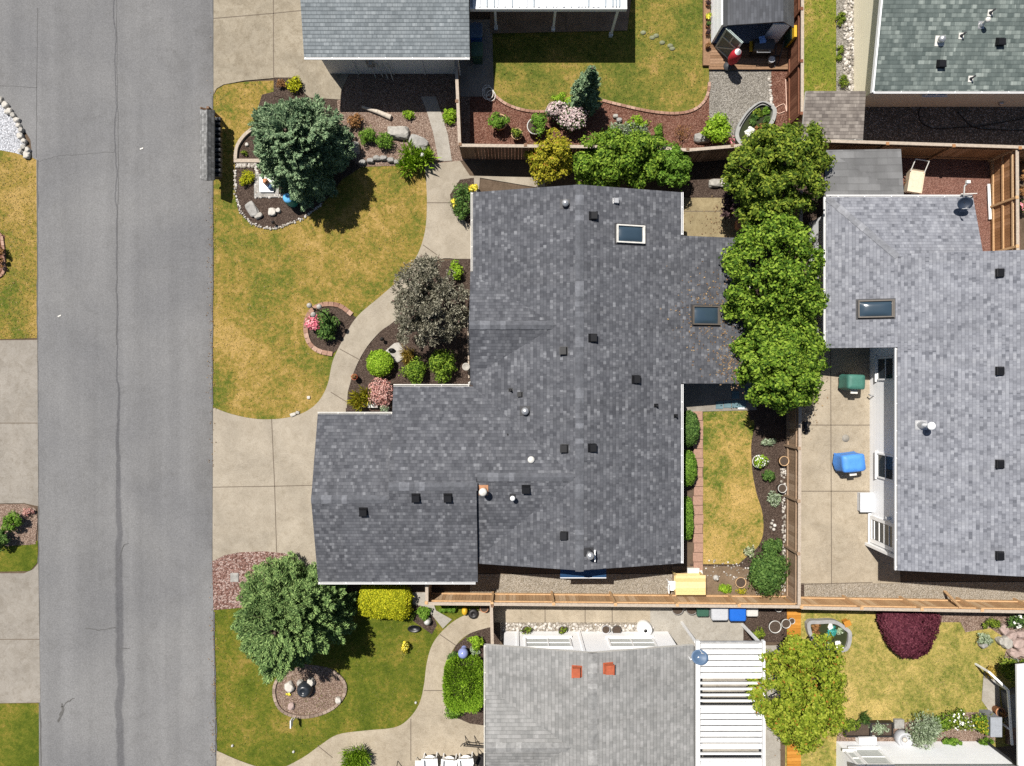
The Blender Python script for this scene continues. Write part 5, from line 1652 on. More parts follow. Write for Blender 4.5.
shrub("shrub", "creeping green weeds beside the narrow strip's grey pebbles, middle clump", 840, 52, 4, 9, 0.25, L_olive, 360, 0.08, 0.04)
shrub("shrub", "creeping green weeds beside the narrow strip's grey pebbles, lower clump", 843, 82, 6, 7, 0.3, L_olive, 360, 0.08, 0.04)
shrub("shrub", "pink-flowering shrub at the right edge beyond the cedar fence", 1023, 205, 5, 8, 0.7, L_dark, 400, 0.08, 0.05, flower=L_rose, fn=60, fL=0.09)
shrub("shrub", "dusky shrub at the right edge behind the courtyard corner", 1022, 178, 7, 18, 0.9, L_rust, 900, 0.085, 0.05)

# ---------------------------------------------------------------- stones
M_stone = plain("pale_stone", (0.34, 0.32, 0.285), 0.85, 0.25, 5)
M_stone_grey = plain("grey_stone", (0.27, 0.26, 0.24), 0.85, 0.3, 5)
M_stone_white = plain("white_stone", (0.48, 0.45, 0.40), 0.8, 0.15, 6)
M_stone_pink = plain("pinkish_stone", (0.36, 0.27, 0.24), 0.85, 0.25, 5)
M_terra = plain("terracotta", (0.48, 0.22, 0.11), 0.8, 0.12, 8)
M_tan_pot = plain("tan_ceramic", (0.56, 0.37, 0.2), 0.6, 0.12, 8)
M_white_pot = plain("white_ceramic", (0.5, 0.49, 0.46), 0.5, 0.08, 8)
M_grey_pot = plain("grey_ceramic", (0.2, 0.19, 0.18), 0.6, 0.15, 8)
M_earth = plain("potting_soil", (0.06, 0.042, 0.03), 0.95, 0.3, 20)
M_blue = plain("blue_plastic", (0.01, 0.11, 0.48), 0.45, 0.06)
M_blue_cover = plain("blue_tarp", (0.07, 0.25, 0.68), 0.55, 0.12, 5)
M_green_cover = plain("green_tarp", (0.05, 0.16, 0.125), 0.6, 0.15, 5)
M_green = plain("dark_green_plastic", (0.03, 0.09, 0.06), 0.5, 0.1)
M_teal = plain("teal_plastic", (0.04, 0.28, 0.26), 0.5, 0.15)
M_greybin = plain("grey_plastic", (0.42, 0.43, 0.45), 0.5, 0.06)
M_charcoal = plain("charcoal_plastic", (0.05, 0.052, 0.055), 0.5, 0.1)
M_iron = plain("black_iron", (0.018, 0.016, 0.016), 0.5, 0.2)
M_red = plain("red_fabric", (0.45, 0.015, 0.03), 0.7, 0.15)
M_yel = plain("yellow_plastic", (0.6, 0.36, 0.02), 0.5, 0.1)
M_pine = wood("pine_boards", (0.50, 0.36, 0.15), (0.60, 0.45, 0.20), (0.68, 0.53, 0.28), 0.3)
M_log = plain("driftwood", (0.48, 0.42, 0.35), 0.9, 0.25, 12)
M_brick = island_mat("paving_brick", [(0, (0.22, 0.12, 0.085)), (0.5, (0.30, 0.18, 0.13)), (1, (0.38, 0.25, 0.19))], 0.9, 0, 0.5, 12, 0.15)
M_edging = island_mat("edging_block", [(0, (0.17, 0.125, 0.095)), (0.5, (0.24, 0.18, 0.14)), (1, (0.31, 0.24, 0.19))], 0.9, 0, 0.5, 12, 0.15)
M_boardwalk = wood("orange_boards", (0.34, 0.14, 0.02), (0.40, 0.175, 0.028), (0.46, 0.21, 0.04), 0.3)
M_deck = wood("deck_boards", (0.16, 0.09, 0.05), (0.22, 0.13, 0.075), (0.28, 0.175, 0.11), 0.5)
M_water = glass_mat("pond_water", (0.03, 0.035, 0.012), 0.08)
M_dishblue = plain("slate_blue_paint", (0.07, 0.12, 0.2), 0.5, 0.08)
M_dishdark = plain("dark_dish_paint", (0.02, 0.03, 0.05), 0.5, 0.08)
M_fabric = plain("beige_fabric", (0.60, 0.50, 0.37), 0.8, 0.12, 6)


def rock(label, u, v, ru, rv, h, mat, group=None, name="rock", rz=0.0, cat="rock", sd=0):
    seed[0] += 1
    k = S
    c = P(u, v)
    m = MB()
    import bmesh
    bm = bmesh.new()
    bmesh.ops.create_icosphere(bm, subdivisions=3, radius=1)
    s0 = Vector((seed[0] * 1.7, sd * 3.1, 0.3))
    ca, sa = math.cos(rz), math.sin(rz)
    vs = []
    for x in bm.verts:
        p = x.co.copy()
        f = 1 + 0.28 * noise.noise(p * 1.3 + s0) + 0.1 * noise.noise(p * 3.5 + s0)
        p *= f
        p = Vector((max(-0.82, min(0.82, p.x)), max(-0.82, min(0.82, p.y)), max(-0.7, min(0.8, p.z)))) * 1.18
        q = Vector((p.x * ru * k, p.y * rv * k, p.z * h * 0.6 + h * 0.25))
        vs.append(Vector((c.x + q.x * ca - q.y * sa, c.y + q.x * sa + q.y * ca, q.z + 0.03)))
    fs = [[y.index for y in f.verts] for f in bm.faces]
    bm.free()
    m.add(vs, fs, 0, False)
    return tag(m.build(name, mat, None, (c.x, c.y, 0)), label, cat, group)


WB = "boulders round the white gravel bed"
for i, (u, v, r) in enumerate(((1, 101, 3.4), (7, 106, 3.0), (11.5, 112, 2.6), (15, 116.5, 2.4), (18.5, 121, 2.6), (20.5, 126.5, 2.2), (23, 131, 2.4), (22, 137, 2.8), (26, 142, 2.2), (25.5, 148, 2.4), (29.5, 151, 2.4), (28.5, 156, 3.2), (22.5, 152, 2.2), (9, 113.5, 2.0))):
    rock("cream boulder in the arc around the white gravel at the left edge", u, v, r * 1.1, r, 0.22, M_stone_white if i % 3 else M_stone, WB, "boulder", i * 0.7)
rock("large flat pale boulder in the bark-mulched front bed", 399, 134, 11, 6, 0.45, M_stone, rz=-0.1)
rock("grey boulder right of the pale one above the arching fern", 419, 144, 10, 6.5, 0.35, M_stone_grey, rz=-0.4)
rock("grey boulder tucked under the conifer's right side", 354, 149, 6.5, 6, 0.4, M_stone_grey)
EB = "stone blocks edging the upper front lawn"
for u, v in ((363, 163), (371, 161.5), (377, 159), (384, 159), (391, 161), (398, 163)):
    rock("squat stone block in the row edging the upper front lawn", u, v, 3.6, 2.4, 0.25, M_stone_grey, EB, "edging_stone")
rock("long grey slab stone in the dark bed near the mailbox shelter", 253, 210, 5, 8, 0.2, M_stone_grey, rz=0.6)
rock("small pointed stone beside the long grey slab", 259.5, 216.5, 4.2, 2.4, 0.2, M_stone, rz=0.6)
rock("white twin-lobed stone, left half, in the dark bed", 273, 212.5, 3.8, 4.0, 0.2, M_stone_white)
rock("white small stone touching the twin-lobed one in the dark bed", 279, 210.8, 2.3, 2.4, 0.16, M_stone_white)
rock("flat stone slab with a dark ornament in the front bed by the round ball bush", 396.5, 353, 9, 9, 0.1, M_stone, rz=0.7)
RG = "rocks in the right-hand garden"
for u, v, r, m_ in ((1001, 628, 5, M_stone_pink), (1009, 634, 5, M_stone_pink), (1004, 641, 6, M_stone), (1015, 642, 6, M_stone_pink), (1021, 650, 6, M_stone_pink), (1011, 652, 5, M_stone_pink), (1018, 633, 4.5, M_stone_pink), (998, 640, 4, M_stone), (1012, 660, 4, M_stone_grey), (981, 643, 4, M_stone_grey)):
    rock("pinkish rock in the pile near the fence's right end", u, v, r, r * 0.8, 0.35, m_, RG, rz=u)
rock("grey stone block set in the red mulch by the slatted fence", 701, 139, 8, 5, 0.35, M_stone_grey, rz=0.05)
rock("rounded tan boulder beside the mossy concrete slab's upper end", 714, 184, 6, 4, 0.3, M_stone)
rock("white boulder at the mossy concrete slab's upper right corner", 725, 184, 5.5, 4.5, 0.35, M_stone_white)
rock("orange-brown stone at the mossy slab's lower right corner", 739, 226, 5, 5, 0.35, M_terra)
rock("small round white stone on the lawn edge above the driveway", 309, 397.5, 1.6, 1.6, 0.08, M_stone_white)
rock("cream rock at the lawn tip where path meets driveway", 293.5, 414.5, 3, 1.8, 0.12, M_stone_white, rz=0.3)
rock("small cream rock next to the one at the lawn tip", 298, 412.5, 2, 1.6, 0.1, M_stone)
rock("pale rock among pink blossoms at the foot of the slim conifer", 615, 117, 2.4, 2, 0.2, M_stone)
rock("grey rock right of the pale one at the slim conifer's foot", 619, 121, 3, 2.2, 0.2, M_stone_grey)


def pebbles(name, label, pts, n, r, mat, wid=0.12):
    """Loose pebbles poured along a line."""
    m = MB()
    rg = random.Random(n)
    pp = [P(u, v) for u, v in pts]
    segs = list(zip(pp[:-1], pp[1:]))
    tot = sum((b - a).length for a, b in segs)
    for i in range(n):
        d = tot * rg.random()
        for a, b in segs:
            l = (b - a).length
            if d <= l: break
            d -= l
        q = a + (b - a) * (d / l) + Vector((rg.uniform(-wid, wid), rg.uniform(-wid, wid), 0.05))
        s = r * rg.uniform(0.6, 1.4)
        m.lathe(q, [(0.001, -s * 0.7), (s, -s * 0.2), (s * 0.95, s * 0.2), (s * 0.4, s * 0.6), (0.001, s * 0.62)], 7, 0, None, 1, rg.uniform(0.7, 1.2))
    return tag(m.build(name, mat), label, "pebbles", kind="stuff")


M_pebble = island_mat("pebble", [(0, (0.2, 0.175, 0.145)), (0.5, (0.33, 0.3, 0.26)), (1, (0.55, 0.52, 0.48))], 0.8, 0, 0.2)
pebbles("pebble_edging", "white pebbles edging the square by the conifer", [(236, 166), (257, 165), (257, 197), (290, 196)], 190, 0.05, M_pebble, 0.06)
pebbles("pebble_edging", "pebbles heaped in the small strip under the wooden beam", [(237, 165), (255, 165)], 80, 0.06, M_pebble, 0.12)
pebbles("pebble_edging", "pebble line round the front dark bed's lower rim", [(235.5, 170), (236, 195), (241, 212), (252, 224), (270, 229), (285, 226), (303, 219), (322, 204)], 210, 0.04, M_pebble, 0.05)
pebbles("pebble_edging", "pale pebbles strewn along the foot of the back fence", [(783, 458), (784, 500), (785, 545), (784, 590)], 210, 0.05, M_pebble, 0.12)
pebbles("pebble_edging", "white stones lining the gravel beside the red mulch strip", [(769, 76), (770, 92), (772, 108)], 46, 0.06, M_pebble, 0.04)
pebbles("pebble_edging", "scattered chips in the bare soil by the terracotta bowl", [(705, 568), (740, 572), (760, 588), (780, 592)], 90, 0.035, M_pebble, 0.4)
pebbles("pebble_edging", "tan river pebbles along the white gable wall", [(505, 626), (560, 627), (620, 628), (650, 628)], 420, 0.06, M_pebble, 0.16)
pebbles("pebble_edging", "loose white pebbles beside the cream house wall", [(848, 0), (849, 50), (848, 90)], 300, 0.06, M_pebble, 0.22)


# edging kerbs and paving
def edging(label, pts, wd, h, blocks=0.0, mat=None, closed=False, n=6, name="edging", cat="edging"):
    pp = spline([P(u, v) for u, v in pts], n, closed)
    m = MB()
    if blocks:
        q = [pp[0]]
        acc = 0
        for a, b in zip(pp[:-1], pp[1:]):
            L = (b - a).length
            d = (b - a).normalized()
            s = blocks - acc
            while s < L:
                q.append(a + d * s); s += blocks
            acc = L - (s - blocks)
        for a, b in zip(q[:-1], q[1:]):
            d = (b - a).normalized()
            m.obox((a + b) / 2 + Vector((0, 0, h / 2 + 0.01)), d * ((b - a).length / 2 - 0.008), Vector((-d.y, d.x, 0)) * wd / 2, Vector((0, 0, h / 2)))
    else:
        m.ribbon(pp, wd, 0.0, h, 0, closed)
    return tag(m.build(name, mat or M_edging), label, cat)


edging("brick edging curve between the upper back lawn and red mulch", [(491, 93), (497, 98), (505, 104), (517, 109), (532, 112), (548, 112)], 0.12, 0.09, 0.22, M_brick)
edging("brick edging curve from the slim conifer round to the gravel", [(602, 101), (622, 106), (650, 112), (675, 114), (692, 111), (703, 103), (708, 92), (709, 80)], 0.12, 0.09, 0.22, M_brick)
edging("pink block edging round the rose bed on the front lawn", [(333, 354), (319, 351), (309, 342), (306, 326), (310, 313), (321, 305), (338, 305), (349, 312), (356, 318)], 0.2, 0.09, 0.24, M_brick)
edging("stone edging ring round the oval bark bed on the lower lawn", [(282, 672), (275, 685), (276, 700), (284, 711), (300, 716), (318, 714), (335, 706), (345, 693), (344, 680), (330, 668)], 0.13, 0.1, 0.2, M_edging)
edging("curved timber edging beside the mailbox shelter's bed", [(236.5, 160), (238, 148), (244, 138), (252, 131), (262, 126)], 0.14, 0.16, 0.0, M_cap if False else F_cap)
edging("straight timber beam across the dark front bed", [(235, 161.5), (262, 161.5)], 0.16, 0.14, 0.0, F_cap, n=1)
edging("brick ring around the red bed at the left edge", [(-20, 233), (0, 233), (4, 245), (5, 260), (3, 275), (-20, 283)], 0.12, 0.08, 0.22, M_brick)
edging("thin timber rail beside the house wall in the front bed", [(468, 320), (469, 378)], 0.06, 0.12, 0.0, F_cap, n=1)

# brick stepping row along the back lawn: every paver is an object
v_ = 411
i = 0
while v_ < 563:
    c = P(697.4 + (i % 3) * 0.3, v_ + 4.7)
    m = MB()
    m.box((c.x, c.y, 0.05), 0.44 if i % 2 else 0.41, 0.4, 0.08)
    tag(m.build("paving_brick", M_brick, None, (c.x, c.y, 0)), "reddish paver in the row along the back lawn's left edge", "paver", "pavers along the back lawn")
    v_ += 9.4
    i += 1
TL = "dark patio tiles under the tree's shade"
TM = plain("slate_tile", (0.10, 0.17, 0.19), 0.6, 0.25, 3)
for u, v in ((727, 404), (735, 404), (742, 404), (750, 399), (749, 390), (719, 405), (735, 395)):
    c = P(u, v); m = MB(); m.box((c.x, c.y, 0.066), 0.33, 0.33, 0.03)
    tag(m.build("patio_tile", TM, None, (c.x, c.y, 0)), "blue-grey slate tile in the shade by the back lawn's upper end", "tile", TL)
c = P(740.5, 408.3); m = MB(); m.box((c.x, c.y, 0.08), 0.27, 0.07, 0.06)
tag(m.build("white_block", X_white, None, (c.x, c.y, 0)), "small white block at the back lawn's upper edge", "block")


# ---------------------------------------------------------------- pots and small garden things
def pot(label, u, v, r, h, mat, plant=None, name="flower_pot", cat="flower pot", group=None, saucer=False, pn=260, pL=0.1, spread=1.2, soil=True, z0=0.04, flower=None):
    c = P(u, v)
    m = MB()
    m.lathe((c.x, c.y, z0), [(0.001, 0.0), (r * 0.7, 0.0), (r * 0.98, h * 0.82), (r * 1.04, h * 0.84), (r * 1.04, h), (r * 0.95, h), (r * 0.93, h * 0.8), (0.001, h * 0.78) if not soil else (r * 0.93, h * 0.8)], 20, 0)
    o = m.build(name, mat, None, (c.x, c.y, 0))
    tag(o, label, cat, group)
    if soil:
        m = MB()
        m.lathe((c.x, c.y, z0), [(r * 0.94, h * 0.9), (0.001, h * 0.93)], 16)
        m.build("soil", M_earth, o)
    if plant is not None:
        rng = nrng()
        cl = crown_clumps((c.x, c.y, z0 + h + r * 0.4), (r * spread, r * spread, r * 0.7), 9, r * 0.5, rng)
        np_mesh("plant", [(cloud(cl, pn, pL, pL * 0.6, rng), 0)], plant, o)
        if flower is not None:
            np_mesh("blossom", [(cloud(cl, 60, 0.06, 0.06, rng, 'leaf', 0.9, 0.2), 0)], flower, o)
    return o


pot("brown pot with a dense green plant, leftmost of three in the red mulch", 500, 126, 0.33, 0.5, M_tan_pot, L_hedge, spread=1.35, pn=700)
pot("small tan pot with sparse sprigs, middle of three in the red mulch", 517, 137, 0.25, 0.35, M_tan_pot, L_olive, pn=160, spread=1.0)
pot("pale pot with a full green plant, rightmost of three in the red mulch", 535, 130, 0.36, 0.45, M_white_pot, L_hedge, spread=1.4, pn=800)
pot("empty terracotta pot near the back fence", 780.5, 460, 0.21, 0.4, M_tan_pot)
pot("white urn with handles of pale glaze in the back soil bed", 778.8, 487, 0.19, 0.4, M_white_pot)
pot("wide terracotta bowl on bare soil beside the big corner bush", 739, 581, 0.23, 0.22, M_tan_pot)
pot("white-rimmed dish of lime succulents at the back lawn's right edge", 757, 461, 0.29, 0.22, M_white_pot, L_lime, spread=1.0, pn=360, pL=0.08, flower=L_white)
pot("orange-red pot at the inner edge of the curved front path", 356.5, 377, 0.13, 0.42, plain("orange_glaze", (0.52, 0.12, 0.045), 0.5, 0.15), L_rust, spread=0.8, pn=80, pL=0.06)
pot("large white planter left of the pair by the orange boardwalk", 772, 624, 0.27, 0.35, M_white_pot)
pot("white planter right of the pair with reddish soil by the orange boardwalk", 783, 621, 0.2, 0.33, M_white_pot)
pot("little white pot standing on the boardwalk edge", 789.5, 619, 0.13, 0.25, M_white_pot)
pot("round white pot against the tan fence near the corner", 776, 606, 0.16, 0.3, M_white_pot)
pot("terracotta pot beside the porch at the lower right", 994, 708, 0.2, 0.4, M_terra, L_rust, pn=60, spread=0.7)
pot("dark pot with a grey plant hiding at the garage gutter corner", 387, 408, 0.16, 0.35, M_grey_pot, L_silver, pn=160, spread=1.0)
pot("grey planter half-hidden in fence shadow, left of the pair behind the bins", 676, 606.5, 0.26, 0.3, M_grey_pot)
pot("grey planter half-hidden in fence shadow, right of the pair behind the bins", 690, 606.5, 0.26, 0.3, M_grey_pot)
pot("terracotta pot on the path against the tan fence's front end", 484.5, 606, 0.18, 0.3, M_terra)
WP = "planters along the white gable wall"
for u in (526, 562):
    pot("round planter rim half under the white gable wall's edge", u, 628, 0.2, 0.25, M_white_pot, L_olive, group=WP, pn=60)
pot("grey bucket planter between windows at the white gable wall", 605, 627, 0.18, 0.3, M_greybin)
pot("small dark pot right of the grey bucket planter at the gable wall", 616, 628, 0.2, 0.25, M_charcoal)
c = P(643, 626)
m = MB(); m.lathe((c.x, c.y, 0.03), [(0.30, 0), (0.33, 0.1), (0.32, 0.5), (0.24, 0.58), (0.08, 0.6), (0.07, 0.52), (0.001, 0.5)], 20)
o = m.build("utility_tub", X_white, None, (c.x, c.y, 0)); tag(o, "round white tub with a dark hole in its top at the white gable wall", "tub")
m = MB(); m.lathe((c.x, c.y, 0.61), [(0.1, 0.0), (0.1, 0.012), (0.001, 0.013)], 14); m.build("cap", X_black, o)  # black disc painting the darkness inside the tub's hole
DP = "plants on the shed-side timber ledge"
for j, (v, pl, fl) in enumerate(((7, L_plum, None), (20, L_lime, L_yellow), (36, L_plum, None), (28, L_dark, None), (49, L_rust, None))):
    pot(["purple plant in topmost pot on the timber ledge by the shed", "yellow-flowered pot second on the timber ledge by the shed", "violet plant in the fourth pot on the timber ledge by the shed", "dark green plant in the third pot on the timber ledge by the shed", "brown plant in lowest pot on the timber ledge by the shed"][j], 706, v, 0.11, 0.16, M_terra, pl, group=DP, pn=120, pL=0.06, spread=1.2, z0=0.18, flower=fl)
led = MB(); a_, b_ = P(706, -10), P(705.5, 67)
led.bar((a_.x, a_.y, 0.1), (b_.x, b_.y, 0.1), 0.3, 0.16)
tag(led.build("timber_ledge", M_deck, None, (a_.x, a_.y, 0)), "narrow timber ledge between upper lawn and white shed", "ledge")


def lathe_thing(name, label, cat, u, v, prof, mat, z0=0.03, n=18, sx=1, sy=1, group=None, lean=None):
    c = P(u, v)
    m = MB()
    m.lathe((c.x, c.y, z0), prof, n, 0, lean, sx, sy)
    return tag(m.build(name, mat, None, (c.x, c.y, 0)), label, cat, group)


lathe_thing("gazing_ball", "blue glass gazing ball in the kidney-shaped bed", "gazing ball", 464, 648, [(0.12, 0), (0.08, 0.1), (0.06, 0.3), (0.12, 0.34), (0.2, 0.44), (0.23, 0.56), (0.2, 0.68), (0.11, 0.77), (0.001, 0.79)], plain("blue_glass", (0.22, 0.26, 0.5), 0.15, 0.1))
lathe_thing("garden_ornament", "white stone ornament between the shrub and the pale stepping path", "ornament", 428, 619.5, [(0.14, 0), (0.17, 0.1), (0.12, 0.2), (0.15, 0.3), (0.08, 0.42), (0.001, 0.45)], M_white_pot)
lathe_thing("garden_ornament", "small white goose-like figure on bare soil by the wooden table", "ornament", 715, 577, [(0.1, 0), (0.14, 0.1), (0.1, 0.22), (0.04, 0.3), (0.06, 0.36), (0.001, 0.42)], M_white_pot)
lathe_thing("garden_ornament", "white garden figure in the kidney-shaped bed under the gazing ball", "ornament", 465, 656, [(0.08, 0), (0.1, 0.1), (0.06, 0.2), (0.001, 0.26)], M_white_pot)
lathe_thing("bird_bath", "white round bird bath close to the front gutter corner", "bird bath", 467, 367, [(0.15, 0), (0.1, 0.06), (0.06, 0.15), (0.06, 0.5), (0.12, 0.56), (0.17, 0.62), (0.17, 0.65), (0.12, 0.6), (0.001, 0.59)], M_stone)
lathe_thing("garden_ornament", "dark round ornament lying on the flat stone in the front bed", "ornament", 392.5, 350.5, [(0.001, 0), (0.1, 0.04), (0.12, 0.1), (0.08, 0.16), (0.001, 0.18)], X_black, 0.11, 14, 1.3, 0.8)
lathe_thing("landscape_light", "small dark landscape light in the front bed near the path", "garden light", 383.5, 339.5, [(0.05, 0), (0.03, 0.05), (0.03, 0.3), (0.09, 0.33), (0.02, 0.4), (0.001, 0.41)], M_iron)
lathe_thing("garden_ornament", "dark low planter bowl on the grass by the golden hedge", "ornament", 414.5, 627.5, [(0.001, 0.02), (0.17, 0.02), (0.24, 0.16), (0.22, 0.17), (0.14, 0.07), (0.001, 0.06)], X_black, 0.02, 16, 1.2, 0.7)
lathe_thing("frisbee_stone", "pale round patch stone set in the eastern patio", "stepping stone", 845, 438, [(0.17, 0.0), (0.17, 0.02), (0.001, 0.022)], M_conc_pale, 0.05)
lathe_thing("garden_hose_reel", "dark coiled hose heap beside the yellow ornament at the tan fence", "hose", 473.5, 613, [(0.2, 0), (0.24, 0.06), (0.2, 0.14), (0.1, 0.16), (0.06, 0.05), (0.001, 0.05)], M_iron, 0.05)
lathe_thing("garden_ornament", "yellow striped round ornament on the path by the tan fence", "ornament", 465, 609.5, [(0.12, 0), (0.17, 0.1), (0.16, 0.2), (0.09, 0.28), (0.001, 0.3)], M_yel, 0.05, 14, 0.8, 1.2)
lathe_thing("garden_ornament", "white lily-shaped ornament at the arching fern", "ornament", 424, 159.5, [(0.04, 0), (0.03, 0.5), (0.09, 0.62), (0.001, 0.64)], M_white_pot)
# fountain statue in the oval bed
lathe_thing("fountain", "dark rounded fountain stone in the lower lawn's oval bed", "fountain", 306.5, 687, [(0.3, 0), (0.36, 0.12), (0.34, 0.3), (0.26, 0.45), (0.15, 0.55), (0.13, 0.5), (0.001, 0.48)], plain("black_slate", (0.022, 0.026, 0.032), 0.3, 0.3))
rock("white slab stone left of the dark fountain", 290.5, 685.5, 4.4, 5, 0.3, M_stone_white, rz=0.5)
rock("white stone behind the dark fountain", 312, 680.5, 3.6, 3.6, 0.35, M_stone_white)
rock("grey stone under the dark fountain's upper left rim", 301, 682, 3.2, 3.2, 0.25, M_stone)
rock("white painted stone at the oval bed's right rim", 339, 699, 3, 3, 0.22, M_stone_white)
rock("pink stone in the oval bed's lower part", 292, 705, 3.2, 3.5, 0.2, M_stone_pink)
shrub("flower_clump", "tiny yellow flowers beside the white slab in the oval bed", 288.5, 694, 3, 2, 0.15, L_lime, 60, 0.06, 0.04, cat="flowers", flower=L_yellow, fn=60, fL=0.05)
# small sign on a stake at the oval bed
c = P(296, 716)
m = MB(); m.bar((c.x, c.y, 0), (c.x, c.y, 0.75), 0.035, 0.035)
t = m.build("yard_sign", X_offwhite, None, (c.x, c.y, 0)); tag(t, "small white yard sign on a stake at the oval bed's lower edge", "yard sign")
m = MB(); m.box((c.x, c.y, 0.65), 0.04, 0.34, 0.28); m.build("sign_panel", X_white, t)

# driftwood log
m = MB()
a_, b_ = P(362, 107, 0.12), P(391, 117.5, 0.12)
m.cyl(a_, a_.lerp(b_, 0.55) + Vector((0, 0.03, 0.02)), 0.06, 0.1, 10); m.cyl(a_.lerp(b_, 0.55) + Vector((0, 0.03, 0.02)), b_, 0.1, 0.12, 10)
tag(m.build("log", M_log, None, (a_.x, a_.y, 0)), "bleached driftwood log lying in the bark mulch", "log")
# stakes leaning against the north-west wall
SG = "pale stakes against the north-western wall"
for i, (u, v) in enumerate(((376, 78), (383, 77), (388, 79), (393, 80))):
    a_ = P(u, v); m = MB(); m.cyl(a_, (a_.x - 0.05, 13.86, 1.1), 0.025, 0.02, 7)
    tag(m.build("garden_stake", X_offwhite, None, (a_.x, a_.y, 0)), "thin pale stake leaning on the shaded north-western wall", "stake", SG)
# hose loops by the path
m = MB()
for j, (u, v, r) in enumerate(((487, 91, 0.2), (489, 94, 0.22), (491, 97, 0.2), (488, 95, 0.24))):
    c = P(u, v)
    m.tube([Vector((c.x + r * math.cos(a * 0.42), c.y + r * 1.2 * math.sin(a * 0.42), 0.07 + j * 0.035)) for a in range(16)], 0.018, 6)
tag(m.build("garden_hose", X_offwhite), "coiled white garden hose at the corner of the upper back lawn", "hose")
# black hose across dark gravel
for lab, pts in (("thin black hose curving over the dark gravel, left loop", [(920, 107), (918, 115), (922, 124), (935, 129), (955, 128), (975, 127), (1000, 123), (1030, 118)]),
                 ("thin black hose crossing the dark gravel, inner branch", [(957, 112), (963, 119), (972, 127), (990, 130), (1030, 131)])):
    m = MB(); m.tube([Vector((p.x, p.y, 0.05)) for p in spline([P(*q) for q in pts], 5)], 0.02, 6)
    tag(m.build("garden_hose", X_black), lab, "hose")
# pale hose beside pond
m = MB(); m.tube([Vector((p.x, p.y, 0.07)) for p in spline([P(*q) for q in ((785, 80), (785.5, 95), (786, 112), (784, 105), (779, 106), (774, 110), (778, 114), (784, 112))], 5)], 0.02, 6)
tag(m.build("garden_hose", plain("pink_hose", (0.62, 0.42, 0.33), 0.6, 0.1)), "pale pink hose looped beside the pond and red-brown fence", "hose")


# ---------------------------------------------------------------- lamp post with globes
c = P(327.5, 314)
lamp = thing("street_lamp", "black garden lamp post with three white globes in the rose bed", "lamp post", (c.x, c.y, 0))
m = MB(); m.lathe((c.x, c.y, 0.03), [(0.09, 0), (0.07, 0.12), (0.035, 0.2), (0.03, 2.05), (0.05, 2.1), (0.001, 2.15)], 12); m.build("pole", M_iron, lamp)
for an in (0.4, 2.5, 4.6):
    d = Vector((math.cos(an), math.sin(an), 0)) * 0.24
    m = MB(); m.tube([Vector((c.x, c.y, 2.0)), Vector((c.x, c.y, 2.08)) + d * 0.6, Vector((c.x, c.y, 2.0)) + d], 0.018, 6); m.build("arm", M_iron, lamp)
    m = MB(); m.lathe((c.x + d.x, c.y + d.y, 2.0), [(0.04, 0), (0.1, 0.05), (0.115, 0.12), (0.09, 0.2), (0.001, 0.235)], 14); m.build("globe", M_stone, lamp)

# ---------------------------------------------------------------- mailbox shelter
zt = 1.35
ms = thing("mailbox_shelter", "bank of mailboxes under a weathered shingle roof at the kerb", "mailbox shelter", P(218, 147))
m = MB()
q = [P(200, 110.5, zt - 0.1), P(207, 109.5, zt + 0.12), P(214.5, 110, zt - 0.22), P(214.5, 180, zt - 0.22), P(207, 180.5, zt + 0.12), P(200, 179.5, zt - 0.1)]
m.slab([q[0], q[1], q[4], q[5]], 0.05); m.slab([q[1], q[2], q[3], q[4]], 0.05)
rf_ = m.build("roof", R_kiosk, ms)
x0 = P(214.5, 0, 1).x
y0, y1 = P(0, 114, 1.1).y, P(0, 176, 1.1).y
m = MB(); m.box((x0 - 0.1, (y0 + y1) / 2, 0.62), 0.45, y0 - y1, 0.06); m.build("shelf", F_brown, ms)
nb = 12
for i in range(nb):
    yb = y0 + (y1 - y0) * (i + 0.5) / nb
    m = MB()
    wd_ = (y0 - y1) / nb * 0.4
    prof = [(-wd_, 0), (-wd_, 0.14), (-wd_ * 0.6, 0.21), (0, 0.235), (wd_ * 0.6, 0.21), (wd_, 0.14), (wd_, 0)]
    vs = [Vector((xx, yb + a, 0.66 + b)) for xx in (x0 - 0.3, x0 + 0.2) for a, b in prof]
    m.add(vs, [(i2, (i2 + 1) % 7, 7 + (i2 + 1) % 7, 7 + i2) for i2 in range(7)] + [tuple(range(7))[::-1], tuple(range(7, 14))])
    m.build("mailbox", X_black if i % 2 else M_charcoal, ms)
for v in (118, 178):
    a_ = P(222, v)
    m = MB(); m.bar((a_.x - 0.12, a_.y, 0), (a_.x - 0.12, a_.y, zt - 0.15), 0.1, 0.1); m.build("post", F_brown, ms)
    m = MB(); m.bar((a_.x - 0.12, a_.y, 0.75), (a_.x - 0.45, a_.y, 1.15), 0.07, 0.07); m.build("brace", F_brown, ms)

# ---------------------------------------------------------------- square by the conifer: table, figure, barrel
c = P(267, 186)
m = MB(); m.box((c.x, c.y, 0.06), 1.1, 1.05, 0.05); tag(m.build("paving_slab", M_stone_grey, None, (c.x, c.y, 0)), "grey square paving under the white board by the conifer", "slab")
m = MB(); m.box((268 * 0 + P(268, 185.5).x, P(268, 185.5).y, 0.14), 0.62, 0.68, 0.08); tag(m.build("white_board", X_white, None, P(268, 185.5)), "white board on the grey square beside the conifer", "board")
c = P(265.5, 181, 0.2)
m = MB(); m.lathe((c.x, c.y, 0.19), [(0.11, 0), (0.13, 0.1), (0.11, 0.28), (0.05, 0.36), (0.08, 0.44), (0.001, 0.54)], 14, 0, (0.3, -0.4, 1)); g_ = m.build("garden_figure", M_terra, None, (c.x, c.y, 0)); tag(g_, "red-brown garden figure with navy base on the white board", "garden figure")
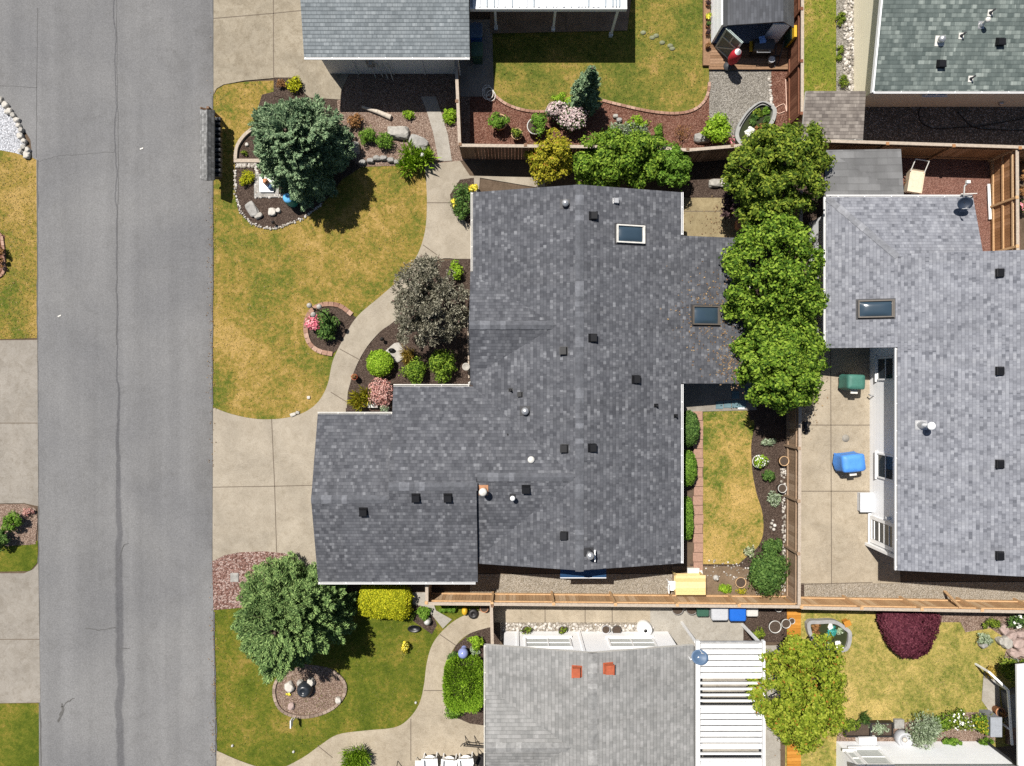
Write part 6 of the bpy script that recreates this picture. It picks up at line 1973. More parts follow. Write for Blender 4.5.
m = MB(); q = P(271, 187.5, 0.2); m.lathe((q.x, q.y, 0.19), [(0.12, 0), (0.13, 0.08), (0.08, 0.2), (0.001, 0.22)], 12); m.build("figure_base", M_dishblue, g_)
c = P(294, 203)
bt = thing("rain_barrel", "blue and teal barrel at the lower edge of the bushy conifer", "barrel", (c.x, c.y, 0))
m = MB(); m.lathe((c.x, c.y, 0.03), [(0.2, 0), (0.25, 0.2), (0.25, 0.6), (0.2, 0.8)], 16, 0, (0, 0, 1)); m.build("body", M_teal, bt)
m = MB(); m.lathe((c.x, c.y, 0.83), [(0.21, 0), (0.21, 0.05), (0.001, 0.06)], 16); m.build("lid", plain("light_blue_plastic", (0.12, 0.4, 0.7), 0.4, 0.1), bt)
rock("small pale round pebble left in the timber-edged bed", 247.5, 145, 1.8, 1.8, 0.12, M_stone_white)
shrub("shrub", "tiny dark olive tuft in the timber-edged bed", 244.5, 153, 3, 3, 0.25, L_olive, 160, 0.06, 0.04)
c = P(275.5, 224)
m = MB(); m.bar((c.x, c.y, 0), (c.x, c.y, 0.3), 0.03, 0.03); m.lathe((c.x, c.y, 0.3), [(0.08, 0), (0.05, 0.1), (0.001, 0.12)], 10); tag(m.build("landscape_light", M_iron, None, (c.x, c.y, 0)), "black landscape light in the dark bed's lower end", "garden light")
for lab, u in (("white ceramic box, left of the pair at the garage gutter", 362), ("white wide ceramic box, right of the pair at the garage gutter", 374)):
    c = P(u, 405); m = MB(); m.prism([(c.x - (0.16 if u < 370 else 0.2), c.y - 0.1), (c.x + (0.16 if u < 370 else 0.2), c.y - 0.1), (c.x + (0.16 if u < 370 else 0.2), c.y + 0.1), (c.x - (0.16 if u < 370 else 0.2), c.y + 0.1)], 0.03, 0.25)
    m.box((c.x, c.y, 0.265), 0.34 if u < 370 else 0.42, 0.22, 0.03)
    tag(m.build("planter_box", M_white_pot, None, (c.x, c.y, 0)), lab, "planter box")


# ---------------------------------------------------------------- wheeled bins
def wheelie(label, u, v, mat, lid, h=1.05, wd=0.62, dp=0.68, rz=0.0, group="wheeled bins by the fence", name="wheelie_bin"):
    c = P(u, v, h)
    t = thing(name, label, "bin", (c.x, c.y, 0), group)
    m = MB()
    a, b = wd / 2, dp / 2
    lo = [Vector((c.x + x * a * 0.8, c.y + y * b * 0.78, 0.08)) for x, y in ((-1, -1), (1, -1), (1, 1), (-1, 1))]
    hi = [Vector((c.x + x * a * 0.96, c.y + y * b * 0.94, h - 0.06)) for x, y in ((-1, -1), (1, -1), (1, 1), (-1, 1))]
    m.add(lo + hi, [(0, 1, 5, 4), (1, 2, 6, 5), (2, 3, 7, 6), (3, 0, 4, 7), (3, 2, 1, 0)])
    m.build("body", mat, t)
    m = MB()
    vs = []
    for z, s in ((h - 0.06, 1.02), (h - 0.01, 1.03), (h + 0.035, 0.9), (h + 0.04, 0.5)):
        vs += [Vector((c.x + x * a * s, c.y + y * b * s, z)) for x, y in ((-1, -0.8), (-0.85, -1), (0.85, -1), (1, -0.8), (1, 0.8), (0.85, 1), (-0.85, 1), (-1, 0.8))]
    m.add(vs, [(j * 8 + i, j * 8 + (i + 1) % 8, j * 8 + 8 + (i + 1) % 8, j * 8 + 8 + i) for j in range(3) for i in range(8)] + [tuple(range(24, 32))])
    l_ = m.build("lid", lid, t)
    m = MB(); m.cyl((c.x - a * 0.8, c.y + b * 1.12, h - 0.08), (c.x + a * 0.8, c.y + b * 1.12, h - 0.08), 0.02, 0.02, 8)
    for s in (-1, 1):
        m.bar((c.x + s * a * 0.7, c.y + b * 0.9, h - 0.08), (c.x + s * a * 0.7, c.y + b * 1.12, h - 0.08), 0.03, 0.03)
    m.build("handle", mat, t)
    for s in (-1, 1):
        m = MB(); m.cyl((c.x + s * a * 0.7, c.y + b * 0.8, 0.12), (c.x + s * a * 0.86, c.y + b * 0.8, 0.12), 0.11, 0.11, 14); m.build("wheel", X_black, t)
    return t


wheelie("light grey wheeled bin left of the blue one at the tan fence", 720, 613.5, M_greybin, M_greybin, wd=0.72, dp=0.6)
wheelie("bright blue wheeled bin between grey and white ones at the tan fence", 738, 614, M_blue, M_blue, wd=0.70, dp=0.62)
wheelie("white storage bin right of the bright blue bin at the tan fence", 752.5, 611.5, M_white_pot, M_white_pot, 0.7, 0.5, 0.44)
wheelie("small dark green bin left of the grey wheeled bin at the tan fence", 703, 612, M_green, M_green, 0.6, 0.52, 0.4)
wheelie("blue wheeled bin in the shade beneath the upper patio cover's end", 476, 30, M_blue, M_dishblue, 1.0, 0.55, 0.6, group="wheeled bins beside the north-western house")
wheelie("dark green wheeled bin in the shade below the shaded blue bin", 477, 49, M_green, M_green, 1.0, 0.5, 0.6, group="wheeled bins beside the north-western house")
c = P(763, 608, 0.5)
m = MB(); m.cyl((c.x - 0.5, c.y, 0.35), (c.x + 0.6, c.y, 0.35), 0.05, 0.05, 8); m.cyl((c.x - 0.3, c.y + 0.05, 0.5), (c.x + 0.4, c.y + 0.05, 0.5), 0.04, 0.04, 8)
for x in (-0.45, 0.55):
    m.bar((c.x + x, c.y, 0), (c.x + x, c.y, 0.5), 0.05, 0.05)
tag(m.build("pipe_rack", M_teal, None, (c.x, c.y, 0)), "low teal pipe rack against the tan fence beside the white bin", "rack")


# ---------------------------------------------------------------- covered grills on the eastern patio
def covered(label, u, v, wd, dp, h, mat, name, cat, rz=0.0):
    """A fabric cover sagging over a grill, its cart legs and wheels showing below."""
    c = P(u, v, h * 0.9)
    t = thing(name, label, cat, (c.x, c.y, 0))
    ca, sa = math.cos(rz), math.sin(rz)
    R = lambda x, y: (c.x + x * ca - y * sa, c.y + x * sa + y * ca)
    m = MB()
    rg = random.Random(int(u))
    n = 20
    rings = [(0.22, 1.06), (0.45, 1.0), (0.75, 0.97), (0.9, 1.0), (0.98, 0.9), (1.0, 0.5)]
    vs = []
    for zf, s in rings:
        for i in range(n):
            an = 2 * math.pi * i / n
            s = dict(rings)[zf] * (1 + 0.05 * math.sin(7 * an + u) * (1.05 - zf))
            ex = 0.28
            x = math.copysign(abs(math.cos(an)) ** ex, math.cos(an)) * wd / 2 * s * (1 + rg.uniform(-0.04, 0.04) * (zf < 0.9))
            y = math.copysign(abs(math.sin(an)) ** ex, math.sin(an)) * dp / 2 * s * (1 + rg.uniform(-0.05, 0.05) * (zf < 0.9))
            vs.append(Vector((*R(x, y), 0.05 + h * zf + rg.uniform(-0.012, 0.012))))
    m.add(vs, [(j * n + i, j * n + (i + 1) % n, (j + 1) * n + (i + 1) % n, (j + 1) * n + i) for j in range(len(rings) - 1) for i in range(n)] + [tuple(range((len(rings) - 1) * n, len(rings) * n))], 0, True)
    m.build("cover", mat, t)
    for x in (-0.38, 0.38):
        for y in (-0.38, 0.38):
            q = R(x * wd, y * dp)
            m = MB(); m.bar((*q, 0.05), (*q, 0.35), 0.05, 0.05); m.build("leg", M_iron, t)
    q = R(0.05, -dp * 0.62)
    m = MB(); m.box((q[0], q[1], h * 0.7), 0.3, 0.2, 0.05, rz); m.bar((q[0], q[1] + 0.15, h * 0.66), (q[0], q[1] - 0.1, h * 0.66), 0.04, 0.04); m.build("side_shelf", X_offwhite, t)
    return t


covered("grill under a dark green cover near the eastern house's corner", 855.5, 382, 0.78, 0.66, 1.05, M_green_cover, "covered_grill", "grill", -0.03)
covered("grill under a bright blue cover in the middle of the eastern patio", 853, 463, 1.02, 0.78, 1.05, M_blue_cover, "covered_grill", "grill", 0.1)
c = P(863.5, 501)
m = MB(); m.box((c.x, c.y, 0.2), 0.62, 0.8, 0.3); m.box((c.x, c.y, 0.37), 0.68, 0.86, 0.04)
for i in range(6):
    m.box((c.x, c.y - 0.3 + i * 0.12, 0.395), 0.5, 0.03, 0.015)
tag(m.build("storage_box", plain("pale_grey_box", (0.55, 0.57, 0.6), 0.45, 0.08), None, (c.x, c.y, 0)), "pale grey low box against the white wall on the eastern patio", "box")
c = P(804, 427)
m = MB(); m.bar((c.x, c.y + 0.25, 0.1), (c.x + 0.05, c.y - 0.3, 0.1), 0.12, 0.12); m.bar((c.x - 0.1, c.y - 0.1, 0.16), (c.x + 0.2, c.y - 0.15, 0.16), 0.06, 0.06)
for dx, dy in ((0, 0.2), (0.04, -0.25)):
    m.bar((c.x + dx - 0.1, c.y + dy, 0.08), (c.x + dx + 0.12, c.y + dy, 0.08), 0.05, 0.06)
tag(m.build("firewood", M_iron, None, (c.x, c.y, 0)), "dark little heap of sticks on the eastern patio's left border", "firewood")

# ---------------------------------------------------------------- wooden potting table
h_ = 0.9
c = P(690.5, 585, h_)
tb = thing("potting_table", "yellow pine potting table standing beside the tan fence", "table", (c.x, c.y, 0))
m = MB()
for i in range(6):
    m.box((c.x, c.y - 0.36 + i * 0.144, h_), 1.32, 0.141, 0.035)
m.build("tabletop", M_pine, tb)
for x in (-0.58, 0.58):
    for y in (-0.36, 0.36):
        m = MB(); m.bar((c.x + x, c.y + y, 0.02), (c.x + x, c.y + y, h_ - 0.02), 0.07, 0.07); m.build("leg", M_pine, tb)
m = MB(); m.box((c.x, c.y, 0.3), 1.15, 0.68, 0.03); m.build("shelf", M_pine, tb)
c = P(692, 570.5)
m = MB(); m.box((c.x, c.y, 0.12), 0.5, 0.3, 0.2); m.box((c.x + 0.35, c.y - 0.06, 0.1), 0.16, 0.2, 0.15, 0.2); m.box((c.x, c.y, 0.235), 0.54, 0.34, 0.03)
tag(m.build("storage_box", X_offwhite, None, (c.x, c.y, 0)), "white box on the ground above the pine potting table", "box")
c = P(670.5, 583)
ch = thing("garden_chair", "white garden chair half hidden left of the pine potting table", "chair", (c.x, c.y, 0))
m = MB(); m.box((c.x, c.y, 0.42), 0.42, 0.42, 0.04); m.build("seat", X_white, ch)
m = MB()
for i in range(5):
    m.bar((c.x - 0.21, c.y - 0.17 + i * 0.085, 0.44), (c.x - 0.27, c.y - 0.17 + i * 0.085, 0.85), 0.05, 0.02)
m.bar((c.x - 0.27, c.y - 0.21, 0.86), (c.x - 0.27, c.y + 0.21, 0.86), 0.03, 0.06); m.build("backrest", X_white, ch)
for x in (-0.18, 0.18):
    for y in (-0.18, 0.18):
        m = MB(); m.bar((c.x + x, c.y + y, 0.02), (c.x + x, c.y + y, 0.42), 0.04, 0.04); m.build("leg", X_white, ch)
m = MB()
for i, (u, v, r) in enumerate(((771, 523, 0.07), (774, 525, 0.08), (770, 527, 0.07), (773, 529, 0.075), (772, 520, 0.05))):
    c = P(u, v); m.lathe((c.x, c.y, 0.03), [(0.001, 0), (r, 0.02), (r, 0.08), (r * 0.5, 0.13), (0.001, 0.135)], 9)
tag(m.build("shell_pile", M_pebble, None, P(772, 525)), "little pile of pale shells in the back soil bed", "shell pile")

# ---------------------------------------------------------------- satellite dishes
def dish(label, u, v, r, z, mat, aim, base, mast):
    p = P(u, v, z)
    t = thing("satellite_dish", label, "satellite dish", base)
    ax = Vector(aim).normalized()
    m = MB(); m.lathe(p, [(0.001, 0.0), (r * 0.35, 0.012), (r * 0.7, 0.05), (r, 0.11), (r * 1.01, 0.1), (r * 0.7, 0.035), (r * 0.35, -0.004), (0.001, -0.015)], 28, 0, ax, 1.05, 0.9); m.build("reflector", mat, t)
    m = MB(); m.tube([Vector(base), Vector((base[0], base[1], p.z - 0.05)), p], 0.025, 8); m.build("mast", M_iron if mast else X_white, t)
    side = ax.cross(Vector((0, 0, 1))).normalized()
    dn = ax.cross(side).normalized()
    tip = p + ax * 0.42 + dn * r * (-0.5 if dn.z > 0 else 0.5)
    m = MB(); m.tube([p + dn * r * 0.85, tip], 0.015, 6); m.obox(tip, ax * 0.06, side * 0.045, Vector((0, 0, 0.035))); m.build("feed_arm", X_white, t)
    return t


bz = onto(964, 198, f_an)
dish("dark satellite dish on the silver roof's courtyard corner", 964, 203, 0.29, 3.2, M_dishdark, (-0.1, -0.45, 1), (bz.x, bz.y - 0.1, f_an(bz.x, bz.y - 0.1)), True)
m = MB(); q = P(964, 194, 2.75); m.tube([q, P(964.5, 186, 2.9), P(968, 183, 3.0)], 0.03, 6); m.tube([P(961, 194, 2.7), P(977, 193.5, 2.7)], 0.025, 6); m.box(P(968, 182, 3.0), 0.16, 0.12, 0.1)
m.tube([Vector((q.x, q.y, 2.3)), q], 0.03, 6)
m.build("antenna_bracket", X_offwhite, eh)
bz = onto(689, 657, f_se)
dish("slate-blue satellite dish at the grey roof's edge by the white patio cover", 699, 657, 0.33, 2.95, M_dishblue, (0.05, 0.3, 1), (bz.x, bz.y, f_se(bz.x, bz.y)), False)

# ---------------------------------------------------------------- ponds
def pond(label, rim, wd, h, mat, plants, u0, v0):
    t = thing("pond", label, "pond", P(u0, v0))
    pp = spline([P(u, v) for u, v in rim], 4, True)
    m = MB(); m.ribbon(pp, wd, 0.02, h, 0, True); m.build("rim", mat, t)
    m = MB(); m.poly([Vector((p.x, p.y, h * 0.6)) for p in pp]); m.build("water", M_water, t)
    for (u, v, r, mt, fl) in plants:
        rng = nrng()
        c = P(u, v)
        cl = [(c.x + rng.normal() * r * 0.5, c.y + rng.normal() * r * 0.5, h * 0.6 + 0.04, r * 0.45, r * 0.45, 0.06) for _ in range(6)]
        np_mesh("lily_pad" if fl else "pond_plant", [(cloud(cl, 110, 0.13, 0.1, rng), 0)], mt, t)
    return t


pond("oval raised pond with grey rim beside the grey gravel", [(735, 140), (736, 131), (742, 120), (750, 111), (759, 106), (767, 108), (772, 113), (770, 123), (764, 132), (757, 139), (750, 146), (741, 147)], 0.17, 0.34, plain("pond_liner", (0.27, 0.27, 0.255), 0.6, 0.15, 4),
     [(745, 135, 0.16, L_white, True), (750, 133, 0.12, L_white, True), (756, 115, 0.22, L_olive, False), (752, 122, 0.25, L_dark, False), (763, 112, 0.18, L_hedge, False), (758, 128, 0.2, L_rust, False), (764, 122, 0.15, L_dark, False)], 752, 126)
edg = MB(); edg.tube([Vector((p.x, p.y, 0.37)) for p in spline([P(*q) for q in ((737, 129), (744, 118), (752, 110), (760, 106), (768, 110))], 4)], 0.025, 6)
tag(edg.build("garden_hose", X_black), "black tube lying on the oval pond's grey rim", "hose")
pond("square-cornered pond with grey rim and teal plants left on the straw lawn", [(806, 622), (817, 620), (832, 620), (842, 626), (847, 632), (843, 647), (826, 646), (812, 640)], 0.16, 0.3, plain("grey_pond_rim", (0.28, 0.275, 0.27), 0.7, 0.15, 4),
     [(829, 631, 0.18, leaf("teal_leaves", (0.02, 0.16, 0.14), (0.04, 0.26, 0.23), (0.1, 0.38, 0.34)), False), (822, 640, 0.2, L_silver, False), (836, 640, 0.2, L_white, True), (814, 630, 0.25, L_rust, False), (838, 631, 0.16, L_silver, False), (828, 625, 0.08, L_white, True)], 826, 633)
# boardwalk
bw = MB()
v_ = 603
while v_ < 790:
    c = P(793, v_)
    bw.box((c.x, c.y, 0.09), 0.62, 0.142, 0.05, -0.02 * math.sin(v_))
    v_ += 3.3
a_, b_ = P(787, 602), P(787, 790); bw.bar((a_.x + 0.1, a_.y, 0.035), (b_.x + 0.1, b_.y, 0.035), 0.08, 0.05); bw.bar((a_.x + 0.4, a_.y, 0.035), (b_.x + 0.4, b_.y, 0.035), 0.08, 0.05)
tag(bw.build("boardwalk", M_boardwalk, None, P(793, 690)), "bright orange boardwalk passing under the mixed-leaf tree", "boardwalk")
c = P(844, 621); m = MB(); m.box((c.x, c.y, 0.32), 0.3, 0.26, 0.04, 0.4); m.box((c.x, c.y, 0.16), 0.22, 0.2, 0.3, 0.4)
tag(m.build("stool", M_boardwalk, None, (c.x, c.y, 0)), "orange wooden stool at the grey pond's upper corner", "stool")
# planters by the white wall, pond pump tank, grey cabinet
for lab, u, w2 in (("dark-framed square planter at the white wall, left of two", 855, 1.15), ("dark-framed square planter at the white wall, right of two", 879, 1.0)):
    c = P(u, 727); m = MB()
    for s in (-1, 1):
        m.box((c.x, c.y + s * 0.3, 0.15), w2, 0.05, 0.26); m.box((c.x + s * (w2 / 2 - 0.025), c.y, 0.15), 0.05, 0.548, 0.26)
    o = m.build("planter_box", M_iron, None, (c.x, c.y, 0)); tag(o, lab, "planter box")
    m = MB(); m.box((c.x, c.y, 0.12), w2 - 0.11, 0.54, 0.18); m.build("soil", M_earth, o)
c = P(900, 735.5)
m = MB(); m.lathe((c.x, c.y, 0.04), [(0.3, 0), (0.34, 0.05), (0.34, 0.4), (0.28, 0.44), (0.24, 0.3), (0.001, 0.28)], 20); o = m.build("tub", M_greybin, None, (c.x, c.y, 0)); tag(o, "round light grey tub between planter and shrub at the white wall", "tub")
m = MB(); m.lathe((c.x, c.y, 0.33), [(0.001, 0), (0.12, 0.02), (0.1, 0.1), (0.001, 0.16)], 10); m.build("stone_heap", M_stone_white, o)
c = P(897, 722)
m = MB(); m.box((c.x, c.y, 0.1), 0.4, 0.36, 0.14); m.box((c.x, c.y, 0.18), 0.44, 0.4, 0.03); tag(m.build("planter_box", M_stone_grey, None, (c.x, c.y, 0)), "grey stone block above the round tub at the white wall", "block")
c = P(996, 727, 0.8)
cb = thing("cabinet", "slate-grey cabinet beside the porch steps", "cabinet", (c.x, c.y, 0))
m = MB(); m.box((c.x, c.y, 0.4), 0.44, 0.8, 0.76); m.build("body", plain("slate_plastic", (0.2, 0.21, 0.24), 0.5, 0.1), cb)
m = MB(); m.box((c.x, c.y, 0.8), 0.5, 0.86, 0.05); m.build("lid", plain("grey_lid", (0.27, 0.29, 0.32), 0.5, 0.1), cb)

# ---------------------------------------------------------------- leaning plank at the orange fence
a_, b_ = P(944.5, 591, 0.05), P(960.5, 607.5, 1.45)
m = MB(); m.bar(a_, b_, 0.12, 0.05); tag(m.build("plank", F_orange, None, (a_.x, a_.y, 0)), "loose orange plank propped from the pebbles onto the orange fence", "plank")

# ---------------------------------------------------------------- courtyard cart
c = P(916, 181, 0.7)
ct = thing("garden_cart", "beige canvas garden cart with a metal handle in the red courtyard", "cart", (c.x, c.y, 0))
rz = -0.16
ca, sa = math.cos(rz), math.sin(rz)
R_ = lambda x, y, z: Vector((c.x + x * ca - y * sa, c.y + x * sa + y * ca, z))
m = MB()
lo = [R_(x * 0.26, y * 0.42, 0.3) for x, y in ((-1, -1), (1, -1), (1, 1), (-1, 1))]; hi = [R_(x * 0.33, y * 0.5, 0.72) for x, y in ((-1, -1), (1, -1), (1, 1), (-1, 1))]
inn = [R_(x * 0.29, y * 0.46, 0.66) for x, y in ((-1, -1), (1, -1), (1, 1), (-1, 1))]
m.add(lo + hi + inn, [(0, 1, 5, 4), (1, 2, 6, 5), (2, 3, 7, 6), (3, 0, 4, 7), (3, 2, 1, 0), (4, 5, 9, 8), (5, 6, 10, 9), (6, 7, 11, 10), (7, 4, 8, 11), (8, 9, 10, 11)]); m.build("tray", M_fabric, ct)
for x in (-0.34, 0.34):
    m = MB(); m.cyl(R_(x, -0.32, 0.18), R_(x * 1.2, -0.32, 0.18), 0.17, 0.17, 16); m.build("wheel", M_iron, ct)
    m = MB(); m.bar(R_(x * 0.8, 0.35, 0.03), R_(x * 0.8, 0.4, 0.32), 0.04, 0.04); m.build("leg", M_iron, ct)
m = MB(); m.tube([R_(-0.3, 0.4, 0.7), R_(-0.3, 0.85, 0.95), R_(0.3, 0.85, 0.95), R_(0.3, 0.4, 0.7)], 0.022, 8); m.build("handle", X_offwhite, ct)
pot("brown bushy pot plant at the courtyard cart's left wheel", 905.5, 185, 0.15, 0.3, M_terra, L_rust, pn=220, spread=1.3)
m = MB(); a_, b_ = P(987, 185), P(988.5, 220); m.bar((a_.x, a_.y, 0.1), (b_.x, b_.y, 0.1), 0.05, 0.14); m.bar((a_.x - 0.07, a_.y, 0.16), (b_.x - 0.07, b_.y, 0.16), 0.04, 0.04)
tag(m.build("white_rail", X_white, None, (a_.x, a_.y, 0)), "white rail lying along the foot of the cedar courtyard fence", "rail")

# ---------------------------------------------------------------- garden shed with open door
SX0, SX1, SY0, SY1 = 8.93, 11.85, 15.12, 18.2
sd_ = thing("garden_shed", "white-sided garden shed with shiny black roof and its door swung open", "shed", (10.3, 16, 0))
m = MB()
m.prism([(SX0, SY0 + 0.1), (SX0 + 0.08, SY0 + 0.1), (SX0 + 0.08, SY1), (SX0, SY1)], 0.1, 1.75)
m.prism([(SX1 - 0.08, SY0 + 0.1), (SX1, SY0 + 0.1), (SX1, SY1), (SX1 - 0.08, SY1)], 0.1, 1.75)
m.prism([(SX0 + 0.08, SY1 - 0.08), (SX1 - 0.08, SY1 - 0.08), (SX1 - 0.08, SY1), (SX0 + 0.08, SY1)], 0.1, 1.75)
m.prism([(SX1 - 0.75, SY0 + 0.1), (SX1 - 0.082, SY0 + 0.1), (SX1 - 0.082, SY0 + 0.16), (SX1 - 0.75, SY0 + 0.16)], 0.1, 1.75)
for i in range(8):
    m.obox((SX0 - 0.006, (SY0 + SY1) / 2 + 0.05, 0.2 + i * 0.2), (0.008, 0, 0), (0, (SY1 - SY0) / 2 - 0.05, 0), (0, 0, 0.092))
m.build("wall", plain("pale_blue_white_siding", (0.82, 0.84, 0.86), 0.5, 0.04, fmix=0.05), sd_)
m = MB(); m.box(((SX0 + SX1) / 2, (SY0 + SY1) / 2, 0.15), SX1 - SX0 - 0.2, SY1 - SY0 - 0.2, 0.06); m.build("floor", plain("shed_floor", (0.3, 0.33, 0.4), 0.5, 0.1), sd_)
shed_roof_mat = shingle("black_roof_sheet", [(0, (0.035, 0.037, 0.042)), (0.5, (0.055, 0.058, 0.066)), (1, (0.08, 0.085, 0.095))], row=0.12, wide=0.5, line=0.4)
shed_roof_mat.node_tree.nodes["Principled BSDF"].inputs["Roughness"].default_value = 0.3
shed_roof_mat.node_tree.nodes["Principled BSDF"].inputs["Specular IOR Level"].default_value = 0.6
m = MB(); xm = SX1 - 0.55
m.slab([(SX0 + 0.14, SY0 - 0.06, 2.0), (xm, SY0 - 0.06, 2.3), (xm, SY1 + 0.1, 2.3), (SX0 + 0.14, SY1 + 0.1, 2.0)], 0.05)
m.slab([(xm, SY0 - 0.06, 2.3), (SX1 + 0.1, SY0 - 0.06, 1.8), (SX1 + 0.1, SY1 + 0.1, 1.8), (xm, SY1 + 0.1, 2.3)], 0.05)
m.slab([(SX0 + 0.02, SY0 - 0.02, 1.8), (SX0 + 0.16, SY0 - 0.06, 1.95), (SX0 + 0.16, SY1 + 0.1, 1.95), (SX0 + 0.02, SY1 + 0.1, 1.8)], 0.04, 1, 1)
m.build("roof", [shed_roof_mat, M_charcoal], sd_)
# door leaf: hinged at the west corner, swung outwards
hx = Vector((9.09, 15.05, 0.2)); fx = Vector((9.78, 14.42, 0.2))
d = (fx - hx).normalized(); nn = Vector((-d.y, d.x, 0)); L_ = (fx - hx).length
m = MB(); ctr = (hx + fx) / 2 + Vector((0, 0, 0.8)); m.obox(ctr, d * L_ / 2, nn * 0.02, Vector((0, 0, 0.8)))
door_ = m.build("door", plain("sage_door", (0.11, 0.14, 0.13), 0.6, 0.1), sd_)
m = MB()
up = Vector((0, 0, 1))
for sgn in (1, -1):
    for s in (-1, 1):
        m.obox(ctr + d * s * (L_ / 2 - 0.04) + nn * 0.03 * sgn, d * 0.04, nn * 0.012, up * 0.8)
        m.obox(ctr + up * s * 0.76 + nn * 0.03 * sgn, d * (L_ / 2 - 0.082), nn * 0.012, up * 0.04)
    m.obox(ctr + up * 0.2 + nn * 0.03 * sgn, d * (L_ / 2 - 0.082), nn * 0.012, up * 0.035)
    m.obox(ctr + up * 0.48 + nn * 0.028 * sgn, d * 0.03, nn * 0.01, up * 0.24)
    a_ = ctr - d * (L_ / 2 - 0.1) - up * 0.7 + nn * 0.03 * sgn; b_ = ctr + d * (L_ / 2 - 0.1) + up * 0.14 + nn * 0.03 * sgn
    m.bar(a_, b_, 0.02, 0.06)
m.build("door_trim", plain("pale_green_trim", (0.40, 0.47, 0.45), 0.5, 0.06), door_)
dk = MB()
p0, p1 = P(708, 46), P(790, 71)
n_ = 9
for i in range(n_):
    y = p1.y + (p0.y - p1.y) * (i + 0.5) / n_
    dk.box(((p0.x + p1.x) / 2, y, 0.14), p1.x - p0.x, (p0.y - p1.y) / n_ - 0.01, 0.05)
for x in (p0.x + 0.1, (p0.x + p1.x) / 2, p1.x - 0.1):
    dk.box((x, (p0.y + p1.y) / 2, 0.06), 0.09, p0.y - p1.y - 0.02, 0.11)
tag(dk.build("deck", M_deck, None, ((p0.x + p1.x) / 2, p1.y, 0)), "low timber deck in front of the open garden shed", "deck")
c = P(727, 68)
um = thing("umbrella", "folded red and white patio umbrella standing by the shed's open door", "umbrella", (c.x, c.y, 0.16))
m = MB(); m.lathe((c.x, c.y, 0.17), [(0.22, 0), (0.22, 0.06), (0.05, 0.1), (0.03, 0.12), (0.03, 0.6)], 16); m.build("base", M_charcoal, um)
m = MB(); m.lathe((c.x, c.y, 0.55), [(0.05, 0), (0.14, 0.02), (0.23, 0.3), (0.24, 0.66), (0.18, 0.9), (0.13, 0.96)], 14, 0, None, 1.0, 1.0); m.build("canopy", M_red, um)
m = MB(); m.lathe((c.x, c.y, 1.51), [(0.14, 0), (0.09, 0.08), (0.04, 0.16), (0.001, 0.22)], 14); m.build("canopy_top", X_white, um)
c = P(764, 44, 0.9)
gr = thing("grill", "black cart grill on the shed deck with a blue cloth on top", "grill", (c.x, c.y, 0.16))
m = MB(); m.box((c.x, c.y, 0.6), 0.85, 0.5, 0.4); m.build("body", X_black, gr)
m = MB()
vs = []
for x in (-0.44, 0.44):
    for i in range(7):
        an = math.pi * i / 6
        vs.append(Vector((c.x + x, c.y + 0.26 * math.cos(an), 0.805 + 0.2 * math.sin(an))))
m.add(vs, [(i, i + 1, 8 + i, 7 + i) for i in range(6)] + [tuple(range(7)), tuple(range(7, 14))[::-1]]); m.build("lid", M_charcoal, gr)
for x in (-0.38, 0.38):
    for y in (-0.2, 0.2):
        m = MB(); m.bar((c.x + x, c.y + y, 0.16), (c.x + x, c.y + y, 0.42), 0.05, 0.05); m.build("leg", M_iron, gr)
m = MB(); m.cyl((c.x - 0.3, c.y - 0.34, 0.85), (c.x + 0.3, c.y - 0.34, 0.85), 0.02, 0.02, 8); m.bar((c.x - 0.28, c.y - 0.2, 0.85), (c.x - 0.28, c.y - 0.34, 0.85), 0.03, 0.03); m.bar((c.x + 0.28, c.y - 0.2, 0.85), (c.x + 0.28, c.y - 0.34, 0.85), 0.03, 0.03); m.build("handle", X_steel, gr)
m = MB(); m.bar((c.x - 0.5, c.y - 0.22, 0.7), (c.x - 0.5, c.y + 0.22, 0.7), 0.12, 0.04); m.build("side_shelf", M_yel, gr)
q = P(762, 40, 1.0)
m = MB(); m.box((q.x, q.y, 1.03), 0.26, 0.3, 0.03, 0.2); m.box((q.x + 0.05, q.y - 0.02, 1.055), 0.16, 0.2, 0.03, 0.5)
tag(m.build("cloth", plain("light_blue_cloth", (0.22, 0.38, 0.7), 0.8, 0.15), None, (q.x, q.y, 1.0)), "folded light blue cloth on the black grill's lid", "cloth")
pot("pale bucket on the shed deck beside the black grill", 768, 64, 0.14, 0.3, M_greybin, soil=False, z0=0.17, name="bucket", cat="bucket")
c = P(772, 60)
m = MB(); m.bar((c.x, c.y + 0.4, 0.5), (c.x + 0.05, c.y - 0.4, 0.18), 0.04, 0.04); m.bar((c.x - 0.1, c.y + 0.1, 0.19), (c.x + 0.3, c.y + 0.1, 0.19), 0.05, 0.05); m.bar((c.x + 0.2, c.y - 0.3, 0.18), (c.x + 0.25, c.y + 0.5, 0.75), 0.04, 0.04)
tag(m.build("tool_rack", M_charcoal, None, (c.x, c.y, 0.16)), "grey frame of garden tools right of the pale bucket", "tools")
c = P(785, 44)
m = MB(); m.box((c.x, c.y, 0.65), 0.12, 0.5, 1.0); o = m.build("yellow_case", M_yel, None, (c.x, c.y, 0.16)); tag(o, "upright yellow and green case leaning at the red-brown fence", "case")
m = MB(); m.box((c.x - 0.1, c.y, 0.55), 0.07, 0.5, 0.8); m.build("side_panel", M_green, o)
for j in range(5):
    pass
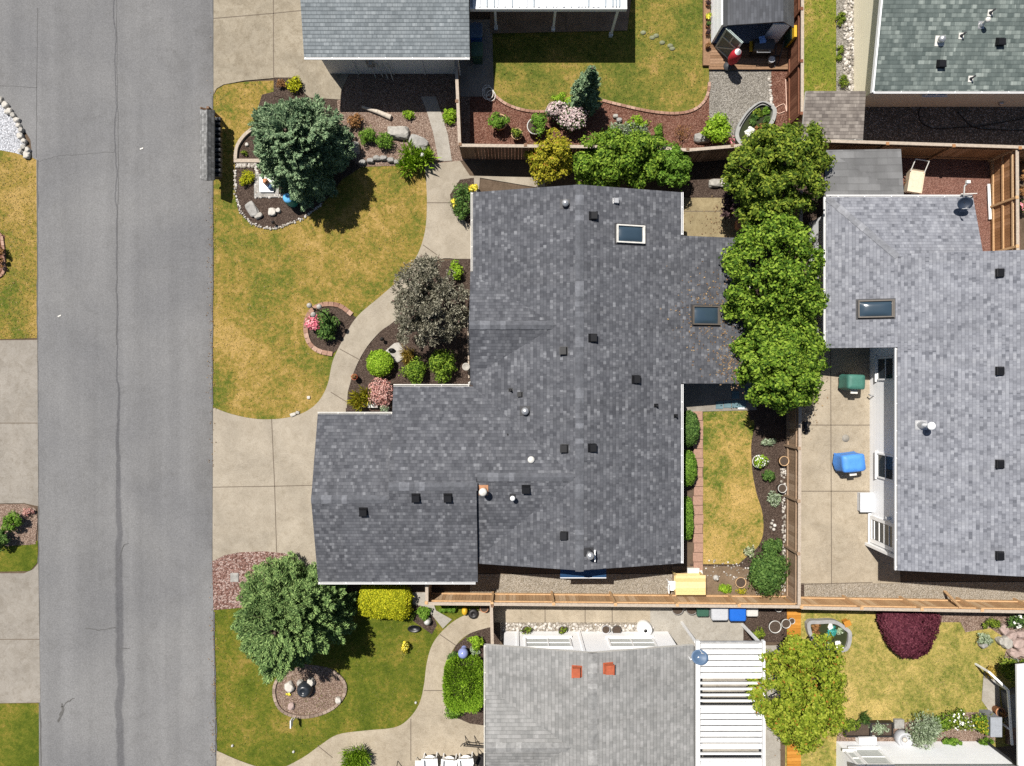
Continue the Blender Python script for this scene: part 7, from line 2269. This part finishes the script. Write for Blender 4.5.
# footprints of pale stepping stones on the upper back lawn
for (u, v) in ((643, 33), (652, 38), (656, 36), (662, 43), (670, 46), (672, 49)):
    c = P(u, v); m = MB(); m.lathe((c.x, c.y, 0.02), [(0.13, 0), (0.13, 0.03), (0.001, 0.034)], 10, 0, None, 1.0, 0.7)
    tag(m.build("stepping_stone", concrete_mat("lichen_stone", (0.30, 0.32, 0.2), 0.5, 0.5, 2.0) if u == 643 else bpy.data.materials["lichen_stone"], None, (c.x, c.y, 0)), "pale flat stone sunk in the upper back lawn", "stepping stone", "stepping stones in the upper back lawn")


# ---------------------------------------------------------------- lower patio furniture
def patio_chair(label, u, v, rz, mat, cush=None, group="chairs on the lower patio", name="patio_chair"):
    c = P(u, v)
    t = thing(name, label, "chair", (c.x, c.y, 0.05), group)
    ca, sa = math.cos(rz), math.sin(rz)
    R = lambda x, y, z: Vector((c.x + x * ca - y * sa, c.y + x * sa + y * ca, z))
    ex, ey = Vector((ca, sa, 0)), Vector((-sa, ca, 0))
    m = MB(); m.obox(R(0, 0, 0.45), ex * 0.24, ey * 0.23, Vector((0, 0, 0.03))); m.build("seat", cush or mat, t)
    m = MB(); m.obox(R(0, 0.27, 0.75), ex * 0.24, ey * 0.03 + Vector((0, 0, 0.0)), Vector((0, 0, 0.26)) + ey * 0.06); m.build("backrest", cush or mat, t)
    for s in (-1, 1):
        m = MB(); m.tube([R(s * 0.26, -0.22, 0.06), R(s * 0.26, -0.22, 0.64), R(s * 0.26, 0.24, 0.66), R(s * 0.26, 0.3, 0.06)], 0.016, 6); m.build("armrest", mat, t)
    return t


patio_chair("black iron chair half under the grey roof at the lower patio", 482, 755, 1.2, M_iron, M_iron)
patio_chair("curved black chair at the lower edge left of the white umbrellas", 397, 769, 0.6, M_iron, M_iron)
m = MB()
a_, b_ = P(464, 735), P(496, 738)
for z, yo in ((0.75, 0.0), (0.45, -0.25)):
    m.bar((a_.x, a_.y + yo, z), (b_.x, b_.y + yo, z), 0.03, 0.03)
for i in range(4):
    x = a_.x + 0.05 + i * 0.42
    m.bar((x, a_.y + 0.02, 0.75), (x + 0.12, a_.y - 0.27, 0.05), 0.03, 0.03); m.bar((x + 0.12, a_.y - 0.25, 0.45), (x, a_.y, 0.05), 0.025, 0.025)
m.bar((a_.x - 0.12, a_.y - 0.27, 0.45), (a_.x, a_.y, 0.75), 0.03, 0.03)
tag(m.build("garden_bench", M_iron, None, (a_.x, a_.y, 0.05)), "openwork black metal bench frame beside the grey roof's left edge", "bench")


def parasol(label, u, v, r, h, group="white parasols on the lower patio"):
    c = P(u, v, h - 0.25)
    t = thing("parasol", label, "parasol", (c.x, c.y, 0.05), group)
    m = MB()
    n = 8
    top = Vector((c.x, c.y, h))
    rim = [Vector((c.x + r * math.cos(2 * math.pi * i / n + 0.39), c.y + r * math.sin(2 * math.pi * i / n + 0.39), h - 0.5)) for i in range(n)]
    m.add([top] + rim + [p - Vector((0, 0, 0.1)) for p in rim], [(0, 1 + i, 1 + (i + 1) % n) for i in range(n)] + [(1 + i, 9 + i, 9 + (i + 1) % n, 1 + (i + 1) % n) for i in range(n)])
    m.build("canopy", X_white, t)
    m = MB(); m.cyl((c.x, c.y, 0.05), (c.x, c.y, h + 0.12), 0.02, 0.02, 8); m.build("pole", X_white, t)
    m = MB(); m.lathe((c.x, c.y, 0.05), [(0.2, 0), (0.2, 0.06), (0.04, 0.1)], 14); m.build("base", M_charcoal, t)
    for i in range(n):
        m = MB(); m.cyl(top - Vector((0, 0, 0.04)), rim[i] - Vector((0, 0, 0.03)), 0.008, 0.008, 5); m.build("rib", M_charcoal, t)
    return t


WC = "white lawn chairs at the photo's lower edge"
def lawn_chair(label, u, v, rz):
    c = P(u, v, 0.5)
    t = thing("lawn_chair", label, "chair", (c.x, c.y, 0.05), WC)
    ca, sa = math.cos(rz), math.sin(rz)
    R = lambda x, y, z: Vector((c.x + x * ca - y * sa, c.y + x * sa + y * ca, z))
    ex, ey = Vector((ca, sa, 0)), Vector((-sa, ca, 0))
    m = MB(); m.lathe(R(0, 0.02, 0.38), [(0.001, 0), (0.3, 0.0), (0.33, 0.03), (0.3, 0.05), (0.001, 0.045)], 20); m.build("seat", X_white, t)
    m = MB()   # fan-shaped back with a rounded top
    pts = [(-0.22, 0.2, 0.42), (0.22, 0.2, 0.42), (0.3, 0.36, 0.8), (0.2, 0.42, 0.95), (0.0, 0.45, 1.02), (-0.2, 0.42, 0.95), (-0.3, 0.36, 0.8)]
    fr_, bk_ = [R(*p) for p in pts], [R(p[0], p[1] + 0.05, p[2]) for p in pts]
    m.add(fr_ + bk_, [tuple(range(7)), tuple(range(7, 14))[::-1]] + [(i, 7 + i, 7 + (i + 1) % 7, (i + 1) % 7) for i in range(7)]); m.build("backrest", X_white, t)
    for s in (-1, 1):
        m = MB(); m.obox(R(s * 0.3, 0, 0.6), ex * 0.05, ey * 0.3, Vector((0, 0, 0.015))); m.build("armrest", X_white, t)
        for y in (-0.25, 0.25):
            m = MB(); m.bar(R(s * 0.28, y, 0.05), R(s * 0.28, y, 0.58), 0.05, 0.05); m.build("leg", X_white, t)
    return t


lawn_chair("white lawn chair, leftmost of three along the lower edge", 430, 764, 0.05)
lawn_chair("white lawn chair, middle of three along the lower edge", 449, 765, -0.05)
lawn_chair("white lawn chair, rightmost of three along the lower edge", 466, 764, 0.1)
c = P(419, 764, 0.4); m = MB(); m.box((c.x, c.y, 0.42), 0.34, 0.34, 0.03)
for x in (-0.13, 0.13):
    for y in (-0.13, 0.13):
        m.bar((c.x + x, c.y + y, 0.05), (c.x + x * 1.2, c.y + y * 1.2, 0.42), 0.025, 0.025)
tag(m.build("side_table", X_offwhite, None, (c.x, c.y, 0.05)), "tiny pale side table left of the three white lawn chairs", "table")
# dry leaves: under the trees, on the roof beneath the bright tree, along kerbs
L_dry = leaf("dry_leaves", (0.09, 0.055, 0.03), (0.16, 0.10, 0.055), (0.24, 0.17, 0.09), 0.0)


def litter(label, u, v, ru, rv, n, fn=None, sz=0.07):
    rng = nrng()
    q = rng.normal(size=(n, 2))
    pts = []
    for a_, b_ in q:
        p = P(u + a_ * ru, v + b_ * rv)
        if fn:
            p = onto(u + a_ * ru, v + b_ * rv, fn)
            p.z += 0.02
        else:
            p.z = 0.07
        pts.append(tuple(p))
    c_ = np.array(pts)
    nr = unit(rng.normal(size=(n, 3)) * 0.35 + np.array([0, 0, 1.0]))
    ax = np.cross(nr, unit(rng.normal(size=(n, 3))))
    s = sz * (0.5 + rng.random(n))
    return tag(np_mesh("leaf_litter", [(leaf_arrays(c_, ax, nr, s, s * 0.6), 0)], L_dry, None, (0, 0, 0)), label, "leaf litter", kind="stuff")


litter("brown leaf litter on the charcoal roof round the tree-side skylight", 712, 318, 16, 22, 420, lambda x, y: f_ext(x, y) if x > 6.94 else f_mainE(x, y))
litter("brown leaf litter on the charcoal roof's lower tree-side edge", 733, 362, 9, 12, 300, lambda x, y: f_ext(x, y) if x > 6.94 else f_mainE(x, y))
litter("dry leaves strewn below the bright trees beside the patio", 806, 385, 7, 22, 260)
litter("dry leaves on the mossy concrete slab", 725, 222, 14, 10, 160)
litter("leaf crumbs along the kerb of the golden lawn", 212, 300, 2, 90, 260, None, 0.05)
litter("leaf crumbs along the kerb of the lower lawn", 214, 680, 2, 60, 200, None, 0.05)
litter("leaf crumbs below the mixed-leaf tree", 812, 735, 20, 14, 220)
# utility cover in the lava rock
c = P(235, 577); m = MB(); m.box((c.x, c.y, 0.05), 0.36, 0.4, 0.05); m.box((c.x, c.y, 0.078), 0.26, 0.3, 0.01)
tag(m.build("utility_cover", M_stone_grey, None, (c.x, c.y, 0)), "grey square utility cover in the pinkish lava rock", "utility cover")
# leaves and litter on the road
for lab, u, v in (("small white scrap of litter on the road's upper half", 142, 149), ("pale leaf lying on the street left of the central crack", 60, 316)):
    c = P(u, v); m = MB(); m.box((c.x, c.y, 0.05), 0.15, 0.05, 0.008, 0.4); m.box((c.x + 0.06, c.y + 0.02, 0.056), 0.06, 0.04, 0.01, 1.0)
    tag(m.build("litter", X_offwhite, None, (c.x, c.y, 0.04)), lab, "litter")
# white pebble marker lights on lawns
for lab, u, v in (("small white ball marker on the lower lawn's bottom left", 294, 751), ("tiny white marker at the lower lawn's bottom corner", 233, 745), ("pale marker light at the lower lawn's path edge", 416, 702)):
    c = P(u, v); m = MB(); m.lathe((c.x, c.y, 0.02), [(0.05, 0), (0.06, 0.05), (0.04, 0.1), (0.001, 0.12)], 10)
    tag(m.build("lawn_marker", M_white_pot, None, (c.x, c.y, 0)), lab, "marker")
